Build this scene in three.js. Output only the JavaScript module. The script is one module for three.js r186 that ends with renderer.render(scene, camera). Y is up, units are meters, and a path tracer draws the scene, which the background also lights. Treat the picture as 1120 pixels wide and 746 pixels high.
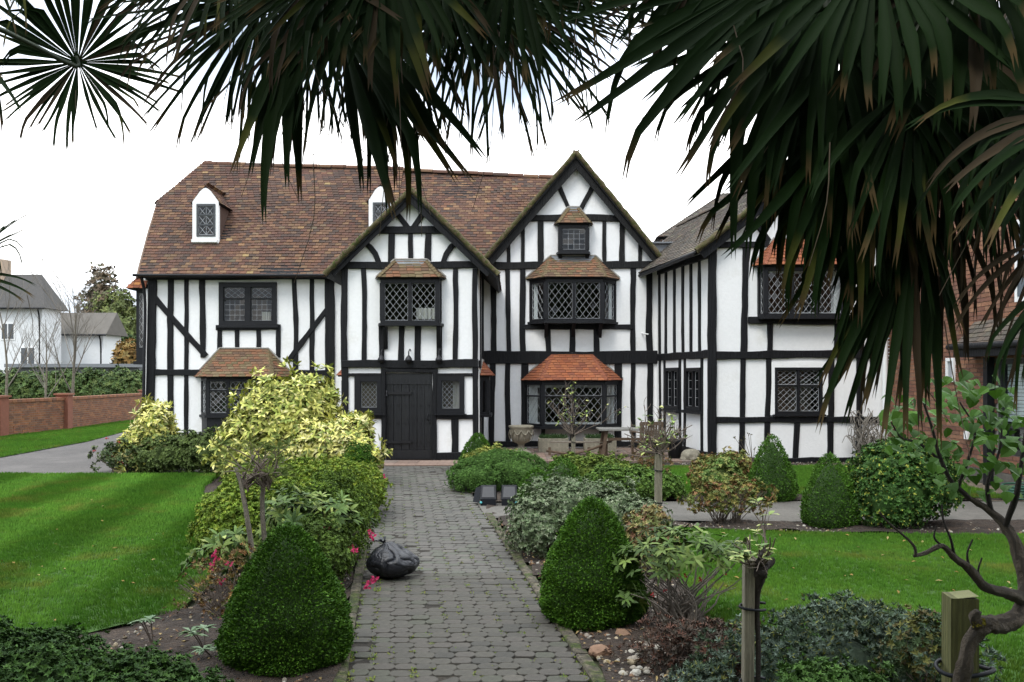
import * as THREE from 'three';
import { mergeGeometries } from 'three/addons/utils/BufferGeometryUtils.js';

// ---------------------------------------------------------------- camera, sky, sun, exposure
const V3 = THREE.Vector3, F = 900, CX = 560, HY = 413, EYE = 1.8;
const scene = new THREE.Scene();
const camera = new THREE.PerspectiveCamera(2 * Math.atan(413 / F) * 180 / Math.PI, 1120 / 826, 0.05, 1500);
camera.position.set(0, EYE, 0);
camera.setViewOffset(1120, 826, 0, 0, 1120, 746);          // level camera, lens shifted up: verticals stay upright
camera.lookAt(0, EYE, -10);
const renderer = new THREE.WebGLRenderer({ antialias: true });
renderer.toneMapping = THREE.LinearToneMapping;
renderer.toneMappingExposure = 1.5;
renderer.shadowMap.enabled = true;

function rng(seed) { let s = seed | 0; return () => { s = (s + 0x6d2b79f5) | 0; let t = Math.imul(s ^ (s >>> 15), 1 | s); t = (t + Math.imul(t ^ (t >>> 7), 61 | t)) ^ t; return ((t ^ (t >>> 14)) >>> 0) / 4294967296; }; }
const hash = (x, y, z) => { let h = Math.imul(x | 0, 374761393) ^ Math.imul(y | 0, 668265263) ^ Math.imul(z | 0, 2147483647 - 1274126177); h = Math.imul(h ^ (h >>> 13), 1274126177); return ((h ^ (h >>> 16)) >>> 0) / 4294967296; };
const sm = (t) => t * t * (3 - 2 * t), lerp = (a, b, t) => a + (b - a) * t, clamp = (x, a, b) => Math.min(b, Math.max(a, x));
function vn(x, y, z, p = 0) {                               // value noise 0..1, period p when given
  const i = Math.floor(x), j = Math.floor(y), k = Math.floor(z), u = sm(x - i), v = sm(y - j), w = sm(z - k);
  const m = (a) => p ? ((a % p) + p) % p : a, h = (a, b, c) => hash(m(i + a), m(j + b), k + c);
  return lerp(lerp(lerp(h(0, 0, 0), h(1, 0, 0), u), lerp(h(0, 1, 0), h(1, 1, 0), u), v), lerp(lerp(h(0, 0, 1), h(1, 0, 1), u), lerp(h(0, 1, 1), h(1, 1, 1), u), v), w);
}
function fbm(x, y, z, oct = 4, p = 0) { let s = 0, a = 0.5, n = 0; for (let o = 0; o < oct; o++) { s += a * vn(x, y, z + o * 7.3, p); n += a; a *= 0.5; x *= 2; y *= 2; p *= 2; } return s / n; }

{ // overcast sky: brighter towards the zenith, loose grey-white cloud
  const W = 1024, H = 512, d = new Float32Array(W * H * 4);
  for (let y = 0; y < H; y++) for (let x = 0; x < W; x++) {
    const el = ((y + 0.5) / H - 0.5) * Math.PI, az = (x + 0.5) / W * 2 * Math.PI, s = Math.max(0, Math.sin(el));
    const q = 3.2 * Math.cos(el), c = fbm(q * Math.cos(az) + 20, q * Math.sin(az) + 20, 3.2 * Math.sin(el) * 2.5 + 5, 5);
    const t = clamp(Math.max((c - 0.405) * 4.6, 0.62 - 2.2 * Math.max(0, el)), 0, 1), L = 3.3 * (1 + 2 * s) / 3 * lerp(0.36, 1.12, t), o = (y * W + x) * 4;   // cloud with thin blue openings, hazier low down
    d[o] = L * lerp(0.74, 1.0, t); d[o + 1] = L * lerp(0.89, 1.0, t); d[o + 2] = L * lerp(1.1, 0.99, t); d[o + 3] = 1;
    if (el < -0.02) { d[o] = 0.16; d[o + 1] = 0.17; d[o + 2] = 0.14; }
  }
  const t = new THREE.DataTexture(d, W, H, THREE.RGBAFormat, THREE.FloatType);
  t.mapping = THREE.EquirectangularReflectionMapping; t.magFilter = THREE.LinearFilter; t.needsUpdate = true;
  scene.background = t; scene.environment = t;
}
const sun = new THREE.DirectionalLight(new THREE.Color(1, 0.965, 0.9), 1.5);
sun.position.set(-8, 20, 1); sun.target.position.set(0, 0, -12); sun.castShadow = true; sun.shadow.radius = 40;
Object.assign(sun.shadow.camera, { left: -30, right: 30, top: 30, bottom: -30, near: 1, far: 90 }); sun.shadow.mapSize.set(4096, 4096);
scene.add(sun, sun.target);

// ---------------------------------------------------------------- helpers
const at = (px, py, d) => new V3((px - CX) * d / F, EYE + (HY - py) * d / F, -d);
const gd = (py) => F * EYE / (py - HY);                    // depth of a ground point seen at row py
const gp = (px, py) => { const d = gd(py); return new V3((px - CX) * d / F, 0, -d); };
const UP = new V3(0, 1, 0), v3 = (x, y, z) => new V3(x, y, z);
const used = new Map(), origin = new WeakMap();
function numbered(n) { const k = used.get(n) ?? 0; used.set(n, k + 1); return k ? n + '_' + String(k).padStart(3, '0') : n; }
const orig = (o) => origin.get(o) ?? new V3();
function tag(o, label, category, group) { o.userData.label = label; o.userData.category = category; if (group) o.userData.group = group; return o; }
function thing(name, label, category, pos = new V3(), group) { const o = new THREE.Group(); o.name = numbered(name); o.position.copy(pos); origin.set(o, pos.clone()); scene.add(o); return tag(o, label, category, group); }
function setting(name, geo, mat) { const o = geo ? new THREE.Mesh(geo, mat) : new THREE.Group(); o.name = numbered(name); o.userData.kind = 'structure'; scene.add(o); return shade(o); }
function shade(o) { o.castShadow = o.receiveShadow = true; return o; }
function part(parent, name, geo, mat, kind) {              // geometry in world axes, moved to its thing's origin
  const w = orig(parent); if (geo && (w.x || w.y || w.z)) geo.translate(-w.x, -w.y, -w.z);
  const o = geo ? new THREE.Mesh(geo, mat) : new THREE.Group(); o.name = name; origin.set(o, w); parent.add(o);
  if (kind) o.userData.kind = kind; return shade(o);
}
function local(parent, name, geo, mat, kind) { const o = new THREE.Mesh(geo, mat); o.name = name; parent.add(o); if (kind) o.userData.kind = kind; return shade(o); }   // geometry already in the parent's axes

class MB {                                                   // collects faces into one geometry
  constructor() { this.p = []; this.c = []; this.i = []; this.n = 0; }
  v(p, c) { this.p.push(p.x, p.y, p.z); if (c) this.c.push(c[0], c[1], c[2]); else this.c.push(1, 1, 1); return this.n++; }
  quad(a, b, c, d, col) { const k = this.v(a, col); this.v(b, col); this.v(c, col); this.v(d, col); this.i.push(k, k + 1, k + 2, k, k + 2, k + 3); }
  tri(a, b, c, col) { const k = this.v(a, col); this.v(b, col); this.v(c, col); this.i.push(k, k + 1, k + 2); }
  poly(pts, col) { const k = this.n; for (const p of pts) this.v(p, col); for (let j = 1; j < pts.length - 1; j++) this.i.push(k, k + j, k + j + 1); }
  box(c, a, b, d, col, open) {                               // half vectors a, b, d (right-handed); open leaves out the -d face
    const q = (x, y, z) => c.clone().addScaledVector(a, x).addScaledVector(b, y).addScaledVector(d, z);
    const P = [q(-1, -1, -1), q(1, -1, -1), q(1, 1, -1), q(-1, 1, -1), q(-1, -1, 1), q(1, -1, 1), q(1, 1, 1), q(-1, 1, 1)];
    this.quad(P[4], P[5], P[6], P[7], col); if (!open) this.quad(P[1], P[0], P[3], P[2], col);
    this.quad(P[0], P[4], P[7], P[3], col); this.quad(P[5], P[1], P[2], P[6], col); this.quad(P[7], P[6], P[2], P[3], col); this.quad(P[0], P[1], P[5], P[4], col);
  }
  abox(x0, x1, y0, y1, z0, z1, col) { this.box(v3((x0 + x1) / 2, (y0 + y1) / 2, (z0 + z1) / 2), v3((x1 - x0) / 2, 0, 0), v3(0, (y1 - y0) / 2, 0), v3(0, 0, (z1 - z0) / 2), col); }
  leaf(p, d, n, len, wid, col, tip) {                        // a folded leaf: base, two shoulders, tip
    const s = _s.crossVectors(d, n).normalize(), m = len * 0.45, f = wid * 0.22, k = this.n;
    this.v(p, col);
    this.v(_a.set(p.x + d.x * m + s.x * wid / 2 + n.x * f, p.y + d.y * m + s.y * wid / 2 + n.y * f, p.z + d.z * m + s.z * wid / 2 + n.z * f), col);
    this.v(_a.set(p.x + d.x * len - n.x * f, p.y + d.y * len - n.y * f, p.z + d.z * len - n.z * f), tip ?? col);
    this.v(_a.set(p.x + d.x * m - s.x * wid / 2 + n.x * f, p.y + d.y * m - s.y * wid / 2 + n.y * f, p.z + d.z * m - s.z * wid / 2 + n.z * f), col);
    this.i.push(k, k + 1, k + 2, k, k + 2, k + 3);
  }
  leaf6(p, d, n, len, wid, col, tip) {                       // a broader leaf, arched along its length
    const s = _s.crossVectors(d, n).normalize(), k = this.n, q = (a, w, h, c) => this.v(_a.set(p.x + d.x * len * a + s.x * wid * w + n.x * len * h, p.y + d.y * len * a + s.y * wid * w + n.y * len * h, p.z + d.z * len * a + s.z * wid * w + n.z * len * h), c);
    q(0, 0, 0, col); q(0.3, 0.44, 0.07, col); q(0.3, -0.44, 0.07, col); q(0.68, 0.4, 0.05, tip ?? col); q(0.68, -0.4, 0.05, tip ?? col); q(1, 0, -0.06, tip ?? col);
    this.i.push(k, k + 1, k + 2, k + 1, k + 3, k + 2, k + 2, k + 3, k + 4, k + 3, k + 5, k + 4);
  }
  geo() {
    const g = new THREE.BufferGeometry(), P = new Float32Array(this.p);
    g.setAttribute('position', new THREE.BufferAttribute(P, 3)); g.setAttribute('color', new THREE.BufferAttribute(new Float32Array(this.c), 3));
    g.setIndex(this.i); g.computeVertexNormals();
    const N = g.attributes.normal.array, uv = new Float32Array(this.n * 2);
    for (let k = 0; k < this.n; k++) {
      const x = P[3 * k], y = P[3 * k + 1], z = P[3 * k + 2], a = Math.abs(N[3 * k]), b = Math.abs(N[3 * k + 1]), c = Math.abs(N[3 * k + 2]);
      if (b >= a && b >= c) { uv[2 * k] = x; uv[2 * k + 1] = z; } else if (a >= c) { uv[2 * k] = z; uv[2 * k + 1] = y; } else { uv[2 * k] = x; uv[2 * k + 1] = y; }
    }
    g.setAttribute('uv', new THREE.BufferAttribute(uv, 2)); return g;
  }
}
const _a = new V3(), _s = new V3();
function tubeInto(mb, pts, radii, { seg = 0, rad = 7, rough = 0, col, seed = 1, cap = true } = {}) {   // tapered limb through points
  const cur = new THREE.CatmullRomCurve3(pts), n = seg || Math.max(3, (pts.length - 1) * 4); let side = null; const rings = [];
  for (let s = 0; s <= n; s++) {
    const t = s / n, p = cur.getPoint(t), T = cur.getTangent(t);
    if (!side) side = new V3().crossVectors(T, Math.abs(T.y) < 0.9 ? UP : v3(1, 0, 0)).normalize();
    side.addScaledVector(T, -side.dot(T)).normalize();
    const b = new V3().crossVectors(T, side), f = t * (radii.length - 1), k = Math.min(radii.length - 2, Math.floor(f)), r0 = lerp(radii[k], radii[k + 1], f - k), ring = [];
    for (let j = 0; j < rad; j++) {
      const a = j / rad * 2 * Math.PI, r = r0 * (1 + rough * (vn(p.x * 40 + Math.cos(a) * 3, p.y * 25, p.z * 40 + Math.sin(a) * 3 + seed) - 0.5) * 2);
      ring.push(mb.v(p.clone().addScaledVector(side, Math.cos(a) * r).addScaledVector(b, Math.sin(a) * r), col));
    }
    rings.push(ring);
  }
  for (let s = 0; s < n; s++) for (let j = 0; j < rad; j++) { const A = rings[s], B = rings[s + 1], k = (j + 1) % rad; mb.i.push(A[j], A[k], B[k], A[j], B[k], B[j]); }
  if (cap) for (const R of [rings[0], rings[n]]) for (let j = 1; j < rad - 1; j++) mb.i.push(R[0], R[j], R[j + 1]);
}
const tube = (pts, radii, o) => { const m = new MB(); tubeInto(m, pts, radii, o); return m.geo(); };
function sphereDir(r) { const z = 2 * r() - 1, a = 2 * Math.PI * r(), s = Math.sqrt(1 - z * z); return v3(s * Math.cos(a), z, s * Math.sin(a)); }
function inPoly(x, z, P) { let c = false; for (let i = 0, j = P.length - 1; i < P.length; j = i++) if ((P[i][1] > z) !== (P[j][1] > z) && x < (P[j][0] - P[i][0]) * (z - P[i][1]) / (P[j][1] - P[i][1]) + P[i][0]) c = !c; return c; }

// ---------------------------------------------------------------- materials
function tex(fn, size = 512, srgb = true) {
  const d = new Uint8Array(size * size * 4);
  for (let y = 0; y < size; y++) for (let x = 0; x < size; x++) { const c = fn(x / size, y / size), o = (y * size + x) * 4; for (let k = 0; k < 3; k++) d[o + k] = clamp((c.length ? c[k] : c) * 255, 0, 255); d[o + 3] = 255; }
  const t = new THREE.DataTexture(d, size, size); t.wrapS = t.wrapT = THREE.RepeatWrapping; t.magFilter = THREE.LinearFilter; if (srgb) t.colorSpace = THREE.SRGBColorSpace; t.needsUpdate = true; return t;
}
const rep = (t, x, y = x) => { const c = t.clone(); c.repeat.set(x, y); c.needsUpdate = true; return c; };
const nz = (u, v, p, o = 4, z = 0) => fbm(u * p, v * p, z, o, p);
const tFine = tex((u, v) => { const a = nz(u, v, 48, 3), b = nz(u, v, 5, 4, 9); return 0.72 + 0.28 * (0.6 * a + 0.4 * b); });
const tPatch = tex((u, v) => { const a = nz(u, v, 6, 5), b = nz(u, v, 60, 2, 3), k = 0.62 + 0.38 * (0.65 * a + 0.35 * b); return [k, k * 0.99, k * 0.965]; });
const bFine = tex((u, v) => 0.5 * nz(u, v, 64, 3) + 0.5 * nz(u, v, 12, 3, 4), 512, false);
const bPlaster = tex((u, v) => 0.35 * nz(u, v, 90, 2) + 0.65 * nz(u, v, 6, 4, 4), 512, false);
const tPlaster = tex((u, v) => { const a = nz(u, v, 5, 5, 2), b = nz(u, v, 50, 2, 1), st = clamp((a - 0.56) * 4, 0, 1) * b; return [0.985 - 0.05 * st - 0.03 * b, 0.985 - 0.055 * st - 0.03 * b, 0.98 - 0.075 * st - 0.03 * b]; });
const bGrain = tex((u, v) => { const w = u * 36 + 2.2 * nz(u, v, 3, 3); return 0.6 * vn(w, v * 3, 1, 0) * 1 + 0.4 * nz(u, v, 40, 2, 8); }, 512, false);
const tGrain = tex((u, v) => { const w = u * 30 + 1.8 * nz(u, v, 3, 3), g = vn(w, v * 4, 2); return 0.62 + 0.38 * (0.7 * g + 0.3 * nz(u, v, 30, 2)); });
const tSoil = tex((u, v) => { const a = nz(u, v, 24, 4), b = nz(u, v, 4, 4, 6), k = 0.35 + 0.5 * a + 0.25 * b; return [k, k * 0.93, k * 0.86]; });
const tMoss = tex((u, v) => { const a = nz(u, v, 9, 5), m = clamp((a - 0.42) * 5, 0, 1), b = 0.7 + 0.6 * (nz(u, v, 40, 2, 5) - 0.5); return [lerp(0.66, 0.42, m) * b, lerp(0.61, 0.50, m) * b, lerp(0.53, 0.16, m) * b]; });
function M(r, g, b, o = {}) { const { phys, ...q } = o, m = new (phys ? THREE.MeshPhysicalMaterial : THREE.MeshStandardMaterial)({ roughness: 0.8, side: THREE.DoubleSide, ...q }); m.color.setRGB(r, g, b); return m; }
const mat = {
  plaster: M(0.88, 0.88, 0.88, { map: rep(tPlaster, 0.45), bumpMap: rep(bPlaster, 0.5), bumpScale: 0.005, roughness: 0.9 }),
  timber: M(0.009, 0.0095, 0.0115, { phys: 1, specularIntensity: 0.5, map: rep(tGrain, 2.2, 0.8), bumpMap: rep(bGrain, 2.2, 0.7), bumpScale: 0.012, roughness: 0.62 }),
  timberWorn: M(0.02, 0.02, 0.02, { phys: 1, specularIntensity: 0.5, map: rep(tGrain, 2.2, 0.8), bumpMap: rep(bGrain, 2.2, 0.7), bumpScale: 0.014, roughness: 0.8 }),
  frame: M(0.0095, 0.01, 0.012, { phys: 1, specularIntensity: 0.5, bumpMap: rep(bGrain, 3, 1), bumpScale: 0.004, roughness: 0.5 }),
  lead: M(0.4, 0.41, 0.42, { roughness: 0.6, metalness: 0.2 }),
  leadSheet: M(0.22, 0.235, 0.25, { map: rep(tFine, 1.5), bumpMap: rep(bFine, 1), bumpScale: 0.006, roughness: 0.55, metalness: 0.15 }),
  glass: M(0.82, 0.86, 0.86, { phys: 1, transmission: 1, thickness: 0, roughness: 0.03, ior: 1.5 }),
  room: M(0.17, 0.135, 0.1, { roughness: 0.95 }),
  curtain: M(0.55, 0.53, 0.48, { roughness: 0.95 }),
  tile: M(1, 1, 1, { vertexColors: true, map: rep(tFine, 3), bumpMap: rep(bFine, 2.5), bumpScale: 0.006, roughness: 0.88 }),
  mortar: M(0.42, 0.40, 0.36, { map: rep(tFine, 2), roughness: 0.95 }),
  brickMix: M(1, 1, 1, { vertexColors: true, map: rep(tFine, 3), bumpMap: rep(bFine, 3), bumpScale: 0.004, roughness: 0.9 }),
  soil: M(0.068, 0.053, 0.041, { map: rep(tSoil, 0.9), bumpMap: rep(bFine, 1.2), bumpScale: 0.06, roughness: 1 }),
  paver: M(1, 1, 1, { vertexColors: true, map: rep(tFine, 4), bumpMap: rep(bFine, 4), bumpScale: 0.004, roughness: 0.9 }),
  joint: M(0.045, 0.042, 0.032, { map: rep(tSoil, 3), bumpMap: rep(bFine, 6), bumpScale: 0.01, roughness: 1 }),
  asphalt: M(0.14, 0.13, 0.127, { map: rep(tPatch, 0.35), bumpMap: rep(bFine, 3), bumpScale: 0.006, roughness: 0.95 }),
  concrete: M(0.17, 0.16, 0.145, { map: rep(tPatch, 0.6), bumpMap: rep(bFine, 2), bumpScale: 0.006, roughness: 0.93 }),
  kerb: M(0.4, 0.4, 0.36, { map: rep(tMoss, 1.3), bumpMap: rep(bFine, 3), bumpScale: 0.016, roughness: 0.95 }),
  slab: M(1, 1, 1, { vertexColors: true, map: rep(tPatch, 0.9), bumpMap: rep(bFine, 2), bumpScale: 0.004, roughness: 0.9 }),
  lawn: M(0.066, 0.17, 0.016, { map: rep(tPatch, 0.5), bumpMap: rep(bFine, 5), bumpScale: 0.02, roughness: 1 }),
  leaf: M(1, 1, 1, { phys: 1, vertexColors: true, roughness: 0.6, specularIntensity: 0.4 }),
  leafDull: M(1, 1, 1, { phys: 1, vertexColors: true, roughness: 0.85, specularIntensity: 0.25 }),
  leafThin: M(1, 1, 1, { phys: 1, vertexColors: true, roughness: 0.7, specularIntensity: 0.4, transmission: 0.35, thickness: 0 }),
  palm: M(1, 1, 1, { phys: 1, vertexColors: true, roughness: 0.62, specularIntensity: 0.13 }),
  bark: M(0.12, 0.095, 0.07, { map: rep(tPatch, 5), bumpMap: rep(bFine, 8), bumpScale: 0.012, roughness: 0.95 }),
  barkDark: M(0.05, 0.038, 0.03, { map: rep(tPatch, 6), bumpMap: rep(bFine, 8), bumpScale: 0.012, roughness: 0.95 }),
  barkPale: M(0.27, 0.24, 0.19, { map: rep(tPatch, 5), bumpMap: rep(bFine, 8), bumpScale: 0.01, roughness: 0.95 }),
  twig: M(0.11, 0.085, 0.065, { roughness: 0.9 }),
  stake: M(0.30, 0.27, 0.19, { map: rep(tGrain, 6, 1.2), bumpMap: rep(bGrain, 6, 1.2), bumpScale: 0.006, roughness: 0.9 }),
  postGreen: M(0.15, 0.15, 0.045, { map: rep(tGrain, 5, 1), bumpMap: rep(bGrain, 5, 1), bumpScale: 0.006, roughness: 0.85 }),
  bag: M(0.013, 0.014, 0.018, { roughness: 0.33, bumpMap: rep(bPlaster, 3), bumpScale: 0.004 }),
  blackPlastic: M(0.011, 0.012, 0.015, { phys: 1, specularIntensity: 0.4, roughness: 0.5 }),
  stone: M(0.42, 0.39, 0.31, { map: rep(tPatch, 4), bumpMap: rep(bFine, 6), bumpScale: 0.01, roughness: 0.9 }),
  teak: M(0.16, 0.105, 0.065, { map: rep(tGrain, 8, 2), roughness: 0.8 }),
  iron: M(0.02, 0.02, 0.022, { roughness: 0.5, metalness: 0.5 }),
  white: M(0.78, 0.78, 0.77, { roughness: 0.55 }),
  pink: M(0.55, 0.035, 0.13, { roughness: 0.6 }),
  red: M(0.42, 0.03, 0.04, { roughness: 0.6 }),
  petal: M(0.75, 0.7, 0.5, { roughness: 0.6 }),
  slate: M(0.10, 0.095, 0.09, { map: rep(tFine, 2), bumpMap: rep(bFine, 2), bumpScale: 0.01, roughness: 0.85 }),
};

// ---------------------------------------------------------------- planes that walls lie in
const plane = (o, n) => { n = n.clone().normalize(); return { o, n, u: new V3().crossVectors(UP, n).normalize() }; };
const front = (d) => plane(v3(0, 0, -d), v3(0, 0, 1));
const P3 = (pl, U, V, N = 0) => v3(pl.o.x + pl.u.x * U + pl.n.x * N, V, pl.o.z + pl.u.z * U + pl.n.z * N);
function uv(pl, px, py) { const d = v3((px - CX) / F, (HY - py) / F, -1), e = v3(0, EYE, 0), t = pl.n.dot(pl.o.clone().sub(e).setY(0)) / pl.n.dot(d); const p = e.addScaledVector(d, t); return [p.clone().sub(pl.o).dot(pl.u), p.y]; }
function toWorld(g, pl, N = 0) { const m = new THREE.Matrix4().makeBasis(pl.u, UP, pl.n).setPosition(pl.o.x + pl.n.x * N, 0, pl.o.z + pl.n.z * N); return g.applyMatrix4(m); }
function wallGeo(pl, poly, holes = [], thick = 0.16) {
  const s = new THREE.Shape(poly.map(([a, b]) => new THREE.Vector2(a, b)));
  for (const [a, b, c, d] of holes) s.holes.push(new THREE.Path([[a, b], [c, b], [c, d], [a, d]].map(([x, y]) => new THREE.Vector2(x, y))));
  return toWorld(new THREE.ExtrudeGeometry(s, { depth: thick, bevelEnabled: false }), pl, -thick);
}
const boxOn = (mb, pl, U0, U1, V0, V1, N0, N1, col) => mb.box(P3(pl, (U0 + U1) / 2, (V0 + V1) / 2, (N0 + N1) / 2), pl.u.clone().multiplyScalar((U1 - U0) / 2), v3(0, (V1 - V0) / 2, 0), pl.n.clone().multiplyScalar((N1 - N0) / 2), col);

// hand-hewn timber between two points of a plane
let tseed = 1;
function timberGeo(pl, a, b, w, proud = 0.045, bend = 0) {
  const mb = new MB(), s = ++tseed, du = b[0] - a[0], dv = b[1] - a[1], L = Math.hypot(du, dv), n = Math.max(3, Math.ceil(L / 0.28)), tu = du / L, tv = dv / L, rows = [];
  for (let k = 0; k <= n; k++) {
    const t = k / n, wob = Math.min(0.16 * w, 0.022), off = (vn(t * L * 0.9 + s * 9.1, 3, s) - 0.5) * wob * 1.6 + bend * Math.sin(Math.PI * t);
    const l = w / 2 + (vn(t * L * 3.1 + s * 5.3, 7, s) - 0.5) * wob, r = w / 2 + (vn(t * L * 3.1 + s * 3.7, 11, s) - 0.5) * wob, c = Math.min(0.012, w * 0.12), pn = proud + (vn(t * L * 2 + s, 17, s) - 0.5) * 0.008;
    const q = (x, nn) => P3(pl, a[0] + du * t - tv * (off + x), a[1] + dv * t + tu * (off + x), nn);
    rows.push([q(l, -0.03), q(l, pn - c), q(l - c, pn), q(-r + c, pn), q(-r, pn - c), q(-r, -0.03)]);
  }
  for (let k = 0; k < n; k++) for (let j = 0; j < 5; j++) mb.quad(rows[k][j], rows[k][j + 1], rows[k + 1][j + 1], rows[k + 1][j]);
  mb.poly(rows[0]); mb.poly([...rows[n]].reverse());
  return mb.geo();
}
function timberPx(house, pl, name, x0, y0, x1, y1, wpx, o = {}) {
  const a = uv(pl, x0, y0), b = uv(pl, x1, y1), s = Math.hypot(b[0] - a[0], b[1] - a[1]) / Math.hypot(x1 - x0, y1 - y0);
  return part(house, name, timberGeo(pl, a, b, wpx * (o.scale ?? s), o.proud, o.bend), o.worn ? mat.timberWorn : mat.timber);
}
const post = (h, pl, x, y0, y1, w, o = {}) => timberPx(h, pl, 'timber_post', x, y1, x + (o.lean ?? 0), y0, w, { proud: 0.04, ...o });
const rail = (h, pl, y, x0, x1, w, o = {}) => timberPx(h, pl, 'timber_rail', x0, y, x1, y + (o.drop ?? 0), w, { proud: 0.052, ...o });
const brace = (h, pl, x0, y0, x1, y1, w, o = {}) => timberPx(h, pl, 'timber_brace', x0, y0, x1, y1, w, { proud: 0.046, ...o });

// leaded light: panes and lead came inside a rectangle of a plane
function clipPoly(P, U0, V0, U1, V1) {
  const cut = (P, f, g) => { const o = []; P.forEach((a, i) => { const b = P[(i + 1) % P.length], x = f(a), y = f(b); if (x >= 0) o.push(a); if (x * y < 0) { const t = x / (x - y); o.push([lerp(a[0], b[0], t), lerp(a[1], b[1], t)]); } }); return o; };
  for (const f of [(p) => p[0] - U0, (p) => U1 - p[0], (p) => p[1] - V0, (p) => V1 - p[1]]) { P = cut(P, f); if (P.length < 3) return null; }
  return P;
}
let gseed = 50;
function light(win, pl, U0, V0, U1, V1, { kind = 'diamond', nx = 3, ny = 5, N = -0.02, came = 0.0085, casement = 0 } = {}) {
  const r = rng(++gseed), glass = new MB(), lead = new MB(), w = (U1 - U0) / nx, h = (V1 - V0) / ny;
  const strip = (a, b) => { const L = Math.hypot(b[0] - a[0], b[1] - a[1]); if (L < 0.02) return; const x = -(b[1] - a[1]) / L * came / 2, y = (b[0] - a[0]) / L * came / 2, q = (p, s, n) => P3(pl, p[0] + x * s, p[1] + y * s, N + n); lead.quad(q(a, 1, 0.004), q(b, 1, 0.004), q(b, 0, 0.009), q(a, 0, 0.009)); lead.quad(q(a, 0, 0.009), q(b, 0, 0.009), q(b, -1, 0.004), q(a, -1, 0.004)); };
  const pane = (P) => { const a = (r() - 0.5) * 0.05, b = (r() - 0.5) * 0.05, cx = P.reduce((s, p) => s + p[0], 0) / P.length, cy = P.reduce((s, p) => s + p[1], 0) / P.length; glass.poly(P.map((p) => P3(pl, p[0], p[1], N + (p[0] - cx) * a + (p[1] - cy) * b))); };
  if (kind === 'diamond') {
    for (let i = -1; i <= Math.ceil(nx) * 2 + 1; i++) for (let j = -1; j <= Math.ceil(ny) * 2 + 1; j++) if ((i + j) % 2 === 0) {
      const cx = U0 + i * w / 2, cy = V0 + j * h / 2, P = clipPoly([[cx - w / 2, cy], [cx, cy - h / 2], [cx + w / 2, cy], [cx, cy + h / 2]], U0, V0, U1, V1);
      if (P) { pane(P); }
    }
    for (let k = -Math.ceil(ny * 2 + nx); k <= Math.ceil(nx * 2 + ny); k++) for (const s of [1, -1]) {
      const P0 = [U0 + (k + 0.5) * w, s > 0 ? V0 : V1], len = ny + 1, q = (t) => [P0[0] + t * w, P0[1] + s * t * h];
      let t0 = Math.max(0, (U0 - P0[0]) / w), t1 = Math.min(ny, (U1 - P0[0]) / w); if (t1 > t0) strip(q(t0), q(t1));
    }
  } else {
    for (let i = 0; i < nx; i++) for (let j = 0; j < ny; j++) pane([[U0 + i * w, V0 + j * h], [U0 + (i + 1) * w, V0 + j * h], [U0 + (i + 1) * w, V0 + (j + 1) * h], [U0 + i * w, V0 + (j + 1) * h]]);
    for (let i = 1; i < nx; i++) strip([U0 + i * w, V0], [U0 + i * w, V1]);
    for (let j = 1; j < ny; j++) strip([U0, V0 + j * h], [U1, V0 + j * h]);
    if (kind === 'cross') for (let i = 0; i < nx; i++) for (let j = 0; j < ny; j++) { strip([U0 + i * w, V0 + j * h], [U0 + (i + 1) * w, V0 + (j + 1) * h]); strip([U0 + (i + 1) * w, V0 + j * h], [U0 + i * w, V0 + (j + 1) * h]); }
  }
  for (const [a, b] of [[[U0, V0], [U1, V0]], [[U1, V0], [U1, V1]], [[U1, V1], [U0, V1]], [[U0, V1], [U0, V0]]]) strip(a, b);
  part(win, 'pane', glass.geo(), mat.glass); part(win, 'leading', lead.geo(), mat.lead);
  if (casement) { const f = new MB(), c = casement; for (const [a, b, x, y] of [[U0 - c, U0, V0 - c, V1 + c], [U1, U1 + c, V0 - c, V1 + c], [U0, U1, V0 - c, V0], [U0, U1, V1, V1 + c]]) boxOn(f, pl, a, b, x, y, N - 0.02, N + 0.02); part(win, 'casement', f.geo(), mat.lead); }
}
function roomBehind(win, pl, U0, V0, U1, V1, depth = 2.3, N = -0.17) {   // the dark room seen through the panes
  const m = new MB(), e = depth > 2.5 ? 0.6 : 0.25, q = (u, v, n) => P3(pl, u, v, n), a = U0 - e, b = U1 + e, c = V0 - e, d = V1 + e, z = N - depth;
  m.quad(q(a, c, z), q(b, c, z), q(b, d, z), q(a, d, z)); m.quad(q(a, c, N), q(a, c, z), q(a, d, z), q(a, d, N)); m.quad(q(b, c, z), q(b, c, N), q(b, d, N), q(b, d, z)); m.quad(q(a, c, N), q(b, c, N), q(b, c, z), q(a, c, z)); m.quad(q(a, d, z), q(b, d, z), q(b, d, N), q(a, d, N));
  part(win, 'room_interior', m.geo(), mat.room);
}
function curtainAt(win, pl, U0, U1, V0, V1, N = -0.14) { const m = new MB(), n = 14; for (let k = 0; k < n; k++) { const z = (j) => N + 0.03 * Math.sin(j * 1.9), x = (j) => lerp(U0, U1, j / n); m.quad(P3(pl, x(k), V0, z(k)), P3(pl, x(k + 1), V0, z(k + 1)), P3(pl, x(k + 1), V1, z(k + 1)), P3(pl, x(k), V1, z(k))); } part(win, 'curtain', m.geo(), mat.curtain); }
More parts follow.
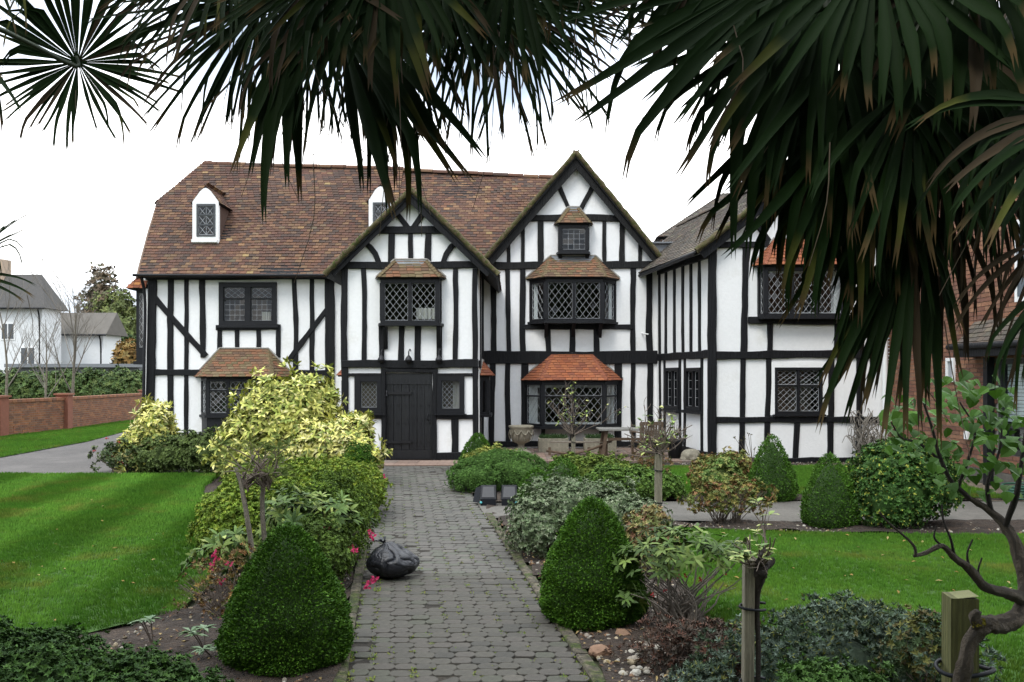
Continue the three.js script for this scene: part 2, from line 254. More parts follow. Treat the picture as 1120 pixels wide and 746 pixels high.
// window in a wall: frame, mullions, lights
function windowIn(house, pl, U0, V0, U1, V1, { lights = 2, fr = 0.07, mul = 0.06, proud = 0.06, sill = 0.05, room = true, transom = 0, name = 'window', frameMat = mat.frame, wide, ...o } = {}) {
  const w = part(house, name), f = new MB();
  boxOn(f, pl, U0, U0 + fr, V0, V1, -0.1, proud); boxOn(f, pl, U1 - fr, U1, V0, V1, -0.1, proud); boxOn(f, pl, U0 + fr, U1 - fr, V1 - fr, V1, -0.1, proud - 0.003); boxOn(f, pl, U0 + fr, U1 - fr, V0, V0 + fr, -0.1, proud - 0.003);
  const iw = (U1 - U0 - 2 * fr - (lights - 1) * mul) / lights;
  for (let k = 1; k < lights; k++) boxOn(f, pl, U0 + fr + k * iw + (k - 1) * mul, U0 + fr + k * (iw + mul), V0 + fr, V1 - fr, -0.1, proud - 0.012);
  part(w, 'frame', f.geo(), frameMat);
  if (sill) { const s = new MB(); boxOn(s, pl, U0 - 0.05, U1 + 0.05, V0 - sill, V0 - 0.002, -0.05, proud + 0.06); part(w, 'sill', s.geo(), frameMat); }
  for (let k = 0; k < lights; k++) {
    const a = U0 + fr + k * (iw + mul) + 0.012, b = a + iw - 0.024, y0 = V0 + fr + 0.012, y1 = V1 - fr - 0.012;
    if (transom) { const ym = lerp(y0, y1, transom), t = new MB(); boxOn(t, pl, a - 0.012, b + 0.012, ym - 0.02, ym + 0.02, -0.08, proud - 0.02); part(w, 'transom', t.geo(), frameMat); light(w, pl, a, y0, b, ym - 0.02, { ...o, ...(o.lower ?? {}) }); light(w, pl, a, ym + 0.02, b, y1, { ...o, ny: Math.max(1, Math.round((o.ny ?? 6) * (1 - transom))) }); }
    else light(w, pl, a, y0, b, y1, o);
  }
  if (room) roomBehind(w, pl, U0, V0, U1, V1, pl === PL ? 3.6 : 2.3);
  return w;
}
const rectPx = (pl, x0, y0, x1, y1) => { const a = uv(pl, x0, y1), b = uv(pl, x1, y0); return [a[0], a[1], b[0], b[1]]; };

// clay tiles laid in courses over a planar polygon (pts anticlockwise seen from outside, first edge along the eave)
const CLAY = { old: [[0.1395, 0.063, 0.0369], [0.126, 0.0594, 0.0369], [0.099, 0.0522, 0.036], [0.0765, 0.045, 0.0333], [0.1575, 0.0738, 0.0396], [0.189, 0.1035, 0.054], [0.117, 0.0522, 0.0333], [0.135, 0.072, 0.045]],
  red: [[0.40, 0.125, 0.05], [0.36, 0.115, 0.05], [0.44, 0.15, 0.06], [0.31, 0.10, 0.05], [0.38, 0.14, 0.065], [0.27, 0.09, 0.05]],
  grey: [[0.13, 0.105, 0.08], [0.11, 0.09, 0.07], [0.155, 0.12, 0.088], [0.09, 0.075, 0.06], [0.135, 0.095, 0.065]],
  moss: [[0.24, 0.13, 0.07], [0.20, 0.115, 0.065], [0.26, 0.12, 0.06], [0.17, 0.125, 0.06], [0.22, 0.16, 0.085], [0.15, 0.09, 0.055]] };
const tileBox = new THREE.BoxGeometry(1, 1, 1), tileMats = {};
for (const k in CLAY) tileMats[k] = CLAY[k].map((c) => M(c[0], c[1], c[2], { map: rep(tFine, 0.6), bumpMap: rep(bFine, 0.5), bumpScale: 0.004, roughness: 0.88 }));
let rseed = 300;
function tileRoof(parent, pts, pal, { gauge = 0.105, wid = 0.168, single = false, slab = 0.05, edgeName = 'roof_boarding', sag = 0, under = 0.014 } = {}) {
  const r = rng(++rseed), n = new V3().crossVectors(pts[1].clone().sub(pts[0]), pts[pts.length - 1].clone().sub(pts[0])).normalize(); if (n.y < 0) n.negate();
  const u = new V3().crossVectors(UP, n).normalize(), v = new V3().crossVectors(n, u).normalize(); if (v.y < 0) v.negate();
  const o = pts[0], Q = pts.map((p) => { const d = p.clone().sub(o); return [d.dot(u), d.dot(v)]; }), mb = new MB();
  const vmin = Math.min(...Q.map((q) => q[1])), vmax = Math.max(...Q.map((q) => q[1])), W = Math.max(...Q.map((q) => q[0])) - Math.min(...Q.map((q) => q[0]));
  const span = (y) => { let a = Infinity, b = -Infinity; Q.forEach((p, i) => { const q = Q[(i + 1) % Q.length]; if ((p[1] <= y) !== (q[1] <= y)) { const x = p[0] + (q[0] - p[0]) * (y - p[1]) / (q[1] - p[1]); a = Math.min(a, x); b = Math.max(b, x); } }); return [a, b]; };
  const rows = Math.ceil((vmax - vmin) / gauge), th = 0.013, len = gauge * 1.35;
  for (let k = 0; k < rows; k++) {
    const y = vmin + k * gauge, [a, b] = span(Math.min(vmax - 0.01, y + gauge * 0.35)); if (!(b > a)) continue;
    let x = a - (k % 2 ? wid / 2 : 0) - r() * 0.02;
    while (x < b - 0.015) {
      const x0 = Math.max(a, x), x1 = Math.min(b, x + wid - 0.005 - 0.004 * r()); x += wid; if (x1 - x0 < 0.02) continue;
      const px = (x0 + x1) / 2, py = y + len / 2 - 0.01 + (r() - 0.5) * 0.016, wave = sag ? sag * (vn(px * 0.55 + 3, py * 0.6, rseed) - 0.5) : 0;
      const big = vn(px * 0.8 + 40, py * 1.1, rseed * 3.1), sml = vn(px * 3 + 10, py * 4, rseed * 1.7);
      const c = pal[Math.floor(clamp((r() * 0.7 + sml * 0.3), 0, 0.999) * pal.length)], j = (0.8 + 0.36 * r()) * lerp(0.82, 1.15, big), lich = r() < 0.035 ? 1.7 : 1, col = [c[0] * j * lich, c[1] * j * (0.95 + 0.12 * r()) * lich * (lich > 1 ? 1.2 : 1), c[2] * j * lich];
      const tilt = th / gauge * 1.0 + (r() - 0.5) * 0.035, cv = v.clone().addScaledVector(n, -tilt).normalize(), cn = n.clone().addScaledVector(v, tilt).normalize(), cu = u.clone().addScaledVector(n, (r() - 0.5) * 0.03).normalize();
      const ctr = o.clone().addScaledVector(u, px).addScaledVector(v, py).addScaledVector(n, under + (r() - 0.5) * 0.004 + wave);
      if (single) { const m = local(parent, 'tile', tileBox, pal.mats[Math.floor(r() * pal.mats.length)]); m.matrix.makeBasis(cu, cn, cv.clone().negate()); m.quaternion.setFromRotationMatrix(m.matrix); m.position.copy(ctr).sub(orig(parent)); m.scale.set(x1 - x0, th, len); }
      else mb.box(ctr, cu.clone().multiplyScalar((x1 - x0) / 2), cv.clone().multiplyScalar(len / 2), cn.clone().multiplyScalar(th / 2), col, true);
    }
  }
  if (!single) part(parent, 'tiles', mb.geo(), mat.tile, 'stuff');
  if (slab) { const s = new MB(), q = pts.map((p) => p.clone().addScaledVector(n, -slab - 0.02)), t = pts.map((p) => p.clone().addScaledVector(n, -0.012)); s.poly(t); s.poly([...q].reverse()); pts.forEach((_, i) => { const j = (i + 1) % pts.length; s.quad(q[i], q[j], t[j], t[i]); }); part(parent, edgeName, s.geo(), mat.timber); }
}
for (const k in CLAY) CLAY[k].mats = tileMats[k];
function ridgeTiles(parent, a, b, r0 = 0.11, pal = CLAY.old) {     // half-round ridge tiles, each its own piece
  const L = a.distanceTo(b), n = Math.max(1, Math.round(L / 0.42)), T = b.clone().sub(a).normalize(), s = new V3().crossVectors(T, UP).normalize(), up = new V3().crossVectors(s, T), r = rng(++rseed);
  for (let k = 0; k < n; k++) {
    const m = new MB(), A = a.clone().lerp(b, k / n + 0.003), B = a.clone().lerp(b, (k + 1) / n), lift = (r() - 0.5) * 0.02, ring = (c, e) => [...Array(8)].map((_, j) => { const t = Math.PI * (j / 7) * 1.1 - 0.16; return c.clone().addScaledVector(s, Math.cos(t) * (r0 + e)).addScaledVector(up, Math.sin(t) * (r0 * 0.8 + e) - 0.03 + lift); });
    const X = ring(A, 0), Y = ring(B, 0.006); for (let j = 0; j < 7; j++) m.quad(X[j], Y[j], Y[j + 1], X[j + 1]); m.poly(X); m.poly(Y);
    part(parent, 'ridge_tile', m.geo(), pal.mats[Math.floor(r() * pal.mats.length)]);
  }
}

// projecting window with a tiled hipped roof; all in metres of plane pl
function bay(house, pl, { c, hw, hf, proj, v0, v1, top, tw, lights = 2, nx = 4, ny = 6, apron = 0, pal = CLAY.red, over = 0.12, brackets = 0, transom = 0, kind = 'diamond', name = 'bay_window', lip = 0.06, single = true, sideN = 3, skipRoom, flash = 0, cur }) {
  const b = part(house, name), f = new MB(), st = 0.05;
  const pts = [[c - hw, 0], [c - hf, proj], [c + hf, proj], [c + hw, 0]];
  for (let s = 0; s < 3; s++) {
    const A = P3(pl, pts[s][0], 0, pts[s][1]), B = P3(pl, pts[s + 1][0], 0, pts[s + 1][1]), d = B.clone().sub(A), L = d.length(); if (L < 0.08) continue;
    const q = plane(A, new V3().crossVectors(d.clone().normalize(), UP)), nl = s === 1 ? lights : 1, fr = 0.055, mu = 0.075;
    boxOn(f, q, 0, L, v0, v0 + fr, -0.08, 0.012); boxOn(f, q, 0, L, v1 - fr - 0.03, v1, -0.08, 0.012);
    boxOn(f, q, s === 1 ? -0.03 : 0.0, fr + 0.015, v0 + fr, v1 - fr - 0.03, -0.08, 0.016); boxOn(f, q, L - fr - 0.015, s === 1 ? L + 0.03 : L, v0 + fr, v1 - fr - 0.03, -0.08, 0.016);
    const iw = (L - 2 * (fr + 0.015) - (nl - 1) * mu) / nl;
    for (let k = 0; k < nl; k++) {
      const a = fr + 0.015 + k * (iw + mu), e = a + iw; if (k) boxOn(f, q, a - mu, a, v0 + fr, v1 - fr - 0.03, -0.08, 0.014);
      const y0 = v0 + fr + 0.008, y1 = v1 - fr - 0.038, o = { kind, N: -0.03, nx: s === 1 ? nx : sideN };
      if (iw > 0.1) { if (transom) { const ym = lerp(y0, y1, transom); boxOn(f, q, a, e, ym - 0.018, ym + 0.018, -0.07, 0.006); light(b, q, a + 0.008, y0, e - 0.008, ym - 0.02, { ...o, ny: Math.round(ny * transom) }); light(b, q, a + 0.008, ym + 0.02, e - 0.008, y1, { ...o, ny: Math.max(1, Math.round(ny * (1 - transom))) }); } else light(b, q, a + 0.008, y0, e - 0.008, y1, { ...o, ny }); }
    }
    if (apron) boxOn(f, q, 0, L, v0 - apron, v0 - 0.06, -0.06, -0.005);
  }
  part(b, 'frame', f.geo(), mat.frame);
  const outline = (e) => [[c - hw - e, 0], [c - hf - e * 0.6, proj + e], [c + hf + e * 0.6, proj + e], [c + hw + e, 0]];
  const prism = (e, ya, yb, nm, m) => { const g = new MB(), o = outline(e), lo = o.map(([x, z]) => P3(pl, x, ya, z)), hi = o.map(([x, z]) => P3(pl, x, yb, z)); g.poly(hi); g.poly([...lo].reverse()); for (let k = 0; k < 4; k++) { const j = (k + 1) % 4; g.quad(lo[k], lo[j], hi[j], hi[k]); } part(b, nm, g.geo(), m); };
  prism(lip, v0 - 0.06, v0 - 0.002, 'sill', mat.frame); prism(0.03, v1 + 0.001, v1 + 0.03, 'head', mat.frame);
  for (let k = 0; k < brackets; k++) { const x = lerp(c - hf * 0.95, c + hf * 0.95, brackets > 1 ? k / (brackets - 1) : 0.5), g = new MB(), s = 0.045, h = 0.34; const A = (x, y, z) => P3(pl, x, v0 - 0.065 - y, z); for (const e of [-s, s]) g.poly([A(x + e, 0, 0), A(x + e, 0, proj * 0.85), A(x + e, h * 0.35, proj * 0.5), A(x + e, h, 0.02)]); g.quad(A(x - s, 0, proj * 0.85), A(x + s, 0, proj * 0.85), A(x + s, h * 0.35, proj * 0.5), A(x - s, h * 0.35, proj * 0.5)); g.quad(A(x - s, h * 0.35, proj * 0.5), A(x + s, h * 0.35, proj * 0.5), A(x + s, h, 0.02), A(x - s, h, 0.02)); part(b, 'bracket', g.geo(), mat.timber); }
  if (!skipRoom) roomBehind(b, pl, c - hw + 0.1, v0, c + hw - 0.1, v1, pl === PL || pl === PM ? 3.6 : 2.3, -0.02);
  if (cur) curtainAt(b, pl, c + hw - 0.42, c + hw - 0.2, v0 + 0.1, v1 - 0.1, 0.05);
  // roof
  const e = outline(over).map(([x, z]) => P3(pl, x, v1 + 0.03, z)), T = [P3(pl, c - tw, top, 0.05), P3(pl, c + tw, top, 0.05)], o = { single, gauge: 0.085, wid: 0.16, slab: 0.02, edgeName: 'roof_boarding' };
  tileRoof(b, [e[1], e[2], T[1], T[0]], pal, o); tileRoof(b, [e[0], e[1], T[0]], pal, o); tileRoof(b, [e[2], e[3], T[1]], pal, o);
  for (const [p, q] of [[e[1], T[0]], [e[2], T[1]]]) { const bon = new MB(); const n = 7; for (let k = 0; k < n; k++) { const A = p.clone().lerp(q, k / n), B = p.clone().lerp(q, (k + 1.25) / n), d = B.clone().sub(A), s = new V3().crossVectors(d, UP).normalize().multiplyScalar(0.075), up = v3(0, 0.045, 0); A.y += 0.045; B.y += 0.03; bon.tri(A.clone().sub(s).sub(up), A.clone().add(s).sub(up), A.clone()); bon.quad(A.clone().sub(s).sub(up), A.clone(), B.clone(), B.clone().sub(s).sub(up)); bon.quad(A.clone(), A.clone().add(s).sub(up), B.clone().add(s).sub(up), B.clone()); } part(b, 'hip_tiling', bon.geo(), pal.mats[3]); }
  const fl = new MB(); for (const [p, q] of [[e[0], T[0]], [T[0], T[1]], [T[1], e[3]]]) tubeInto(fl, [p.clone().add(v3(0, 0.05, 0)), p.clone().lerp(q, 0.5).add(v3(0, 0.05, 0)), q.clone().add(v3(0, 0.05, 0))], [0.022, 0.022], { rad: 6, rough: 0.25 });
  part(b, 'mortar_fillet', fl.geo(), mat.mortar);
  if (flash) { const g = new MB(), dn = (p, t) => p.clone().lerp(e[1].clone().add(e[2]).multiplyScalar(0.5), t).add(v3(0, 0.035, 0)); g.quad(dn(T[0], flash), dn(T[1], flash), T[1].clone().add(v3(0, 0.05, 0)), T[0].clone().add(v3(0, 0.05, 0))); part(b, 'lead_flashing', g.geo(), mat.leadSheet); }
  return b;
}

// ---------------------------------------------------------------- the house
const house = thing('timber_framed_house', 'rambling black and white timber framed house with red tiled roofs and gabled porch', 'house', v3(0, 0, -21));
const PL = front(21), PM = front(21), PP = front(18), PR = front(17.6), PS = plane(v3(4.30, 0, -17.6), v3(-3.4, 0, 0.61));
// in PS, u runs towards the camera; U is measured from the wing's front corner
{ // left range
  const w = [], up = rectPx(PL, 240, 309, 303, 356), bw = [uv(PL, 228, 470)[0], 0.55, uv(PL, 306, 470)[0], uv(PL, 0, 416)[1]];
  const a = uv(PL, 162, 491), b = uv(PL, 524, 303);
  part(house, 'wall', wallGeo(PL, [[a[0], 0], [b[0], 0], [b[0], 4.40], [a[0], 4.40]], [[up[0] + 0.02, up[1] + 0.02, up[2] - 0.02, up[3] - 0.02], bw]), mat.plaster);
  post(house, PL, 164.5, 304, 491, 9, { lean: 2.5, proud: 0.06 }); post(house, PL, 186, 304, 487, 6.5, { lean: 1 }); post(house, PL, 204, 304, 487, 4.5, { lean: 0.5 }); post(house, PL, 222, 304, 391, 6, { lean: -1 });
  for (const x of [240, 259.5, 283, 304.5]) post(house, PL, x, 361, 391, 5);
  post(house, PL, 324, 304, 404, 5, { lean: -1.5 }); post(house, PL, 342, 304, 487, 5, { lean: -0.5 }); post(house, PL, 361.5, 304, 491, 10, { proud: 0.06 }); post(house, PL, 325, 410, 487, 5);
  brace(house, PL, 168, 324, 225, 390, 6, { proud: 0.055 }); brace(house, PL, 358, 338, 316, 394, 5.5, { proud: 0.055 });
  rail(house, PL, 407, 168, 222, 6.5, { drop: 1 }); rail(house, PL, 408, 318, 358, 6); rail(house, PL, 358.5, 237, 307, 6, { proud: 0.07 }); rail(house, PL, 304, 160, 370, 4, { proud: 0.07 }); rail(house, PL, 488, 160, 374, 6);
  const wi = windowIn(house, PL, ...up, { lights: 2, fr: 0.12, mul: 0.15, nx: 3, ny: 6, transom: 0.66, lower: { kind: 'grid', nx: 4, ny: 4 }, sill: 0.06 });
  curtainAt(wi, PL, up[2] - 0.42, up[2] - 0.2, up[1] + 0.12, up[1] + 0.36);
  const e0 = uv(PL, 210, 412), e1 = uv(PL, 325, 412), c = (e0[0] + e1[0]) / 2;
  bay(house, PL, { c, hw: 1.1, hf: 0.78, proj: 0.5, v0: 0.86, v1: 1.79, top: 2.5, tw: 0.62, lights: 3, nx: 3, ny: 5, apron: 0.75, pal: CLAY.moss, over: 0.17, transom: 0.72, cur: true });
  // oriel on the far left corner
  const o0 = uv(PL, 146, 395), o1 = uv(PL, 161, 316), or = part(house, 'corner_oriel'), f = new MB(), q = plane(v3(0, 0, -21.15), v3(0, 0, 1));
  f.abox(o0[0], o0[0] + 0.07, o0[1], o1[1], -22.3, -21.15); f.abox(o0[0] + 0.07, o1[0] + 0.05, o1[1] - 0.1, o1[1], -22.3, -21.15); f.abox(o0[0] + 0.07, o1[0] + 0.05, o0[1], o0[1] + 0.34, -22.3, -21.15); f.abox(o0[0] - 0.05, o1[0] + 0.05, o0[1] - 0.08, o0[1], -22.3, -21.1); f.abox(o1[0] - 0.03, o1[0] + 0.05, o0[1] + 0.34, o1[1] - 0.1, -22.3, -21.15);
  part(or, 'frame', f.geo(), mat.frame); light(or, q, o0[0] + 0.07, o0[1] + 0.36, o1[0] - 0.03, o1[1] - 0.1, { nx: 2, ny: 7 });
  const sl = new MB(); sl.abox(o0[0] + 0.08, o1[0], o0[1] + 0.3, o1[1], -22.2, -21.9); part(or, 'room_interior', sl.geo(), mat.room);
  const eA = v3(o0[0] - 0.15, o1[1] + 0.02, -20.95), eB = v3(o0[0] - 0.15, o1[1] + 0.02, -22.5);
  tileRoof(or, [eB, eA, v3(-9.3, 4.62, -21.1), v3(-9.3, 4.62, -22.3)], CLAY.red, { gauge: 0.085, wid: 0.16, slab: 0.03 });
  tileRoof(or, [eA, v3(-9.3, o1[1] + 0.02, -20.95), v3(-9.3, 4.6, -21.15)], CLAY.red, { gauge: 0.085, wid: 0.16, slab: 0.02 });
  const g = new MB(), y = 4.37; tubeInto(g, [v3(-9.5, y, -20.62), v3(-6.6, y - 0.01, -20.62), v3(-4.1, y, -20.62)], [0.035, 0.035], { rad: 8, seg: 20 }); part(house, 'gutter', g.geo(), mat.frame);
  const dp = new MB(); tubeInto(dp, [v3(-9.3, 4.3, -20.66), v3(-9.31, 3.95, -20.84), v3(-9.33, 2, -20.86), v3(-9.36, 0.02, -20.86)], [0.04, 0.04], { rad: 8, seg: 20 }); part(house, 'downpipe', dp.geo(), mat.frame);
  // end, back and inner walls that close the range
  part(house, 'wall', wallGeo(plane(v3(-9.42, 0, -21.0), v3(-1, 0, 0)), [[0, 0], [0, 4.4], [-2, 6.5], [-3.4, 6.5], [-5.4, 4.4], [-5.4, 0]], [], 0.12), mat.plaster);
  part(house, 'wall', wallGeo(plane(v3(0, 0, -26.55), v3(0, 0, -1)), [[-8.2, 0], [9.4, 0], [9.4, 4.35], [-8.2, 4.35]], [], 0.12), mat.plaster);
}
const roof = part(house, 'roof');
{ // long roof of the left and middle range, slope 50 degrees, its ridge sagging to the right
  const ez = -20.62, ey = 4.34, s = 1.19, on = (x, y) => v3(x, y, ez - (y - ey) / s), bk = (x, y) => v3(x, y, -26.85 + (y - ey) / s);
  const L = -9.42, K = -9.72, R1 = [-8.87, 7.93], J = -3.1;
  tileRoof(roof, [v3(L, ey, ez), on(J, ey), on(J, 7.74), on(R1[0], R1[1]), on(K, 6.6)], CLAY.old, { sag: 0.1 });
  tileRoof(roof, [on(J, ey), on(-0.78, ey), on(1.75, 7.4), on(J, 7.70)], CLAY.old, { sag: 0.1 });
  tileRoof(roof, [bk(1.7, ey), bk(-9.42, ey), bk(K, 6.6), bk(R1[0], 7.9), bk(1.7, 7.5)], CLAY.old, { gauge: 0.2, wid: 0.3 });
  tileRoof(roof, [bk(K - 0.05, 6.55), on(K - 0.05, 6.55), on(R1[0], 7.95)], CLAY.old, { slab: 0.03 });
  ridgeTiles(roof, on(R1[0], 7.95), on(J, 7.77)); ridgeTiles(roof, on(J, 7.72), on(1.6, 7.42));
  const vg = new MB(); tubeInto(vg, [v3(L + 0.02, ey - 0.03, ez), on((L + K) / 2, 5.5), on(K + 0.03, 6.58)], [0.03, 0.03], { rad: 6, rough: 0.3 }); part(roof, 'verge', vg.geo(), M(0.16, 0.11, 0.08, { roughness: 0.95 }));
  // dormers
  for (const [xc, yb, ya, w] of [[-7.98, 5.30, 6.74, 0.34], [-3.42, 5.42, 6.78, 0.31]]) {
    const d = 21.42, pl = front(d), dm = part(house, 'dormer'), ye = ya - 0.36, P = [[xc - w, yb], [xc + w, yb], [xc + w, ye], [xc + 0.14, ya - 0.09], [xc + 0.06, ya - 0.02], [xc, ya], [xc - 0.06, ya - 0.02], [xc - 0.14, ya - 0.09], [xc - w, ye]], o = [xc - w + 0.11, yb + 0.17, xc + w - 0.08, ye - 0.06];
    part(dm, 'wall', wallGeo(pl, P, [o], 0.1), mat.plaster);
    const sd = new MB(); for (const x of [xc - w + 0.01, xc + w - 0.01]) sd.poly([v3(x, yb, -d - 0.1), v3(x, yb, -d - 0.2), v3(x, ye, -22.6), v3(x, ye, -d - 0.1)]); part(dm, 'cheek', sd.geo(), tileMats.old[2]);
    const f = new MB(); boxOn(f, pl, o[0], o[0] + 0.045, o[1], o[3], -0.08, 0.02); boxOn(f, pl, o[2] - 0.045, o[2], o[1], o[3], -0.08, 0.02); boxOn(f, pl, o[0] + 0.045, o[2] - 0.045, o[3] - 0.06, o[3], -0.08, 0.018); boxOn(f, pl, o[0] + 0.045, o[2] - 0.045, o[1], o[1] + 0.05, -0.08, 0.018); for (const t of [0.36, 0.67]) { const y = lerp(o[1], o[3], t); boxOn(f, pl, o[0] + 0.045, o[2] - 0.045, y - 0.02, y + 0.02, -0.06, 0.008); } part(dm, 'frame', f.geo(), M(0.05, 0.055, 0.06, { roughness: 0.6 }));
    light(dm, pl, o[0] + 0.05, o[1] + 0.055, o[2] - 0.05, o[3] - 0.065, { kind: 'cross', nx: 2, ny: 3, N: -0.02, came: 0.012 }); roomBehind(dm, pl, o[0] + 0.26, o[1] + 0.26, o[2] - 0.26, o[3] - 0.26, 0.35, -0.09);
    const s2 = new MB(); boxOn(s2, pl, o[0] - 0.12, o[2] + 0.06, o[1] - 0.15, o[1] - 0.08, 0.0, 0.06); part(dm, 'sill', s2.geo(), mat.white);
    for (const e of [-1, 1]) { const A = v3(xc + e * (w + 0.05), ye - 0.05, -d - 0.01), B = v3(xc, ya + 0.05, -d - 0.01), C = v3(xc, ya + 0.05, -22.75), D = v3(xc + e * (w + 0.05), ye - 0.05, -22.4); tileRoof(dm, e > 0 ? [A, D, C, B] : [D, A, B, C], CLAY.old, { gauge: 0.1, slab: 0.03 }); }
  }
}
function bargeBoards(pl, feet, apex, wpx, N = 0.24, worn) {   // two sloping boards under the verge
  for (const f of feet) { const a = uv(pl, f[0], f[1]), b = uv(pl, apex[0], apex[1]), m = new MB(), L = Math.hypot(b[0] - a[0], b[1] - a[1]), t = [(b[0] - a[0]) / L, (b[1] - a[1]) / L], h = wpx / F * -pl.o.z, nx = -t[1] * Math.sign(b[0] - a[0]), ny = t[0] * Math.sign(b[0] - a[0]);
    const top = (p, n) => P3(pl, p[0], p[1], n), bot = (p, n, e) => P3(pl, p[0] - nx * h + t[0] * e, p[1] - ny * h + t[1] * e, n), e = h * Math.abs(t[1] / t[0]) ;
    m.quad(top(a, N), top(b, N), P3(pl, b[0], b[1] - h / Math.abs(t[0]), N), bot(a, N, 0)); m.quad(bot(a, N, 0), P3(pl, b[0], b[1] - h / Math.abs(t[0]), N), P3(pl, b[0], b[1] - h / Math.abs(t[0]), N - 0.05), bot(a, N - 0.05, 0)); m.quad(top(a, N), bot(a, N, 0), bot(a, N - 0.05, 0), top(a, N - 0.05)); m.quad(top(a, N - 0.05), bot(a, N - 0.05, 0), P3(pl, b[0], b[1] - h / Math.abs(t[0]), N - 0.05), top(b, N - 0.05)); m.quad(top(b, N), top(a, N), top(a, N - 0.05), top(b, N - 0.05));
    part(house, 'barge_board', m.geo(), worn ? mat.timberWorn : mat.timber);
  }
}
function gableRoof(A, B, T, back, pal, over = 0.1) {          // A left foot, B right foot, T apex (front), back = z of the rear end
  for (const [f, e] of [[A, -1], [B, 1]]) { const d = T.clone().sub(f), out = f.clone().addScaledVector(d, -over / d.length()), P = [out.clone(), v3(out.x, out.y, back), v3(T.x, T.y, back), T.clone()]; tileRoof(roof, e < 0 ? [P[1], P[0], P[3], P[2]] : P, pal, { gauge: 0.11, wid: 0.17, slab: 0.05 });
    const v = new MB(); tubeInto(v, [out.clone().add(v3(0, 0.02, 0.0)), f.clone().lerp(T, 0.5).add(v3(0, 0.025, 0.0)), T.clone().add(v3(0, 0.02, 0.0))], [0.065, 0.055], { rad: 7, seg: 30, rough: 0.45 }); part(roof, 'verge', v.geo(), M(0.46, 0.4, 0.28, { map: rep(tMoss, 2), roughness: 0.95 })); }
  ridgeTiles(roof, T.clone().add(v3(0, 0.03, 0)), v3(T.x, T.y + 0.03, back), 0.1, pal);
}
{ // middle gabled cross-wing
  const b1 = rectPx(PM, 588, 424, 664, 462), b2 = rectPx(PM, 588, 308, 666, 350), b3 = rectPx(PM, 613, 250, 641, 277);
  const q = (x, y) => uv(PM, x, y), L = uv(PM, 524, 0)[0], R = uv(PM, 721, 0)[0], ap = q(629, 174), fl = q(530, 287), fr = q(722, 287);
  part(house, 'wall', wallGeo(PM, [[L + 0.002, 0], [R, 0], [R, fr[1]], ap, [L + 0.002, fl[1]]], [b1, b2, b3]), mat.plaster);
  for (const [x, w, l] of [[540, 6, 0], [556.5, 5.2, -1], [572, 6.5, -0.5], [692.5, 5.8, 0], [710.5, 6.5, -1]]) post(house, PM, x, 293, 386, w, { lean: l, worn: x < 545 });
  for (const [x, w, l] of [[538, 6.5, 1], [555, 5.8, 0.5], [574, 8, 0], [676, 8, 0], [692.5, 5, 0], [711.5, 6.5, -0.5]]) post(house, PM, x, 397, 484, w, { lean: l });
  for (const x of [600, 626, 653]) post(house, PM, x, 358, 386, 6, { lean: -0.5 });
  rail(house, PM, 391, 524, 720, 14, { proud: 0.075 }); rail(house, PM, 290.5, 533, 722, 8, { proud: 0.06, worn: true }); rail(house, PM, 239, 577, 683, 7, { proud: 0.06, worn: true }); rail(house, PM, 357.5, 572, 692, 5.5, { proud: 0.06 }); rail(house, PM, 485.5, 526, 719, 6, { proud: 0.06 });
  for (const [x, y, w] of [[556, 258, 4], [571.7, 243, 4], [591, 241, 6.5], [661, 241, 4.5], [681, 241, 6], [700, 252, 4]]) post(house, PM, x, y, 288, w, { worn: true });
  brace(house, PM, 610, 200, 622, 229, 4.8, { worn: true }); brace(house, PM, 650, 201, 634, 231, 5, { worn: true });
  bargeBoards(PM, [[532, 284], [722, 283]], [630, 172], 9.5, 0.2, true);
  const Z = -20.74, w3 = (p) => v3(p[0] * 0.99, EYE + (p[1] - EYE) * 0.99, Z);
  gableRoof(w3(q(530, 284)), w3(q(724, 284)), w3(q(630, 168)), -26.7, CLAY.old);
  const cG = q(625.5, 440)[0];
  bay(house, PM, { c: cG, hw: 1.2, hf: 0.78, proj: 0.52, v0: 0.58, v1: 1.70, top: 2.38, tw: 0.52, lights: 2, nx: 3.5, ny: 4.5, pal: CLAY.red, over: 0.1, transom: 0.72, brackets: 3, cur: true });
  bay(house, PM, { c: q(626.5, 330)[0], hw: 1.1, hf: 0.72, proj: 0.45, v0: 3.22, v1: 4.27, top: 4.86, tw: 0.58, lights: 2, nx: 3.5, ny: 4, pal: CLAY.moss, over: 0.1, brackets: 3, flash: 0.28 });
  bay(house, PM, { c: q(627, 260)[0], hw: 0.38, hf: 0.36, proj: 0.22, v0: 4.98, v1: 5.66, top: 6.10, tw: 0.14, lights: 1, nx: 4, ny: 4, kind: 'grid', pal: CLAY.moss, over: 0.1, brackets: 2, name: 'attic_oriel', flash: 0.25 });
  const ov = part(house, 'overflow_pipe', tube([P3(PM, q(702, 364)[0], q(0, 364)[1], -0.02), P3(PM, q(703, 365)[0], q(0, 365)[1], 0.12), P3(PM, q(708, 366)[0], q(0, 366)[1], 0.16)], [0.018, 0.018], { rad: 6 }), mat.white);
}
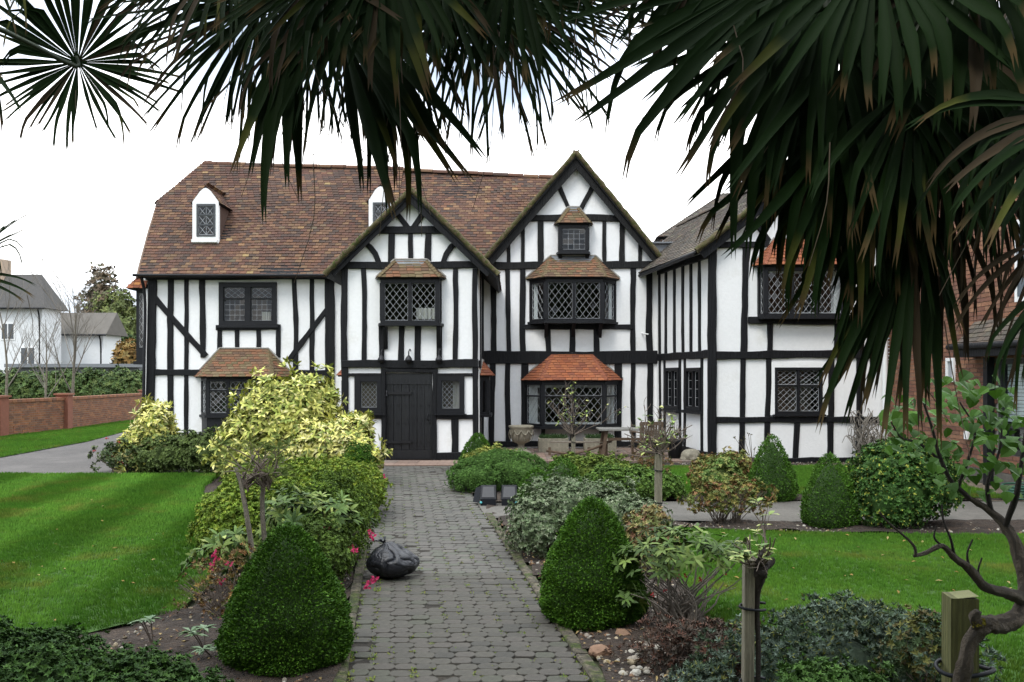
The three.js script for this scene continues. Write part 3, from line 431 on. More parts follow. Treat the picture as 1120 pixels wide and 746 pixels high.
{ // two storey porch
  const win = rectPx(PP, 417, 307, 482, 356), wl = rectPx(PP, 388, 411, 419, 452.5), wr = rectPx(PP, 477.5, 411, 508, 452.5), q = (x, y) => uv(PP, x, y), dr = rectPx(PP, 422, 408, 473, 503);
  const ap = q(449, 214), L = q(374, 0)[0], R = q(523, 0)[0], ey = q(0, 294)[1];
  const ins = (r) => [r[0] + 0.03, r[1] + 0.03, r[2] - 0.03, r[3] - 0.03];
  part(house, 'wall', wallGeo(PP, [[L, 0], [dr[0], 0], [dr[0], dr[3]], [dr[2], dr[3]], [dr[2], 0], [R, 0], [R, ey], ap, [L, ey]], [ins(win), ins(wl), ins(wr)]), mat.plaster);
  for (const [X, n] of [[R, 1], [L, -1]]) part(house, 'wall', wallGeo(plane(v3(X - 0.08 * n + 0.08 * n, 0, -18.16), v3(n, 0, 0)), n > 0 ? [[0, 0], [2.84, 0], [2.84, 4.3], [0, 4.3]] : [[0, 0], [0, 4.3], [-2.84, 4.3], [-2.84, 0]], [], 0.14), mat.plaster);
  for (const X of [R, L]) { const n = X === R ? 1 : -1, ps = plane(v3(X, 0, -18), v3(n, 0, 0)), s = n > 0 ? 1 : -1; for (const U of [1.0, 2.0, 2.75]) part(house, 'timber_post', timberGeo(ps, [s * U, 0], [s * U, 4.3], 0.12, 0.03), mat.timber); part(house, 'timber_rail', timberGeo(ps, [s * 0.1, 2.1], [s * 2.8, 2.1], 0.16, 0.04), mat.timber);
    bay(house, ps, { c: s * 1.5, hw: 0.62, hf: 0.5, proj: 0.2, v0: 0.95, v1: 1.82, top: 2.16, tw: 0.32, lights: 2, nx: 3, ny: 5, kind: 'grid', pal: CLAY.red, over: 0.1, sideN: 1, name: 'side_window' }); }
  const H = { proud: 0.055 };
  post(house, PP, 377, 294, 503, 6.5, H); post(house, PP, 520, 294, 503, 6, H);
  post(house, PP, 398, 294, 396, 5.5); post(house, PP, 498, 294, 396, 5.5); post(house, PP, 418, 356, 396, 6, H); post(house, PP, 481, 356, 396, 6, H); post(house, PP, 439, 356, 396, 6.5); post(house, PP, 457, 356, 396, 6.5);
  rail(house, PP, 398, 374, 523, 8.5, { proud: 0.075 }); rail(house, PP, 405.5, 417, 479, 4.5, H); rail(house, PP, 410, 380, 418, 3.2); rail(house, PP, 410, 478, 517, 3.2); rail(house, PP, 455.5, 380, 418, 4.8); rail(house, PP, 455.5, 478, 517, 4.8); rail(house, PP, 498, 379, 418, 8, H); rail(house, PP, 498, 478, 518, 8, H);
  post(house, PP, 419.5, 405, 503, 5, { proud: 0.065 }); post(house, PP, 475.5, 405, 503, 5, { proud: 0.065 }); post(house, PP, 497.5, 457, 495, 7.5); post(house, PP, 399, 457, 495, 7);
  rail(house, PP, 290.5, 374, 523, 8, { proud: 0.06 }); rail(house, PP, 251.7, 409, 490, 8, { proud: 0.06 });
  post(house, PP, 428.5, 254, 288, 7); post(house, PP, 449, 254, 288, 5.5); post(house, PP, 468.5, 254, 288, 6.5);
  brace(house, PP, 396, 264, 414, 288, 6, { bend: 0.07 }); brace(house, PP, 502, 264, 484, 288, 6, { bend: -0.07 }); brace(house, PP, 451, 250, 467, 229, 5.5); brace(house, PP, 447, 250, 431, 229, 5.5);
  bargeBoards(PP, [[361, 297], [539, 297]], [449.5, 212], 9, 0.22);
  const w3 = (p, z) => v3(p[0] * z / 18, EYE + (p[1] - EYE) * z / 18, -z);
  gableRoof(w3(q(359, 297), 17.74), w3(q(541, 297), 17.74), w3(q(449.5, 208), 17.74), -22.4, CLAY.old, 0.12);
  windowIn(house, PP, ...wl, { lights: 1, fr: 0.13, proud: 0.05, sill: 0.03, nx: 3.5, ny: 5 });
  const w2 = windowIn(house, PP, ...wr, { lights: 1, fr: 0.11, proud: 0.05, sill: 0.03, nx: 3.5, ny: 5 }); curtainAt(w2, PP, wr[2] - 0.26, wr[2] - 0.12, wr[1] + 0.08, wr[3] - 0.12);
  const e = q(449.5, 0)[0], ob = bay(house, PP, { c: e, hw: 0.66, hf: 0.62, proj: 0.2, v0: 2.98, v1: 3.93, top: 4.33, tw: 0.36, lights: 2, nx: 3.5, ny: 4.5, pal: CLAY.moss, over: 0.1, name: 'porch_oriel', sideN: 1, flash: 0.35 });
  curtainAt(ob, PP, e + 0.12, e + 0.52, 3.08, 3.32, 0.02);
  for (const s of [-1, 1]) { const m = new MB(), x = e + s * 0.58; m.poly([P3(PP, x, 2.9, 0.04), P3(PP, x, 2.9, 0.24), P3(PP, x, 2.55, 0.1), P3(PP, x, 2.42, 0.04)]); m.poly([P3(PP, x + 0.08, 2.9, 0.04), P3(PP, x + 0.08, 2.9, 0.24), P3(PP, x + 0.08, 2.55, 0.1), P3(PP, x + 0.08, 2.42, 0.04)]); m.quad(P3(PP, x, 2.9, 0.24), P3(PP, x + 0.08, 2.9, 0.24), P3(PP, x + 0.08, 2.55, 0.1), P3(PP, x, 2.55, 0.1)); m.quad(P3(PP, x, 2.55, 0.1), P3(PP, x + 0.08, 2.55, 0.1), P3(PP, x + 0.08, 2.42, 0.04), P3(PP, x, 2.42, 0.04)); part(house, 'bracket', m.geo(), mat.timber); }
  // front door of planks
  const door = part(house, 'front_door'), n = 6, r = rng(77), dm = [0, 1, 2].map((k) => M(0.012 + 0.003 * k, 0.013 + 0.003 * k, 0.016 + 0.003 * k, { map: rep(tGrain, 5, 1.2), bumpMap: rep(bGrain, 5, 1.2), bumpScale: 0.008, roughness: 0.42 }));
  const kb = 0.2, tb = 0.24;
  for (let k = 0; k < n; k++) { const m = new MB(), a = lerp(dr[0], dr[2], k / n) + 0.004, b = lerp(dr[0], dr[2], (k + 1) / n) - 0.004; boxOn(m, PP, a, b, 0.02 + kb, dr[3] - 0.01 - tb, -0.09, -0.02 + r() * 0.006); part(door, 'plank', m.geo(), dm[k % 3]); }
  { const m = new MB(); boxOn(m, PP, dr[0], dr[2], 0.015, 0.02 + kb - 0.004, -0.09, 0.005); part(door, 'kick_board', m.geo(), dm[2]); const t = new MB(); boxOn(t, PP, dr[0], dr[2], dr[3] - 0.006 - tb, dr[3] - 0.004, -0.09, 0.0); part(door, 'top_board', t.geo(), dm[1]);
    for (const y of [0.36, 1.43]) { const h = new MB(); boxOn(h, PP, dr[0] + 0.01, dr[0] + 0.56, y, y + 0.06, -0.012, 0.012); tubeInto(h, [P3(PP, dr[0] + 0.02, y - 0.03, 0.015), P3(PP, dr[0] + 0.02, y + 0.09, 0.015)], [0.025, 0.025], { rad: 8, seg: 2 }); part(door, 'strap_hinge', h.geo(), mat.iron); }
    const st = new MB(); for (let i = 0; i < n; i++) for (const y of [0.4, 0.8, 1.2, 1.6]) { const c = P3(PP, lerp(dr[0], dr[2], (i + 0.5) / n), y, -0.008); st.box(c, v3(0.012, 0.012, 0), v3(-0.012, 0.012, 0), v3(0, 0, 0.01)); } part(door, 'nail_heads', st.geo(), mat.iron, 'stuff');
    const k = new MB(); tubeInto(k, [P3(PP, dr[2] - 0.09, 0.98, 0), P3(PP, dr[2] - 0.1, 1.0, 0.05), P3(PP, dr[2] - 0.1, 0.9, 0.06), P3(PP, dr[2] - 0.09, 0.86, 0)], [0.012, 0.012], { rad: 6 }); part(door, 'handle', k.geo(), mat.iron); }
}
{ // right wing
  const gw = rectPx(PR, 847, 402, 899, 453), q = (x, y) => uv(PR, x, y), L = q(779, 0)[0], R = q(969, 0)[0], ap = q(874, 193), ey = q(0, 270)[1], ub = rectPx(PR, 838, 298, 912, 342);
  part(house, 'wall', wallGeo(PR, [[L, 0], [R, 0], [R, ey], ap, [L, ey]], [[gw[0] + 0.03, gw[1] + 0.03, gw[2] - 0.03, gw[3] - 0.03], ub]), mat.plaster);
  for (const [x, w] of [[811, 6], [839, 6], [907, 6.5], [939, 6]]) post(house, PR, x, 391, 502, w, { lean: 1.5 });
  post(house, PR, 870.5, 461, 501, 6, { lean: 2 }); post(house, PR, 814, 271, 386, 7, { lean: 1.5 }); post(house, PR, 842, 353, 386, 6); post(house, PR, 915, 353, 386, 6); post(house, PR, 942, 271, 386, 6.5); post(house, PR, 964, 271, 386, 6);
  post(house, PR, 778.7, 270, 505, 9, { proud: 0.07, lean: 0.5 });
  rail(house, PR, 388, 775, 968, 8.5, { proud: 0.06 }); rail(house, PR, 459.5, 782, 968, 6.5); rail(house, PR, 504, 779, 968, 7.5, { proud: 0.065 }); rail(house, PR, 351, 818, 939, 8, { proud: 0.09 }); rail(house, PR, 268, 786, 968, 6.5, { proud: 0.06 }); rail(house, PR, 232, 822, 926, 6);
  brace(house, PR, 823, 237, 842, 265, 6); brace(house, PR, 925, 237, 906, 265, 6); post(house, PR, 874, 236, 266, 6);
  windowIn(house, PR, ...gw, { lights: 2, fr: 0.055, mul: 0.05, nx: 3, ny: 7, transom: 0.63, lower: { nx: 3, ny: 4 }, sill: 0.04, proud: 0.05 });
  { const m = new MB(); boxOn(m, PR, gw[0] - 0.12, gw[0] - 0.002, gw[1] - 0.02, gw[3] + 0.12, -0.02, 0.035); boxOn(m, PR, gw[2] + 0.002, gw[2] + 0.12, gw[1] - 0.02, gw[3] + 0.12, -0.02, 0.035); boxOn(m, PR, gw[0] - 0.002, gw[2] + 0.002, gw[3] + 0.002, gw[3] + 0.118, -0.02, 0.033); part(house, 'render_surround', m.geo(), mat.plaster); }
  bay(house, PR, { c: q(876, 0)[0], hw: 0.92, hf: 0.84, proj: 0.24, v0: 3.1, v1: 4.14, top: 4.72, tw: 0.6, lights: 3, nx: 3.5, ny: 5, pal: CLAY.red, over: 0.12, sideN: 1, name: 'bay_window' });
  bargeBoards(PR, [[763, 278], [985, 278]], [874, 190], 8, 0.24);
  const T = v3((874 - CX) * 17.3 / F, 6.2, -17.3);
  // side wall, out of square with the front
  const Ub = uv(PS, 719, 400)[0], sw = [rectPx(PS, 729, 402, 744, 447), rectPx(PS, 751, 402, 768, 448)];
  part(house, 'wall', wallGeo(PS, [[-3.5, 0], [-0.16, 0], [-0.16, 4.55], [-3.5, 4.55]], sw.map((s) => [s[0] + 0.03, s[1] + 0.03, s[2] - 0.03, s[3] - 0.03]), 0.14), mat.plaster);
  for (const x of [722, 729, 738.5, 747.5, 756.5, 766]) { const U = uv(PS, x, 340)[0]; part(house, 'timber_post', timberGeo(PS, [U, 2.35], [U - 0.02, 4.5], 0.12, 0.035), mat.timber); }
  for (const x of [722.5, 727.5, 744.5, 749.5, 768.5]) { const U = uv(PS, x, 440)[0]; part(house, 'timber_post', timberGeo(PS, [U, 0.02], [U, 2.3], 0.1, 0.035), mat.timber); }
  part(house, 'timber_rail', timberGeo(PS, [-3.3, 2.32], [-0.05, 2.32], 0.17, 0.05), mat.timber); part(house, 'timber_rail', timberGeo(PS, [-3.3, 0.1], [-0.05, 0.1], 0.16, 0.05), mat.timber); part(house, 'timber_rail', timberGeo(PS, [-3.3, 4.46], [-0.05, 4.46], 0.14, 0.05), mat.timber);
  for (const s of sw) windowIn(house, PS, ...s, { lights: 2, fr: 0.08, mul: 0.05, kind: 'grid', nx: 1, ny: 4, sill: 0.07, proud: 0.06 });
  // slopes
  const eL = 3.98, eyF = 4.46, back = (p, d) => v3(p.x - 0.1794 * d, p.y, p.z - d), E0 = v3(eL - 0.08, eyF, -17.3), E1 = v3(8.25, eyF, -17.3);
  tileRoof(roof, [back(E0, 4.4), E0, T, back(T, 6.6)], CLAY.grey, { gauge: 0.105 });
  tileRoof(roof, [E1, back(E1, 6.6), back(T, 6.6), T], CLAY.grey, { gauge: 0.105 });
  ridgeTiles(roof, T.clone().add(v3(0, 0.03, 0)), back(T, 6.6).add(v3(0, 0.03, 0)), 0.1, CLAY.grey);
  const vg = new MB(); tubeInto(vg, [v3(eL - 0.1, eyF + 0.01, -17.3), v3((eL + T.x) / 2, (eyF + 6.2) / 2 + 0.02, -17.3), T.clone()], [0.065, 0.06], { rad: 7, seg: 30, rough: 0.45 }); part(roof, 'verge', vg.geo(), M(0.46, 0.4, 0.28, { map: rep(tMoss, 2), roughness: 0.95 }));
  tileRoof(roof, [v3(4.25, 5.9, -24), v3(9.5, 5.9, -23.3), v3(9.2, 7.95, -27), v3(7.0, 7.9, -27.4)], CLAY.grey, { gauge: 0.12, wid: 0.18 });
  tileRoof(roof, [v3(4.6, 5.9, -29), v3(4.25, 5.9, -24), v3(7.0, 7.9, -27.4)], CLAY.grey, { gauge: 0.12, wid: 0.18 });
  const bw = new MB(); bw.abox(4.4, 9.3, 0, 5.88, -26.3, -24.05); part(house, 'wall', bw.geo(), mat.plaster);
  const lf = new MB(); lf.abox(3.15, 4.35, 5.0, 5.3, -22.6, -21.5); lf.abox(3.1, 4.4, 5.3, 5.34, -22.65, -21.42); part(house, 'lead_gutter', lf.geo(), mat.leadSheet);
  const g = new MB(); tubeInto(g, [v3(3.2, 4.4, -21.35), v3(3.55, 4.42, -19.4), v3(3.87, 4.43, -17.35)], [0.05, 0.05], { rad: 8, seg: 12 }); part(house, 'gutter', g.geo(), mat.frame);
  part(house, 'downpipe', tube([at(968, 330, 17.45), at(968, 420, 17.45), at(968, 504, 17.45)], [0.055, 0.055], { rad: 10 }), mat.white);
}
{ // porch lamps under the oriel
  for (const [px, which] of [[417, 'under the left end of the porch oriel'], [447, 'in the middle over the front door'], [480, 'under the right end of the porch oriel']]) {
    const p = at(px, 393, 17.86); const t = thing('porch_lamp', 'small black bell-shaped lamp hanging ' + which, 'lamp', p, 'lamps over the front door');
    const pr = [[0.001, -0.085], [0.045, -0.08], [0.075, -0.03], [0.078, 0.0], [0.05, 0.05], [0.025, 0.075], [0.014, 0.1], [0.014, 0.17], [0.001, 0.175]].map(([a, b]) => new THREE.Vector2(a, b));
    local(t, 'shade', new THREE.LatheGeometry(pr, 14), mat.iron); const m = new MB(); tubeInto(m, [v3(0, 0.16, 0), v3(0.02, 0.22, -0.03), v3(0.03, 0.2, -0.1), v3(0.03, 0.18, -0.12)], [0.012, 0.012], { rad: 6 }); local(t, 'bracket', m.geo(), mat.iron);
  }
}

// ---------------------------------------------------------------- ground, lawns, path
const sheet = (P, y) => { const s = new THREE.Shape(P.map(([x, z]) => new THREE.Vector2(x, -z))), g = new THREE.ShapeGeometry(s); g.rotateX(-Math.PI / 2); g.translate(0, y, 0); return g; };
const GP = (px, py) => { const p = gp(px, py); return [p.x, p.z]; };
setting('ground', new THREE.PlaneGeometry(900, 900).rotateX(-Math.PI / 2).translate(0, -0.03, -150), M(0.085, 0.095, 0.05, { map: rep(tPatch, 120), roughness: 1 }));
const pathX = (z) => [-0.968 + (z + 4.865) * 0.1430, 0.459 + (z + 4.865) * 0.1385];   // left and right edge of the block path
const lawnL = [[-14, -15.05], [-5.32, -15.0], [-5.05, -13.4], [-4.2, -11.2], [-3.25, -8.7], [-2.6, -7.1], [-2.55, -6.3], [-2.95, -5.75], [-3.6, -5.3], [-6, -4.2], [-14, -4]];
const lawnR = [[1.72, -9.75], [2.6, -9.55], [4.2, -9.35], [5.9, -9.3], [9, -9.6], [9, -3], [2.6, -3], [1.75, -4.8], [1.45, -6.2], [1.5, -8]];
const lawnB = [[2.6, -16.4], [7.6, -16.6], [7.4, -12.2], [2.4, -12.6]];
const verge = [[-15.4, -17], [-11.4, -17.6], [-11.9, -23], [-13, -28], [-14.6, -33], [-15.9, -36], [-15.6, -25], [-21, -17]];
function mown(name, P, y, dens, seed, stripe, amp = 0.5) {              // turf sheet and the short grass on it
  setting(name, sheet(P, y), mat.lawn);
  const r = rng(seed), m = new MB();
  for (let k = 0; k < 7; k++) { const a = k / 7 * 6.28 + r(), d = 0.006 + 0.022 * r(), p = v3(Math.cos(a) * d, -0.004, Math.sin(a) * d), h = 0.02 + 0.016 * r(), e = v3(p.x * 1.25, h * 1.15, p.z * 1.25), s = v3(-Math.sin(a), 0, Math.cos(a)).multiplyScalar(0.0035); m.tri(p.clone().sub(s), p.clone().add(s), e); }
  const xs = P.map((p) => p[0]), zs = P.map((p) => p[1]), x0 = Math.min(...xs), x1 = Math.max(...xs), z0 = Math.min(...zs), z1 = Math.max(...zs), spots = [];
  const want = Math.round((x1 - x0) * (z1 - z0) * dens);
  for (let k = 0; k < want; k++) { const x = lerp(x0, x1, r()), z = lerp(z0, z1, r()); if (z > -4.2 || Math.abs(x) > 0.66 * -z || !inPoly(x, z, P)) continue; spots.push([x, z]); }
  const I = new THREE.InstancedMesh(m.geo(), mat.leafDull, spots.length), M4 = new THREE.Matrix4(), Q = new THREE.Quaternion(), Q2 = new THREE.Quaternion(), c = new THREE.Color();
  spots.forEach(([x, z], k) => {
    const far = clamp(-z / 9, 0.9, 1.7), s = (0.8 + 0.5 * r()) * far, lean = stripe ? stripe(x, z) : 0;
    Q.setFromAxisAngle(v3(1, 0, 0), lean * amp + (r() - 0.5) * 0.3); Q2.setFromAxisAngle(UP, r() * 6.28); Q.multiply(Q2);
    I.setMatrixAt(k, M4.compose(v3(x, y, z), Q, v3(s * 1.2, s * (0.6 + 0.3 * r()), s * 1.2)));
    const t = fbm(x * 0.9, z * 0.9, seed, 3), q = vn(x * 5, z * 5, seed + 3), w = clamp((fbm(x * 1.7 + 9, z * 1.7, seed + 8, 3) - 0.56) * 6, 0, 1) * q, b = (0.7 + 0.45 * r()) * (0.8 + 0.4 * t); c.setRGB((0.072 + 0.02 * q + 0.07 * w) * b, (0.185 + 0.02 * q - 0.02 * w) * b, (0.02 + 0.012 * w) * b); I.setColorAt(k, c);
  });
  I.name = name + '_grass'; I.userData.kind = 'stuff'; scene.add(shade(I)); return I;
}
tag(mown('left_lawn', lawnL, 0.02, 1500, 11, (x, z) => clamp(Math.sin((x - z * 0.16 + 0.12 * vn(x, z, 2)) * 2 * Math.PI / 1.55) * 2.2, -1, 1) * -1, 0.42), 'closely mown striped grass of the left lawn', 'grass');
tag(mown('right_lawn', lawnR, 0.02, 1700, 12, (x, z) => Math.sin((x * 0.5 - z) * 2 * Math.PI / 2.4) * -0.5), 'closely mown grass of the right lawn beyond the cone hedge', 'grass');
tag(mown('rear_lawn', lawnB, 0.015, 700, 13), 'small patch of mown grass below the right wing', 'grass');
tag(mown('verge', verge, 0.015, 300, 14), 'grass strip beneath the brick garden wall', 'grass');

setting('drive', sheet([[-11.4, -14.4], [-5, -15.1], [-6.5, -17.3], [-9.3, -18.5], [-10, -40], [-15.5, -40], [-14.6, -33], [-13, -28], [-11.9, -23], [-11.4, -17.6], [-16, -17], [-16, -14.4]], -0.002), mat.asphalt);
function mound(name, P, y, amp, seed, m = mat.soil) {         // earth of a planting bed, uneven
  const xs = P.map((p) => p[0]), zs = P.map((p) => p[1]), x0 = Math.min(...xs), x1 = Math.max(...xs), z0 = Math.min(...zs), z1 = Math.max(...zs), st = 0.09, mb = new MB(), id = new Map(), V = (i, j) => { const k = i * 10000 + j; if (!id.has(k)) { const x = x0 + i * st, z = z0 + j * st; id.set(k, mb.v(v3(x, y + amp * (fbm(x * 2.2, z * 2.2, seed, 4) - 0.45), z))); } return id.get(k); };
  for (let i = 0; i < (x1 - x0) / st; i++) for (let j = 0; j < (z1 - z0) / st; j++) if (inPoly(x0 + (i + 0.5) * st, z0 + (j + 0.5) * st, P)) mb.i.push(V(i, j), V(i, j + 1), V(i + 1, j + 1), V(i, j), V(i + 1, j + 1), V(i + 1, j));
  setting(name, mb.geo(), m);
}
const edge = (z, k, o = 0) => [pathX(z)[k] + o, z];
mound('left_bed_soil', [edge(-16.6, 0, -0.1), edge(-4.2, 0, -0.1), [-6, -4.1], [-3.6, -5.35], [-2.9, -5.85], [-2.5, -6.4], [-2.55, -7.2], [-3.2, -8.8], [-4.2, -11.3], [-5.1, -13.5], [-5.6, -16.6]], 0.01, 0.1, 3);
mound('right_bed_soil', [edge(-11.6, 1, 0.12), edge(-4.2, 1, 0.12), [3.4, -3.8], [1.7, -4.85], [1.42, -6.2], [1.48, -8], [1.6, -9.8], [2.6, -9.6], [4.2, -9.4], [6.1, -9.35], [9, -9.7], [9, -10.3], [3, -10.2], [0.4, -10.4], [0.2, -11.3]], 0.01, 0.11, 4);
mound('rear_bed_soil', [edge(-16.8, 1, 0.1), edge(-11.9, 1, 0.1), [0.4, -12.0], [2.4, -12.0], [2.6, -16.6]], 0.01, 0.1, 5);
mound('far_bed_soil', [[2.4, -12.5], [2.4, -11.95], [8, -12.1], [8, -12.6]], 0.006, 0.08, 6);
mound('wing_bed_soil', [[4.2, -17.5], [2.6, -16.5], [7.6, -16.6], [7.9, -17.5]], 0.0, 0.1, 7);
setting('cross_path', sheet([edge(-11.75, 1, 0.0), edge(-10.55, 1, 0.0), [0.5, -10.45], [3, -10.25], [9, -10.35], [9, -11.9], [3, -11.95]], 0.006), mat.concrete);
setting('gravel_strip', sheet([[6.6, -17.4], [6.9, -12], [8.0, -12], [8.0, -17.4]], 0.0), M(0.36, 0.33, 0.28, { map: rep(tSoil, 2), bumpMap: rep(bFine, 4), bumpScale: 0.03, roughness: 1 }));

{ // block path: columns of waisted blocks following the skewed path
  const path = setting('garden_path'), r = rng(5), cols = 11, z0 = -4.35, rowD = 0.104, rows = Math.floor((16.75 + z0) / rowD);
  local(path, 'bedding', sheet([edge(-17, 0, -0.01), edge(-4.2, 0, -0.01), edge(-4.2, 1, 0.01), edge(-17, 1, 0.01)], -0.008), mat.joint);
  const shape = (w, d, k) => { const c = 0.02 + 0.004 * k, e = 0.014, s = new THREE.Shape([[-w / 2 + c, -d / 2], [w / 2 - c, -d / 2], [w / 2 - c * 0.5, -d / 2 + e], [w / 2, -0.012], [w / 2, 0.012], [w / 2 - c * 0.5, d / 2 - e], [w / 2 - c, d / 2], [-w / 2 + c, d / 2], [-w / 2 + c * 0.5, d / 2 - e], [-w / 2, 0.012], [-w / 2, -0.012], [-w / 2 + c * 0.5, -d / 2 + e]].map(([x, y]) => new THREE.Vector2(x, y))); const g = new THREE.ExtrudeGeometry(s, { depth: 0.04, bevelEnabled: true, bevelThickness: 0.003, bevelSize: 0.003, bevelSegments: 1, bevelOffset: -0.003 }); return g.rotateX(-Math.PI / 2); };
  const wid = 1.43 / cols, shapes = [0, 1, 2].map((k) => shape(wid * 1.1 - 0.006, rowD - 0.003, k)), pm = [];
  const tones = [[0.082, 0.079, 0.069], [0.096, 0.091, 0.078], [0.108, 0.102, 0.086], [0.112, 0.103, 0.09], [0.104, 0.106, 0.082], [0.138, 0.127, 0.108]];
  for (const t of tones) pm.push(M(t[0], t[1], t[2], { map: rep(tPatch, 3.1 + pm.length * 0.3), bumpMap: rep(bFine, 5), bumpScale: 0.006, roughness: 0.9 }));
  const rest = []; let single = 0;
  for (let j = 0; j < rows; j++) for (let i = 0; i < cols; i++) {
    const z = z0 - (j + 0.5) * rowD, [a, b] = pathX(z), x = lerp(a, b, (i + 0.5) / cols) + (j % 2 ? 0.014 : -0.014) + (r() - 0.5) * 0.006, y = -0.042 + (r() - 0.5) * 0.009 + 0.014 * (vn(x * 1.6, z * 1.6, 4) - 0.5) - (r() < 0.04 ? 0.008 : 0), g = shapes[Math.floor(r() * 3)], tone = Math.floor(clamp(r() * 0.55 + fbm(x * 1.3, z * 1.3, 9, 3) * 1.1 - 0.32, 0, 0.999) * 6);
    const ok = z < -4.75 && single < 300;
    if (ok) { single++; const m = local(path, 'paver', g, pm[tone]); m.position.set(x, y, z); m.rotation.set((r() - 0.5) * 0.03, (r() - 0.5) * 0.04, (r() - 0.5) * 0.03); }
    else if (z < -4.75) { const q = g.clone(), c = tones[tone], n = q.attributes.position.count, cl = new Float32Array(n * 3); for (let k = 0; k < n; k++) cl.set(c, k * 3); q.setAttribute('color', new THREE.BufferAttribute(cl, 3)); q.rotateZ((r() - 0.5) * 0.03); q.translate(x, y, z); rest.push(q); }
  }
  local(path, 'far_pavers', mergeGeometries(rest), mat.paver, 'stuff');
  // mossy concrete edging along both sides, in lengths
  for (const k of [0, 1]) for (let z = -4.4; z > -16.4; z -= 0.92) {
    if (k === 1 && z < -10.2 && z > -12.4) continue;
    const s = k ? 1 : -1, m = new MB(), A = edge(z, k, s * 0.012), B = edge(z - 0.905, k, s * 0.012), n = 8, w = k ? 0.085 : 0.075, rowsP = [];
    for (let q = 0; q <= n; q++) { const t = q / n, x = lerp(A[0], B[0], t), zz = lerp(A[1], B[1], t), wob = (vn(zz * 4, k, 3) - 0.5) * 0.02; rowsP.push([v3(x, -0.06, zz), v3(x, 0.012 + wob * 0.4, zz), v3(x + s * 0.012, 0.022 + wob * 0.4, zz), v3(x + s * (w + wob), 0.02 + wob * 0.5, zz), v3(x + s * (w + 0.03 + wob), -0.06, zz)]); }
    for (let q = 0; q < n; q++) for (let j = 0; j < 4; j++) m.quad(rowsP[q][j], rowsP[q][j + 1], rowsP[q + 1][j + 1], rowsP[q + 1][j]);
    local(path, 'edging', m.geo(), mat.kerb);
  }
  // little weeds and moss in the joints
  const w = new MB(), rw = rng(31); for (let k = 0; k < 420; k++) { const z = -4.9 - Math.pow(rw(), 1.4) * 9, [a, b] = pathX(z), e = rw(), i = e < 0.3 ? Math.floor(rw() * 2) : e < 0.55 ? cols - Math.floor(rw() * 2) : Math.floor(rw() * cols), x = lerp(a, b, i / cols) + (rw() - 0.5) * 0.01; for (let q = 0; q < 5 + rw() * 9; q++) { const d = sphereDir(rw); d.y = Math.abs(d.y) * 0.6 + 0.1; d.normalize(); w.leaf(v3(x + (rw() - 0.5) * 0.05, -0.002, z + (rw() - 0.5) * 0.05), d, UP, 0.012 + 0.014 * rw(), 0.008, [0.10 + 0.06 * rw(), 0.14 + 0.06 * rw(), 0.025]); } }
  local(path, 'joint_weeds', w.geo(), mat.leafDull, 'stuff');
}
{ // red slab threshold and terrace
  const t = setting('terrace'), r = rng(8), tm = [[0.34, 0.235, 0.19], [0.30, 0.215, 0.18], [0.37, 0.265, 0.22], [0.29, 0.23, 0.2]].map((c) => M(c[0], c[1], c[2], { map: rep(tPatch, 1.4), bumpMap: rep(bFine, 2), bumpScale: 0.005, roughness: 0.9 }));
  const g = new THREE.BoxGeometry(0.44, 0.05, 0.5), g2 = new THREE.BoxGeometry(0.215, 0.04, 0.5);
  for (let i = 0; i < 9; i++) for (let j = 0; j < 2; j++) { const m = local(t, 'slab', g, tm[Math.floor(r() * 4)]); m.position.set(-3.55 + i * 0.447, -0.012 + (r() - 0.5) * 0.006, -17.05 - j * 0.507); m.rotation.y = (r() - 0.5) * 0.01; }
  for (let i = 0; i < 22; i++) for (let j = 0; j < 7; j++) { const x = -0.45 + i * 0.222, z = -17.9 - j * 0.507; if (x > 4.2 + (z + 17.6) * 0.18) continue; const m = local(t, 'paving_brick', g2, tm[Math.floor(r() * 4)]); m.position.set(x, -0.01 + (r() - 0.5) * 0.006, z); }
  local(t, 'bedding', sheet([[-3.9, -17.8], [-3.9, -16.8], [2.6, -16.8], [4.3, -17.6], [3.7, -21], [-0.7, -21]], -0.022), mat.joint);
}
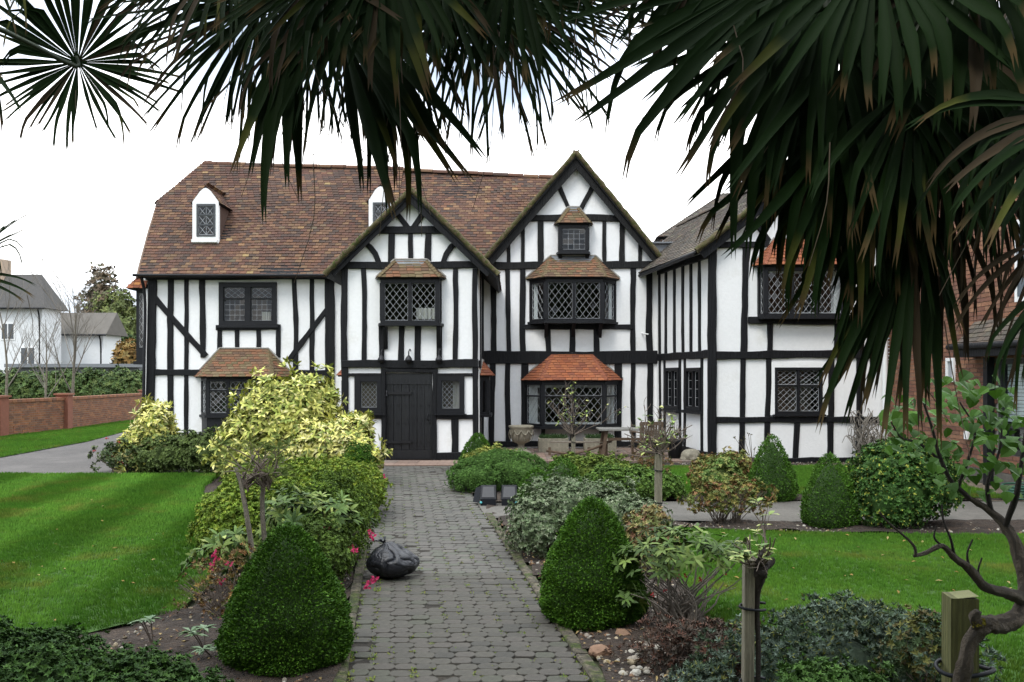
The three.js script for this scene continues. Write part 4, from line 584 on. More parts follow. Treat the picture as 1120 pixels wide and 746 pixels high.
{ // stones and gravel lying on the beds
  const r = rng(21), sg = [0, 1, 2, 3].map((k) => { const g = new THREE.IcosahedronGeometry(1, 2), p = g.attributes.position; for (let i = 0; i < p.count; i++) { const d = v3(p.getX(i), p.getY(i), p.getZ(i)), s = 0.75 + 0.5 * vn(d.x * 1.6 + 5 * k, d.y * 1.6, d.z * 1.6 + k); p.setXYZ(i, d.x * s, d.y * s * 0.62, d.z * s); } g.computeVertexNormals(); return g; });
  const cols = [[0.46, 0.42, 0.34], [0.38, 0.33, 0.26], [0.5, 0.47, 0.4], [0.3, 0.25, 0.2], [0.42, 0.34, 0.22], [0.26, 0.15, 0.09]], sm_ = cols.map((c) => M(c[0], c[1], c[2], { map: rep(tFine, 1.5), roughness: 0.85 }));
  const big = [[668, 676, 0.055, 5, 'rust-brown flat stone'], [655, 708, 0.075, 5, 'large rust-brown stone beside the path']];
  const put = (p, s, k) => { const m = new THREE.Mesh(sg[Math.floor(r() * 4)], sm_[k]); m.position.set(p.x, s * 0.3, p.z); m.scale.set(s, s, s * 0.85); m.rotation.set(0, r() * 6, (r() - 0.5) * 0.4); m.name = numbered('stone'); scene.add(shade(m)); return m; };
  tag(put(gp(657, 717), 0.075, 5), 'large flat rust-brown stone on the soil below the big box cone', 'stone', 'stones on the right bed');
  tag(put(gp(682, 697), 0.06, 5), 'smaller rust-brown stone right of the pale stones under the box cone', 'stone', 'stones on the right bed');
  for (let k = 0; k < 26; k++) { const p = gp(636 + r() * 95, 692 + r() * 52), e = pathX(p.z)[1] + 0.16; if (p.x < e) p.x = e + r() * 0.3; tag(put(p, 0.022 + 0.026 * r() * r(), Math.floor(r() * 5)), 'pale rounded pebble on the soil at the foot of the box cone', 'stone', 'pale pebbles at the foot of the box cone'); }
  const I = new THREE.InstancedMesh(sg[1], M(1, 1, 1, { map: rep(tFine, 1.5), roughness: 0.9 }), 2600), M4 = new THREE.Matrix4(), E = new THREE.Euler(), Q = new THREE.Quaternion(), c = new THREE.Color(); let k = 0;
  const beds = [[(z) => [pathX(z)[1] + 0.14, 1.5], -4.8, -9.8, 1250], [(z) => [1.6, 6], -9.5, -10.2, 500], [(z) => [-2.7, pathX(z)[0] - 0.12], -4.8, -7.5, 500], [(z) => [3.5, 7.8], -16.7, -17.4, 350]];
  for (const [f, za, zb, n] of beds) for (let q = 0; q < n; q++) { const z = lerp(za, zb, r()), [a, b] = f(z), x = lerp(a, b, Math.pow(r(), 1.3)), s = 0.006 + 0.016 * r() * r(), t = cols[Math.floor(r() * 6)], j = 0.6 + 0.5 * r(); M4.compose(v3(x, 0.012 + 0.05 * (fbm(x * 2.2, z * 2.2, 4, 3) - 0.45), z), Q.setFromEuler(E.set(r() * 3, r() * 6, r() * 3)), v3(s, s, s)); I.setMatrixAt(k, M4); c.setRGB(t[0] * j, t[1] * j, t[2] * j); I.setColorAt(k++, c); }
  I.name = 'gravel'; I.userData.kind = 'stuff'; tag(I, 'small pebbles and grit scattered over the planting beds', 'gravel'); scene.add(shade(I));
  const lf = new MB(), lr = rng(22); for (let q = 0; q < 900; q++) { const left = lr() < 0.35, z = left ? lerp(-4.6, -8, lr()) : lerp(-4.6, -10, lr()), e = pathX(z), x = left ? e[0] - 0.12 - lr() * 1.4 : e[1] + 0.12 + lr() * lr() * 1.6, d = sphereDir(lr); d.y *= 0.25; d.normalize(); const b = 0.6 + lr() * 0.8; lf.leaf(v3(x, 0.03, z), d, v3((lr() - 0.5) * 0.6, 1, (lr() - 0.5) * 0.6).normalize(), 0.025 + 0.03 * lr(), 0.014 + 0.012 * lr(), lr() < 0.6 ? [0.12 * b, 0.07 * b, 0.04 * b] : [0.22 * b, 0.16 * b, 0.07 * b]); }
  for (let q = 0; q < 190; q++) { const right = lr() < 0.45, x = right ? lerp(1.7, 6, lr()) : lerp(-9, -2.8, lr()), z = right ? lerp(-4.6, -9.4, lr()) : lerp(-5.6, -14.8, lr()); if (!inPoly(x, z, right ? lawnR : lawnL)) continue; const d = sphereDir(lr); d.y *= 0.2; d.normalize(); lf.leaf(v3(x, 0.045, z), d, v3((lr() - 0.5) * 0.5, 1, (lr() - 0.5) * 0.5).normalize(), 0.04 + 0.03 * lr(), 0.024, lr() < 0.5 ? [0.2, 0.13, 0.04] : [0.26, 0.2, 0.08]); }
  const L = new THREE.Mesh(lf.geo(), mat.leafDull); L.name = 'fallen_leaves'; L.userData.kind = 'stuff'; tag(L, 'dry brown fallen leaves scattered over beds and lawns', 'fallen leaves'); scene.add(shade(L));
}

// ---------------------------------------------------------------- brick buildings, garden wall, houses beyond
const BR = [[0.31, 0.135, 0.08], [0.27, 0.12, 0.075], [0.34, 0.16, 0.09], [0.23, 0.105, 0.07], [0.37, 0.19, 0.11], [0.28, 0.145, 0.09]];
const brickMats = BR.map((c) => M(c[0], c[1], c[2], { map: rep(tFine, 0.7), bumpMap: rep(bFine, 0.6), bumpScale: 0.003, roughness: 0.9 }));
const brickBox = new THREE.BoxGeometry(0.215, 0.065, 0.1);
function bricks(parent, pl, U0, U1, V0, V1, seed, { holes = [], single = 0, wid = 0.225, hgt = 0.075, pal = BR, joined = 'brick_courses' } = {}) {
  const r = rng(seed), all = [], mb = new MB();
  for (let j = 0; j * hgt + V0 < V1 - 0.02; j++) for (let x = U0 - (j % 2 ? wid / 2 : 0); x < U1; x += wid) {
    const a = Math.max(U0, x) + 0.005, b = Math.min(U1, x + wid) - 0.005; if (b - a < 0.04) continue; const y = V0 + (j + 0.5) * hgt;
    if (holes.some((h) => b > h[0] && a < h[2] && y > h[1] && y < h[3])) continue;
    const p = P3(pl, (a + b) / 2, y, -0.042 + (r() - 0.5) * 0.006); all.push({ p, w: b - a, k: Math.floor(clamp(r() * 0.8 + 0.25 * vn(x * 2, y * 3, seed), 0, 0.999) * pal.length), s: (b - a > wid * 0.9 ? 1 : 0), d: p.distanceToSquared(v3(0, EYE, 0)), vis: p.y < 3.4 });
  }
  const rank = all.filter((q) => q.s && q.vis).sort((p, q) => p.d - q.d).slice(0, single), set = new Set(rank), ry = Math.atan2(-pl.u.z, pl.u.x);
  for (const q of all) {
    if (set.has(q)) { const m = local(parent, 'brick', brickBox, brickMats[q.k]); m.position.copy(q.p).sub(orig(parent)); m.rotation.y = ry + (r() - 0.5) * 0.01; }
    else { const c = pal[q.k], j = 0.85 + 0.3 * r(); mb.box(q.p, pl.u.clone().multiplyScalar(q.w / 2), v3(0, hgt / 2 - 0.005, 0), pl.n.clone().multiplyScalar(0.05), [c[0] * j, c[1] * j, c[2] * j], true); }
  }
  part(parent, joined, mb.geo(), mat.brickMix, 'stuff');
}
{ // brick building on the right
  const PB = plane(v3(8.05, 0, -17.6), v3(-1, 0, 0)), b = thing('brick_building', 'red brick building standing right of the timber framed wing', 'building', v3(8.05, 0, -15));
  // in PB u runs towards the camera from the corner with the wing
  const win = [3.98, 0.55, 5.7, 2.1], vent = [2.4, 1.72, 2.68, 2.16];
  part(b, 'wall', wallGeo(PB, [[0, 0], [9, 0], [9, 6], [0, 6]], [win], 0.25).translate(0.02, 0, 0), mat.mortar);
  bricks(b, PB, 0, 9, 0.24, 6, 61, { holes: [win], single: 300 });
  const pl = new MB(); boxOn(pl, PB, 0, 9, 0, 0.235, -0.1, 0.03); part(b, 'plinth', pl.geo(), mat.concrete);
  const w = part(b, 'window'), f = new MB(); boxOn(f, PB, win[0], win[0] + 0.08, win[1], win[3], -0.12, 0.0); boxOn(f, PB, win[2] - 0.08, win[2], win[1], win[3], -0.12, 0.0); boxOn(f, PB, win[0] + 0.08, win[2] - 0.08, win[3] - 0.08, win[3], -0.12, -0.003); boxOn(f, PB, win[0] + 0.08, win[2] - 0.08, win[1], win[1] + 0.08, -0.12, -0.003); boxOn(f, PB, win[0] + 0.08, win[2] - 0.08, 0.98, 1.05, -0.1, -0.006); part(w, 'frame', f.geo(), M(0.03, 0.03, 0.03, { roughness: 0.5 }));
  const gl = new MB(); boxOn(gl, PB, win[0] + 0.08, win[2] - 0.08, win[1] + 0.08, win[3] - 0.08, -0.075, -0.07); part(w, 'pane', gl.geo(), mat.glass);
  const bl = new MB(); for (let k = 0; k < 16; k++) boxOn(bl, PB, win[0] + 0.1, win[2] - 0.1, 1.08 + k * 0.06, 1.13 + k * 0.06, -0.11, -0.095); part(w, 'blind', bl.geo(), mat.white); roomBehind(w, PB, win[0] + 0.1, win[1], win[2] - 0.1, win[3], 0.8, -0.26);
  const vt = part(b, 'wall_vent'), vf = new MB(); boxOn(vf, PB, vent[0], vent[0] + 0.05, vent[1], vent[3], -0.01, 0.045); boxOn(vf, PB, vent[2] - 0.05, vent[2], vent[1], vent[3], -0.01, 0.045); boxOn(vf, PB, vent[0] + 0.05, vent[2] - 0.05, vent[3] - 0.06, vent[3], -0.01, 0.042); boxOn(vf, PB, vent[0] + 0.05, vent[2] - 0.05, vent[1], vent[1] + 0.06, -0.01, 0.042); part(vt, 'frame', vf.geo(), mat.white);
  const vg = new MB(); boxOn(vg, PB, vent[0] + 0.05, vent[2] - 0.05, vent[1] + 0.06, vent[3] - 0.06, -0.01, 0.018); part(vt, 'grille', vg.geo(), M(0.3, 0.31, 0.32));
  // lean-to canopy over the window
  const cA = P3(PB, 3.3, 2.32, 0.36), cB = P3(PB, 7.5, 2.32, 0.36), cC = P3(PB, 7.5, 2.75, 0.0), cD = P3(PB, 3.3, 2.75, 0.0);
  const can = part(b, 'canopy'); tileRoof(can, [cA, cB, cC, cD], CLAY.grey, { gauge: 0.1, wid: 0.17, slab: 0.03 }); const fc = new MB(); boxOn(fc, PB, 3.28, 7.5, 2.15, 2.31, 0.28, 0.37); boxOn(fc, PB, 3.28, 3.34, 2.15, 2.4, 0.0, 0.28); tubeInto(fc, [P3(PB, 3.2, 2.33, 0.41), P3(PB, 5, 2.32, 0.41), P3(PB, 7.5, 2.31, 0.41)], [0.055, 0.055], { rad: 8 }); part(can, 'fascia', fc.geo(), mat.frame);
  const ps = new MB(); boxOn(ps, PB, 3.78, 3.9, 0, 2.14, 0.02, 0.14); part(b, 'post', ps.geo(), mat.frame);
  const up = new MB(); boxOn(up, PB, 4.5, 5.8, 3.0, 4.3, -0.02, 0.05); part(b, 'upper_window', up.geo(), mat.white); const ug = new MB(); boxOn(ug, PB, 4.58, 5.72, 3.08, 4.22, 0.052, 0.056); part(b, 'upper_pane', ug.geo(), M(0.1, 0.12, 0.14, { roughness: 0.08 }));
  const rf = new MB(); const q = (U, y, n) => P3(PB, U, y, n); rf.quad(q(-0.1, 6, 0.3), q(9, 6, 0.3), q(9, 8.5, -3.5), q(-0.1, 8.5, -3.5)); rf.quad(q(-0.1, 5.95, 0.3), q(9, 5.95, 0.3), q(9, 5.9, 0), q(-0.1, 5.9, 0)); part(b, 'roof', rf.geo(), mat.slate);
  const we = new MB(); we.abox(7.99, 8.06, 0, 4.4, -17.9, -17.62); part(b, 'corner_fillet', we.geo(), mat.plaster);
  const sp = part(b, 'tap_box', (() => { const m = new MB(); boxOn(m, PB, 3.1, 3.22, 0.72, 0.86, 0.0, 0.09); return m.geo(); })(), mat.white);
}
{ // garden wall on the left
  const pts = [v3(-16.4, 0, -14), v3(-15.45, 0, -24.9), v3(-15.35, 0, -28.4), v3(-16.2, 0, -36.5), v3(-15.4, 0, -37.5)];
  const w = thing('garden_wall', 'low red brick garden wall with brick coping on the far left', 'wall', pts[1].clone());
  const pal = [[0.29, 0.115, 0.055], [0.25, 0.1, 0.05], [0.32, 0.135, 0.06], [0.2, 0.09, 0.05], [0.27, 0.125, 0.065]];
  for (let k = 0; k < pts.length - 1; k++) {
    const A = pts[k], B = pts[k + 1], d = B.clone().sub(A), L = d.length(), pl = plane(A.clone(), new V3().crossVectors(d.clone().normalize(), UP)); if (pl.n.x < 0) pl.n.negate(); pl.u.crossVectors(UP, pl.n);
    const s = d.dot(pl.u) > 0 ? [0, L] : [-L, 0];
    part(w, 'core', wallGeo(pl, [[s[0], 0], [s[1], 0], [s[1], 1.0], [s[0], 1.0]], [], 0.24).translate(-0.012 * pl.n.x, 0, -0.012 * pl.n.z), mat.mortar);
    bricks(w, pl, s[0], s[1], 0, 1.02, 70 + k, { pal });
    const c = new MB(), n = Math.round(L / 0.23); for (let i = 0; i < n; i++) { const a = lerp(s[0], s[1], i / n), b = lerp(s[0], s[1], (i + 1) / n) - 0.012, q = pal[i % 4]; boxOn(c, pl, a, b, 1.03, 1.12, -0.28, 0.04, q.map((x) => x * (0.9 + 0.3 * hash(i, k, 3)))); } part(w, 'coping', c.geo(), mat.brickMix, 'stuff');
    const pr = new MB(); boxOn(pr, pl, -0.2, 0.2, 0, 1.2, -0.3, 0.1, [0.28, 0.10, 0.06]); boxOn(pr, pl, -0.25, 0.25, 1.201, 1.26, -0.35, 0.15, [0.3, 0.12, 0.07]); part(w, 'pier', pr.geo(), mat.brickMix);
  }
}
function farHouse(label, cat, x0, x1, z0, z1, h, ridge, wins, hip = 0.5, rm = mat.slate) {
  const t = thing('white_house', label, cat, v3((x0 + x1) / 2, 0, z0)), m = new MB(); m.abox(x0, x1, 0, h, z1, z0); part(t, 'wall', m.geo(), M(0.74, 0.75, 0.76, { map: rep(tPlaster, 0.3), roughness: 0.9 }));
  const r = new MB(), o = 0.35, a = [v3(x0 - o, h, z0 + o), v3(x1 + o, h, z0 + o), v3(x1 + o, h, z1 - o), v3(x0 - o, h, z1 - o)], zm = (z0 + z1) / 2, i = hip * (z0 - z1) / 2, R = [v3(x0 - o + i, ridge, zm), v3(x1 + o - i, ridge, zm)];
  r.quad(a[0], a[1], R[1], R[0]); r.quad(a[2], a[3], R[0], R[1]); r.tri(a[1], a[2], R[1]); r.tri(a[3], a[0], R[0]); r.quad(a[0], a[3], a[2], a[1]); part(t, 'roof', r.geo(), rm);
  part(t, 'gutter', tube([v3(x0 - o, h - 0.02, z0 + o + 0.06), v3((x0 + x1) / 2, h - 0.03, z0 + o + 0.06), v3(x1 + o, h - 0.04, z0 + o + 0.06)], [0.07, 0.07], { rad: 6 }), mat.frame); part(t, 'downpipe', tube([v3(x1 - 0.1, h - 0.05, z0 + o), v3(x1 - 0.15, h - 0.5, z0 + 0.08), v3(x1 - 0.15, 0, z0 + 0.08)], [0.05, 0.05], { rad: 6 }), mat.frame);
  for (const [wx, wy, ww, wh] of wins) { const w = part(t, 'window'), f = new MB(), g = new MB(), pl = front(-z0); boxOn(f, pl, wx, wx + ww, wy, wy + wh, -0.05, 0.04); part(w, 'frame', f.geo(), mat.white); boxOn(g, pl, wx + 0.08, wx + ww / 2 - 0.04, wy + 0.08, wy + wh - 0.08, 0.041, 0.05); boxOn(g, pl, wx + ww / 2 + 0.04, wx + ww - 0.08, wy + 0.08, wy + wh - 0.08, 0.041, 0.05); part(w, 'pane', g.geo(), M(0.06, 0.07, 0.08, { roughness: 0.1 })); }
  return t;
}
{
  const A = at(-40, 0, 52).x, B = at(46, 0, 52).x; const h1 = farHouse('white rendered house with grey hipped roof beyond the garden wall', 'house', A - 3, B, -52, -54.2, at(0, 337, 52).y, at(0, 300, 53).y, [[at(1, 0, 52).x, at(0, 372, 52).y, 0.9, 1.1], [at(22, 0, 52).x, at(0, 400, 52).y, 1.0, 1.2]], 0.9);
  const ch = new MB(); ch.abox(at(-6, 0, 53).x, at(6, 0, 53).x, 6, at(0, 284, 53).y, -53.6, -52.8, [0.5, 0.4, 0.3]); part(h1, 'chimney', ch.geo(), M(0.4, 0.3, 0.22));
  const C = at(50, 0, 55).x, D = at(113, 0, 55).x; farHouse('low white outbuilding with grey tiled roof behind bare trees', 'outbuilding', C, D, -55, -57.5, at(0, 366, 55).y, at(0, 342, 56.2).y, [], 0.02, M(0.16, 0.145, 0.125, { map: rep(tFine, 1), roughness: 0.9 }));
  const t = thing('grey_shed', 'low dark grey flat roofed shed behind the garden hedge', 'shed', at(90, 410, 47).setY(0)), m = new MB(); m.abox(at(10, 0, 47).x, at(152, 0, 47).x, 0, at(0, 402, 47).y, -50, -47); part(t, 'wall', m.geo(), M(0.12, 0.125, 0.13)); const rf = new MB(); rf.abox(at(8, 0, 47).x, at(153, 0, 47).x, at(0, 402, 47).y + 0.01, at(0, 398, 47).y, -50.2, -46.7); part(t, 'roof', rf.geo(), M(0.17, 0.18, 0.19));
}

// ---------------------------------------------------------------- plants
const pick = (r, a) => a[Math.floor(r() * a.length)];
const perp = (d) => new V3().crossVectors(d, Math.abs(d.y) < 0.9 ? UP : v3(1, 0, 0)).normalize();
// rosettes of leaves spread through the outer layers of overlapping ellipsoids (blobs: [x, y, z, rx, ry, rz])
function foliageGeo(seed, blobs, { n, len = 0.035, wid = 0.016, ros = 6, tilt = 0.9, pal, tips, deep = 0.3, lump = 0.16, freq = 3, up = 0.35, low = -0.75, droop = 0, jit = 0.25, minY = 0.02, clump = len * 1.7 }) {
  const r = rng(seed), mb = new MB(), area = blobs.map((b) => Math.pow((Math.pow(b[3] * b[4], 1.6) + Math.pow(b[4] * b[5], 1.6) + Math.pow(b[3] * b[5], 1.6)) / 3, 1 / 1.6)), sum = area.reduce((a, b) => a + b, 0);
  const p = new V3(), d = new V3(), ax = new V3(), per = clump ? Math.max(3, Math.round(3 + Math.pow(clump / len, 1.3) * 2)) : 1; let left = 0, cr = 0, tone = 1; const cc = new V3(), cd = new V3();
  for (let k = 0; k < n; k++) {
    if (left-- <= 0) {                                         // next sprig: a small tuft standing out of the bush
      left = per - 1; let t = r() * sum, i = 0; while (i < blobs.length - 1 && t > area[i]) t -= area[i++];
      const b = blobs[i]; d.copy(sphereDir(r)); if (d.y < low) d.y = -d.y;
      const s = (1 + lump * 2 * (fbm(d.x * freq + seed, d.y * freq, d.z * freq + i * 3, 3) - 0.5)) * (1 - deep * Math.pow(r(), 1.6)) + (r() - 0.5) * 0.1;
      cc.set(b[0] + d.x * b[3] * s, b[1] + d.y * b[4] * s, b[2] + d.z * b[5] * s);
      if (cc.y < minY || blobs.some((q, j) => j !== i && ((cc.x - q[0]) / q[3]) ** 2 + ((cc.y - q[1]) / q[4]) ** 2 + ((cc.z - q[2]) / q[5]) ** 2 < 0.5)) { left = 0; continue; }
      cd.set(d.x / b[3], d.y / b[4], d.z / b[5]).normalize(); cd.y += up; cd.normalize(); cr = clump * (0.6 + 0.8 * r()); tone = 0.78 + 0.44 * r(); if (r() < 0.05) cc.addScaledVector(cd, clump * (0.8 + 0.8 * r()));
    }
    const o = sphereDir(r); if (o.dot(cd) < -0.3) o.negate(); p.copy(cc).addScaledVector(o, cr * Math.cbrt(r())); if (p.y < minY) continue;
    ax.copy(cd).addScaledVector(o, clump ? 0.6 : 0).addScaledVector(sphereDir(r), 0.35).normalize();
    const e = perp(ax), f = new V3().crossVectors(ax, e), c = pick(r, pal), a0 = r() * 6.28, young = r();
    for (let q = 0; q < ros; q++) {
      const a = a0 + q / ros * 6.28 + (r() - 0.5) * 0.6, tl = tilt * (0.6 + 0.7 * r()), dir = ax.clone().multiplyScalar(Math.cos(tl)).addScaledVector(e, Math.sin(tl) * Math.cos(a)).addScaledVector(f, Math.sin(tl) * Math.sin(a)); dir.y -= droop * r(); dir.normalize();
      const nn = ax.clone().addScaledVector(dir, -ax.dot(dir)).normalize(), j = (1 - jit + 2 * jit * r()) * tone, col = [c[0] * j, c[1] * j, c[2] * j], tp = tips && r() < tips.share ? pick(r, tips.pal).map((x) => x * j) : null;
      mb[len > 0.06 ? 'leaf6' : 'leaf'](p, dir, nn, len * (0.7 + 0.6 * r()), wid * (0.75 + 0.5 * r()), tp && tips.whole ? tp : col, tp ?? undefined);
    }
  }
  return mb.geo();
}
function coreGeo(blobs, k = 0.72) { return mergeGeometries(blobs.map((b) => { const g = new THREE.IcosahedronGeometry(1, 3), p = g.attributes.position; for (let i = 0; i < p.count; i++) { const s = k * (1 + 0.3 * (fbm(p.getX(i) * 3 + b[0], p.getY(i) * 3, p.getZ(i) * 3, 2) - 0.5)); p.setXYZ(i, b[0] + p.getX(i) * b[3] * s, Math.max(0.01, b[1] + p.getY(i) * b[4] * s), b[2] + p.getZ(i) * b[5] * s); } g.computeVertexNormals(); return g; })); }
function stemsGeo(seed, blobs, n, rad = 0.008) { const r = rng(seed + 7), m = new MB(); for (let k = 0; k < n; k++) { const b = pick(r, blobs), d = sphereDir(r); d.y = Math.abs(d.y) * 0.7; const e = v3(b[0] + d.x * b[3] * 0.85, b[1] + d.y * b[4] * 0.85, b[2] + d.z * b[5] * 0.85), s = v3(b[0] * 0.5 + (r() - 0.5) * 0.12, -0.02, b[2] * 0.5 + (r() - 0.5) * 0.12); tubeInto(m, [s, s.clone().lerp(e, 0.45).add(v3((r() - 0.5) * 0.1, 0.04, (r() - 0.5) * 0.1)), e], [rad, rad * 0.35], { rad: 5, seg: 6 }); } return m.geo(); }
let pseed = 1000;
function shrub(name, label, cat, pos, blobs, o = {}) {
  const seed = ++pseed, t = thing(name, label, cat, pos, o.group);
  local(t, 'foliage', foliageGeo(seed, blobs, o), o.mat ?? mat.leaf, 'stuff');
  if (o.core !== 0) { const c = o.pal.reduce((a, q) => a.map((x, i) => x + q[i] / o.pal.length), [0, 0, 0]); local(t, 'inner_foliage', coreGeo(blobs, (o.core ?? 0.7) * 0.88), M(c[0], c[1], c[2], { roughness: 1 })); }
  if (o.stems) local(t, 'stems', stemsGeo(seed, blobs, o.stems, o.stemR), o.stemMat ?? mat.twig);
  return t;
}
function flower(t, p, s, m, seed, n = 7) { const r = rng(seed), mb = new MB(); for (let k = 0; k < n; k++) { const d = sphereDir(r); d.y = d.y * 0.7 + 0.1; d.normalize(); mb.leaf(p.clone().addScaledVector(d, s * 0.1), d, perp(d), s * (0.8 + 0.5 * r()), s * 0.75, [1, 1, 1]); } local(t, 'flower', mb.geo(), m); }
const G = {
  box: [[0.04, 0.105, 0.007], [0.05, 0.125, 0.009], [0.032, 0.085, 0.007], [0.075, 0.165, 0.013]],
  boxFar: [[0.045, 0.115, 0.01], [0.055, 0.132, 0.012], [0.068, 0.152, 0.014]],
  azalea: [[0.13, 0.20, 0.022], [0.165, 0.24, 0.028], [0.10, 0.16, 0.02], [0.23, 0.28, 0.035]],
  azDark: [[0.075, 0.125, 0.018], [0.095, 0.155, 0.022], [0.055, 0.095, 0.016]],
  rhodo: [[0.06, 0.105, 0.022], [0.08, 0.135, 0.028], [0.045, 0.085, 0.02], [0.12, 0.17, 0.035]],
  greyg: [[0.095, 0.135, 0.06], [0.12, 0.165, 0.08], [0.07, 0.105, 0.045], [0.16, 0.19, 0.11]],
  hebe: [[0.085, 0.175, 0.035], [0.11, 0.21, 0.045], [0.07, 0.145, 0.03]],
  dark: [[0.035, 0.068, 0.022], [0.05, 0.09, 0.028], [0.028, 0.055, 0.02]],
  blue: [[0.06, 0.09, 0.055], [0.085, 0.12, 0.085], [0.045, 0.075, 0.035], [0.12, 0.16, 0.12]],
  gold: [[0.50, 0.47, 0.12], [0.58, 0.54, 0.17], [0.40, 0.42, 0.09], [0.62, 0.58, 0.26]],
  autumn: [[0.24, 0.17, 0.04], [0.30, 0.20, 0.045], [0.17, 0.17, 0.04], [0.26, 0.10, 0.035]],
};

// clipped box cones
const PROF = [[0, 0.86], [0.06, 0.97], [0.15, 1], [0.3, 0.95], [0.5, 0.8], [0.68, 0.61], [0.82, 0.43], [0.92, 0.27], [0.975, 0.15], [1, 0.0]];
function prof(h) { for (let k = 1; k < PROF.length; k++) if (h <= PROF[k][0]) { const a = PROF[k - 1], b = PROF[k]; return lerp(a[1], b[1], (h - a[0]) / (b[0] - a[0])); } return 0; }
function boxCone(label, pos, R, H, n, size, pal, group, squash = 0) {
  const seed = ++pseed, r = rng(seed), mb = new MB(), t = thing('box_cone', label, 'topiary', pos, group), rr = (h, a) => R * (lerp(prof(h), Math.sqrt(Math.max(0, 1 - h * h)), squash)) * (1 + 0.13 * (fbm(Math.cos(a) * 2.1 + seed, h * 5, Math.sin(a) * 2.1, 3) - 0.5) * 2);
  for (let k = 0; k < n; k++) {
    let h; do h = Math.pow(r(), 1.12); while (r() > Math.max(0.12, prof(h))); const a = r() * 6.283, dp = Math.pow(r(), 2) * 0.06 - (r() < 0.03 ? 0.03 * r() : 0), ra = rr(h, a) - dp + 0.03 * (vn(a * 9 * R * 3, h * 30, seed) - 0.5), p = v3(Math.cos(a) * ra, 0.01 + h * H - (h > 0.97 ? dp : 0), Math.sin(a) * ra);
    const out = v3(Math.cos(a), 0.35 + h * 0.6, Math.sin(a)).addScaledVector(sphereDir(r), 0.85).normalize(), nn = perp(out).applyAxisAngle(out, r() * 6.28), c = pick(r, pal), j = (0.7 + 0.5 * r()) * (0.75 + 0.5 * fbm(a * 2.2, h * 5, seed + 3, 2)), sz = size * (0.7 + 0.6 * r());
    mb.leaf(p, out, nn, sz, sz * 0.6, [c[0] * j, c[1] * j, c[2] * j]);
  }
  local(t, 'foliage', mb.geo(), mat.leaf, 'stuff');
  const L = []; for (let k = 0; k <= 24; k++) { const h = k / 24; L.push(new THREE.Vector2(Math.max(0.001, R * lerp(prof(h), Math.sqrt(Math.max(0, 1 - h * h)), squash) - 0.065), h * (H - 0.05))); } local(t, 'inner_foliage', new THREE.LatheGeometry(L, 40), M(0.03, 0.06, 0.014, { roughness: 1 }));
  const s = new MB(), rs = rng(seed + 5); for (let k = 0; k < 6; k++) { const a = rs() * 6.28, e = v3(Math.cos(a) * R * 0.9, 0.1 + rs() * 0.1, Math.sin(a) * R * 0.9); tubeInto(s, [v3(0, -0.02, 0), e.clone().multiplyScalar(0.5).setY(0.03), e], [0.012, 0.004], { rad: 5, seg: 5 }); } local(t, 'stems', s.geo(), mat.twig);
  return t;
}
boxCone('large clipped box cone at the front left of the path', gp(312, 729).setZ(-5.25).setX(-1.43), 0.40, 0.86, 46000, 0.017, G.box);
boxCone('large clipped box cone right of the path, in front of the grey-green shrub', v3(0.60, 0, -6.15), 0.39, 0.90, 44000, 0.018, G.box);
boxCone('narrow clipped box cone beside the porch corner', v3(-0.66, 0, -15.9), 0.35, 0.72, 6500, 0.032, G.boxFar);
boxCone('small dark box cone behind the black plastic sacks', v3(0.35, 0, -11.75), 0.29, 0.5, 6000, 0.028, G.boxFar, null, 0.2);
boxCone('small rounded box cone left of the yellow-green azalea', v3(0.74, 0, -12.1), 0.33, 0.62, 6500, 0.028, G.boxFar, null, 0.35);
boxCone('clipped box cone on the far side of the cross path, under the wing window', v3(3.84, 0, -11.4 - 0.75), 0.345, 0.95, 9000, 0.026, G.boxFar);
boxCone('clipped box cone on the near side of the cross path', v3(3.86, 0, -10.0), 0.335, 0.88, 10000, 0.024, G.boxFar);

// ---- left border
shrub('variegated_laurel', 'large golden variegated laurel bush in front of the left bay', 'shrub', v3(-4.1, 0, -14.7), [[0, 0.85, 0, 0.72, 0.72, 0.65], [-0.5, 0.5, 0.1, 0.45, 0.48, 0.5], [0.32, 1.12, -0.1, 0.5, 0.58, 0.5], [0.1, 0.4, 0.3, 0.8, 0.4, 0.45]], { n: 4200, len: 0.135, wid: 0.05, ros: 5, tilt: 1.05, pal: [[0.16, 0.20, 0.04], [0.32, 0.34, 0.07], [0.42, 0.42, 0.10], [0.22, 0.26, 0.05]], tips: { share: 0.5, pal: G.gold, whole: false }, droop: 0.5, lump: 0.2, stems: 16, core: 0.66 });
shrub('variegated_laurel', 'pale yellow variegated laurel beside the path near the door', 'shrub', v3(-3.02, 0, -14.0), [[0, 0.46, 0, 0.5, 0.46, 0.48], [0.32, 0.4, 0.1, 0.34, 0.38, 0.36], [-0.36, 0.46, 0.0, 0.38, 0.46, 0.38], [0.4, 0.85, -0.1, 0.1, 0.24, 0.1]], { n: 2600, len: 0.115, wid: 0.042, ros: 5, tilt: 1.0, pal: G.gold, tips: { share: 0.25, pal: [[0.14, 0.18, 0.04], [0.2, 0.25, 0.05]], whole: true }, droop: 0.45, lump: 0.2, stems: 12, core: 0.62 });
shrub('variegated_laurel', 'small yellow variegated laurel at the left house corner', 'shrub', v3(-7.05, 0, -16.1), [[0, 0.42, 0, 0.35, 0.42, 0.34], [0.08, 0.85, 0, 0.22, 0.32, 0.22], [-0.16, 0.28, 0.1, 0.32, 0.28, 0.26]], { n: 1700, len: 0.12, wid: 0.043, ros: 5, tilt: 1.0, pal: G.gold, tips: { share: 0.2, pal: [[0.16, 0.2, 0.05]], whole: true }, droop: 0.45, lump: 0.22, stems: 10, core: 0.6 });
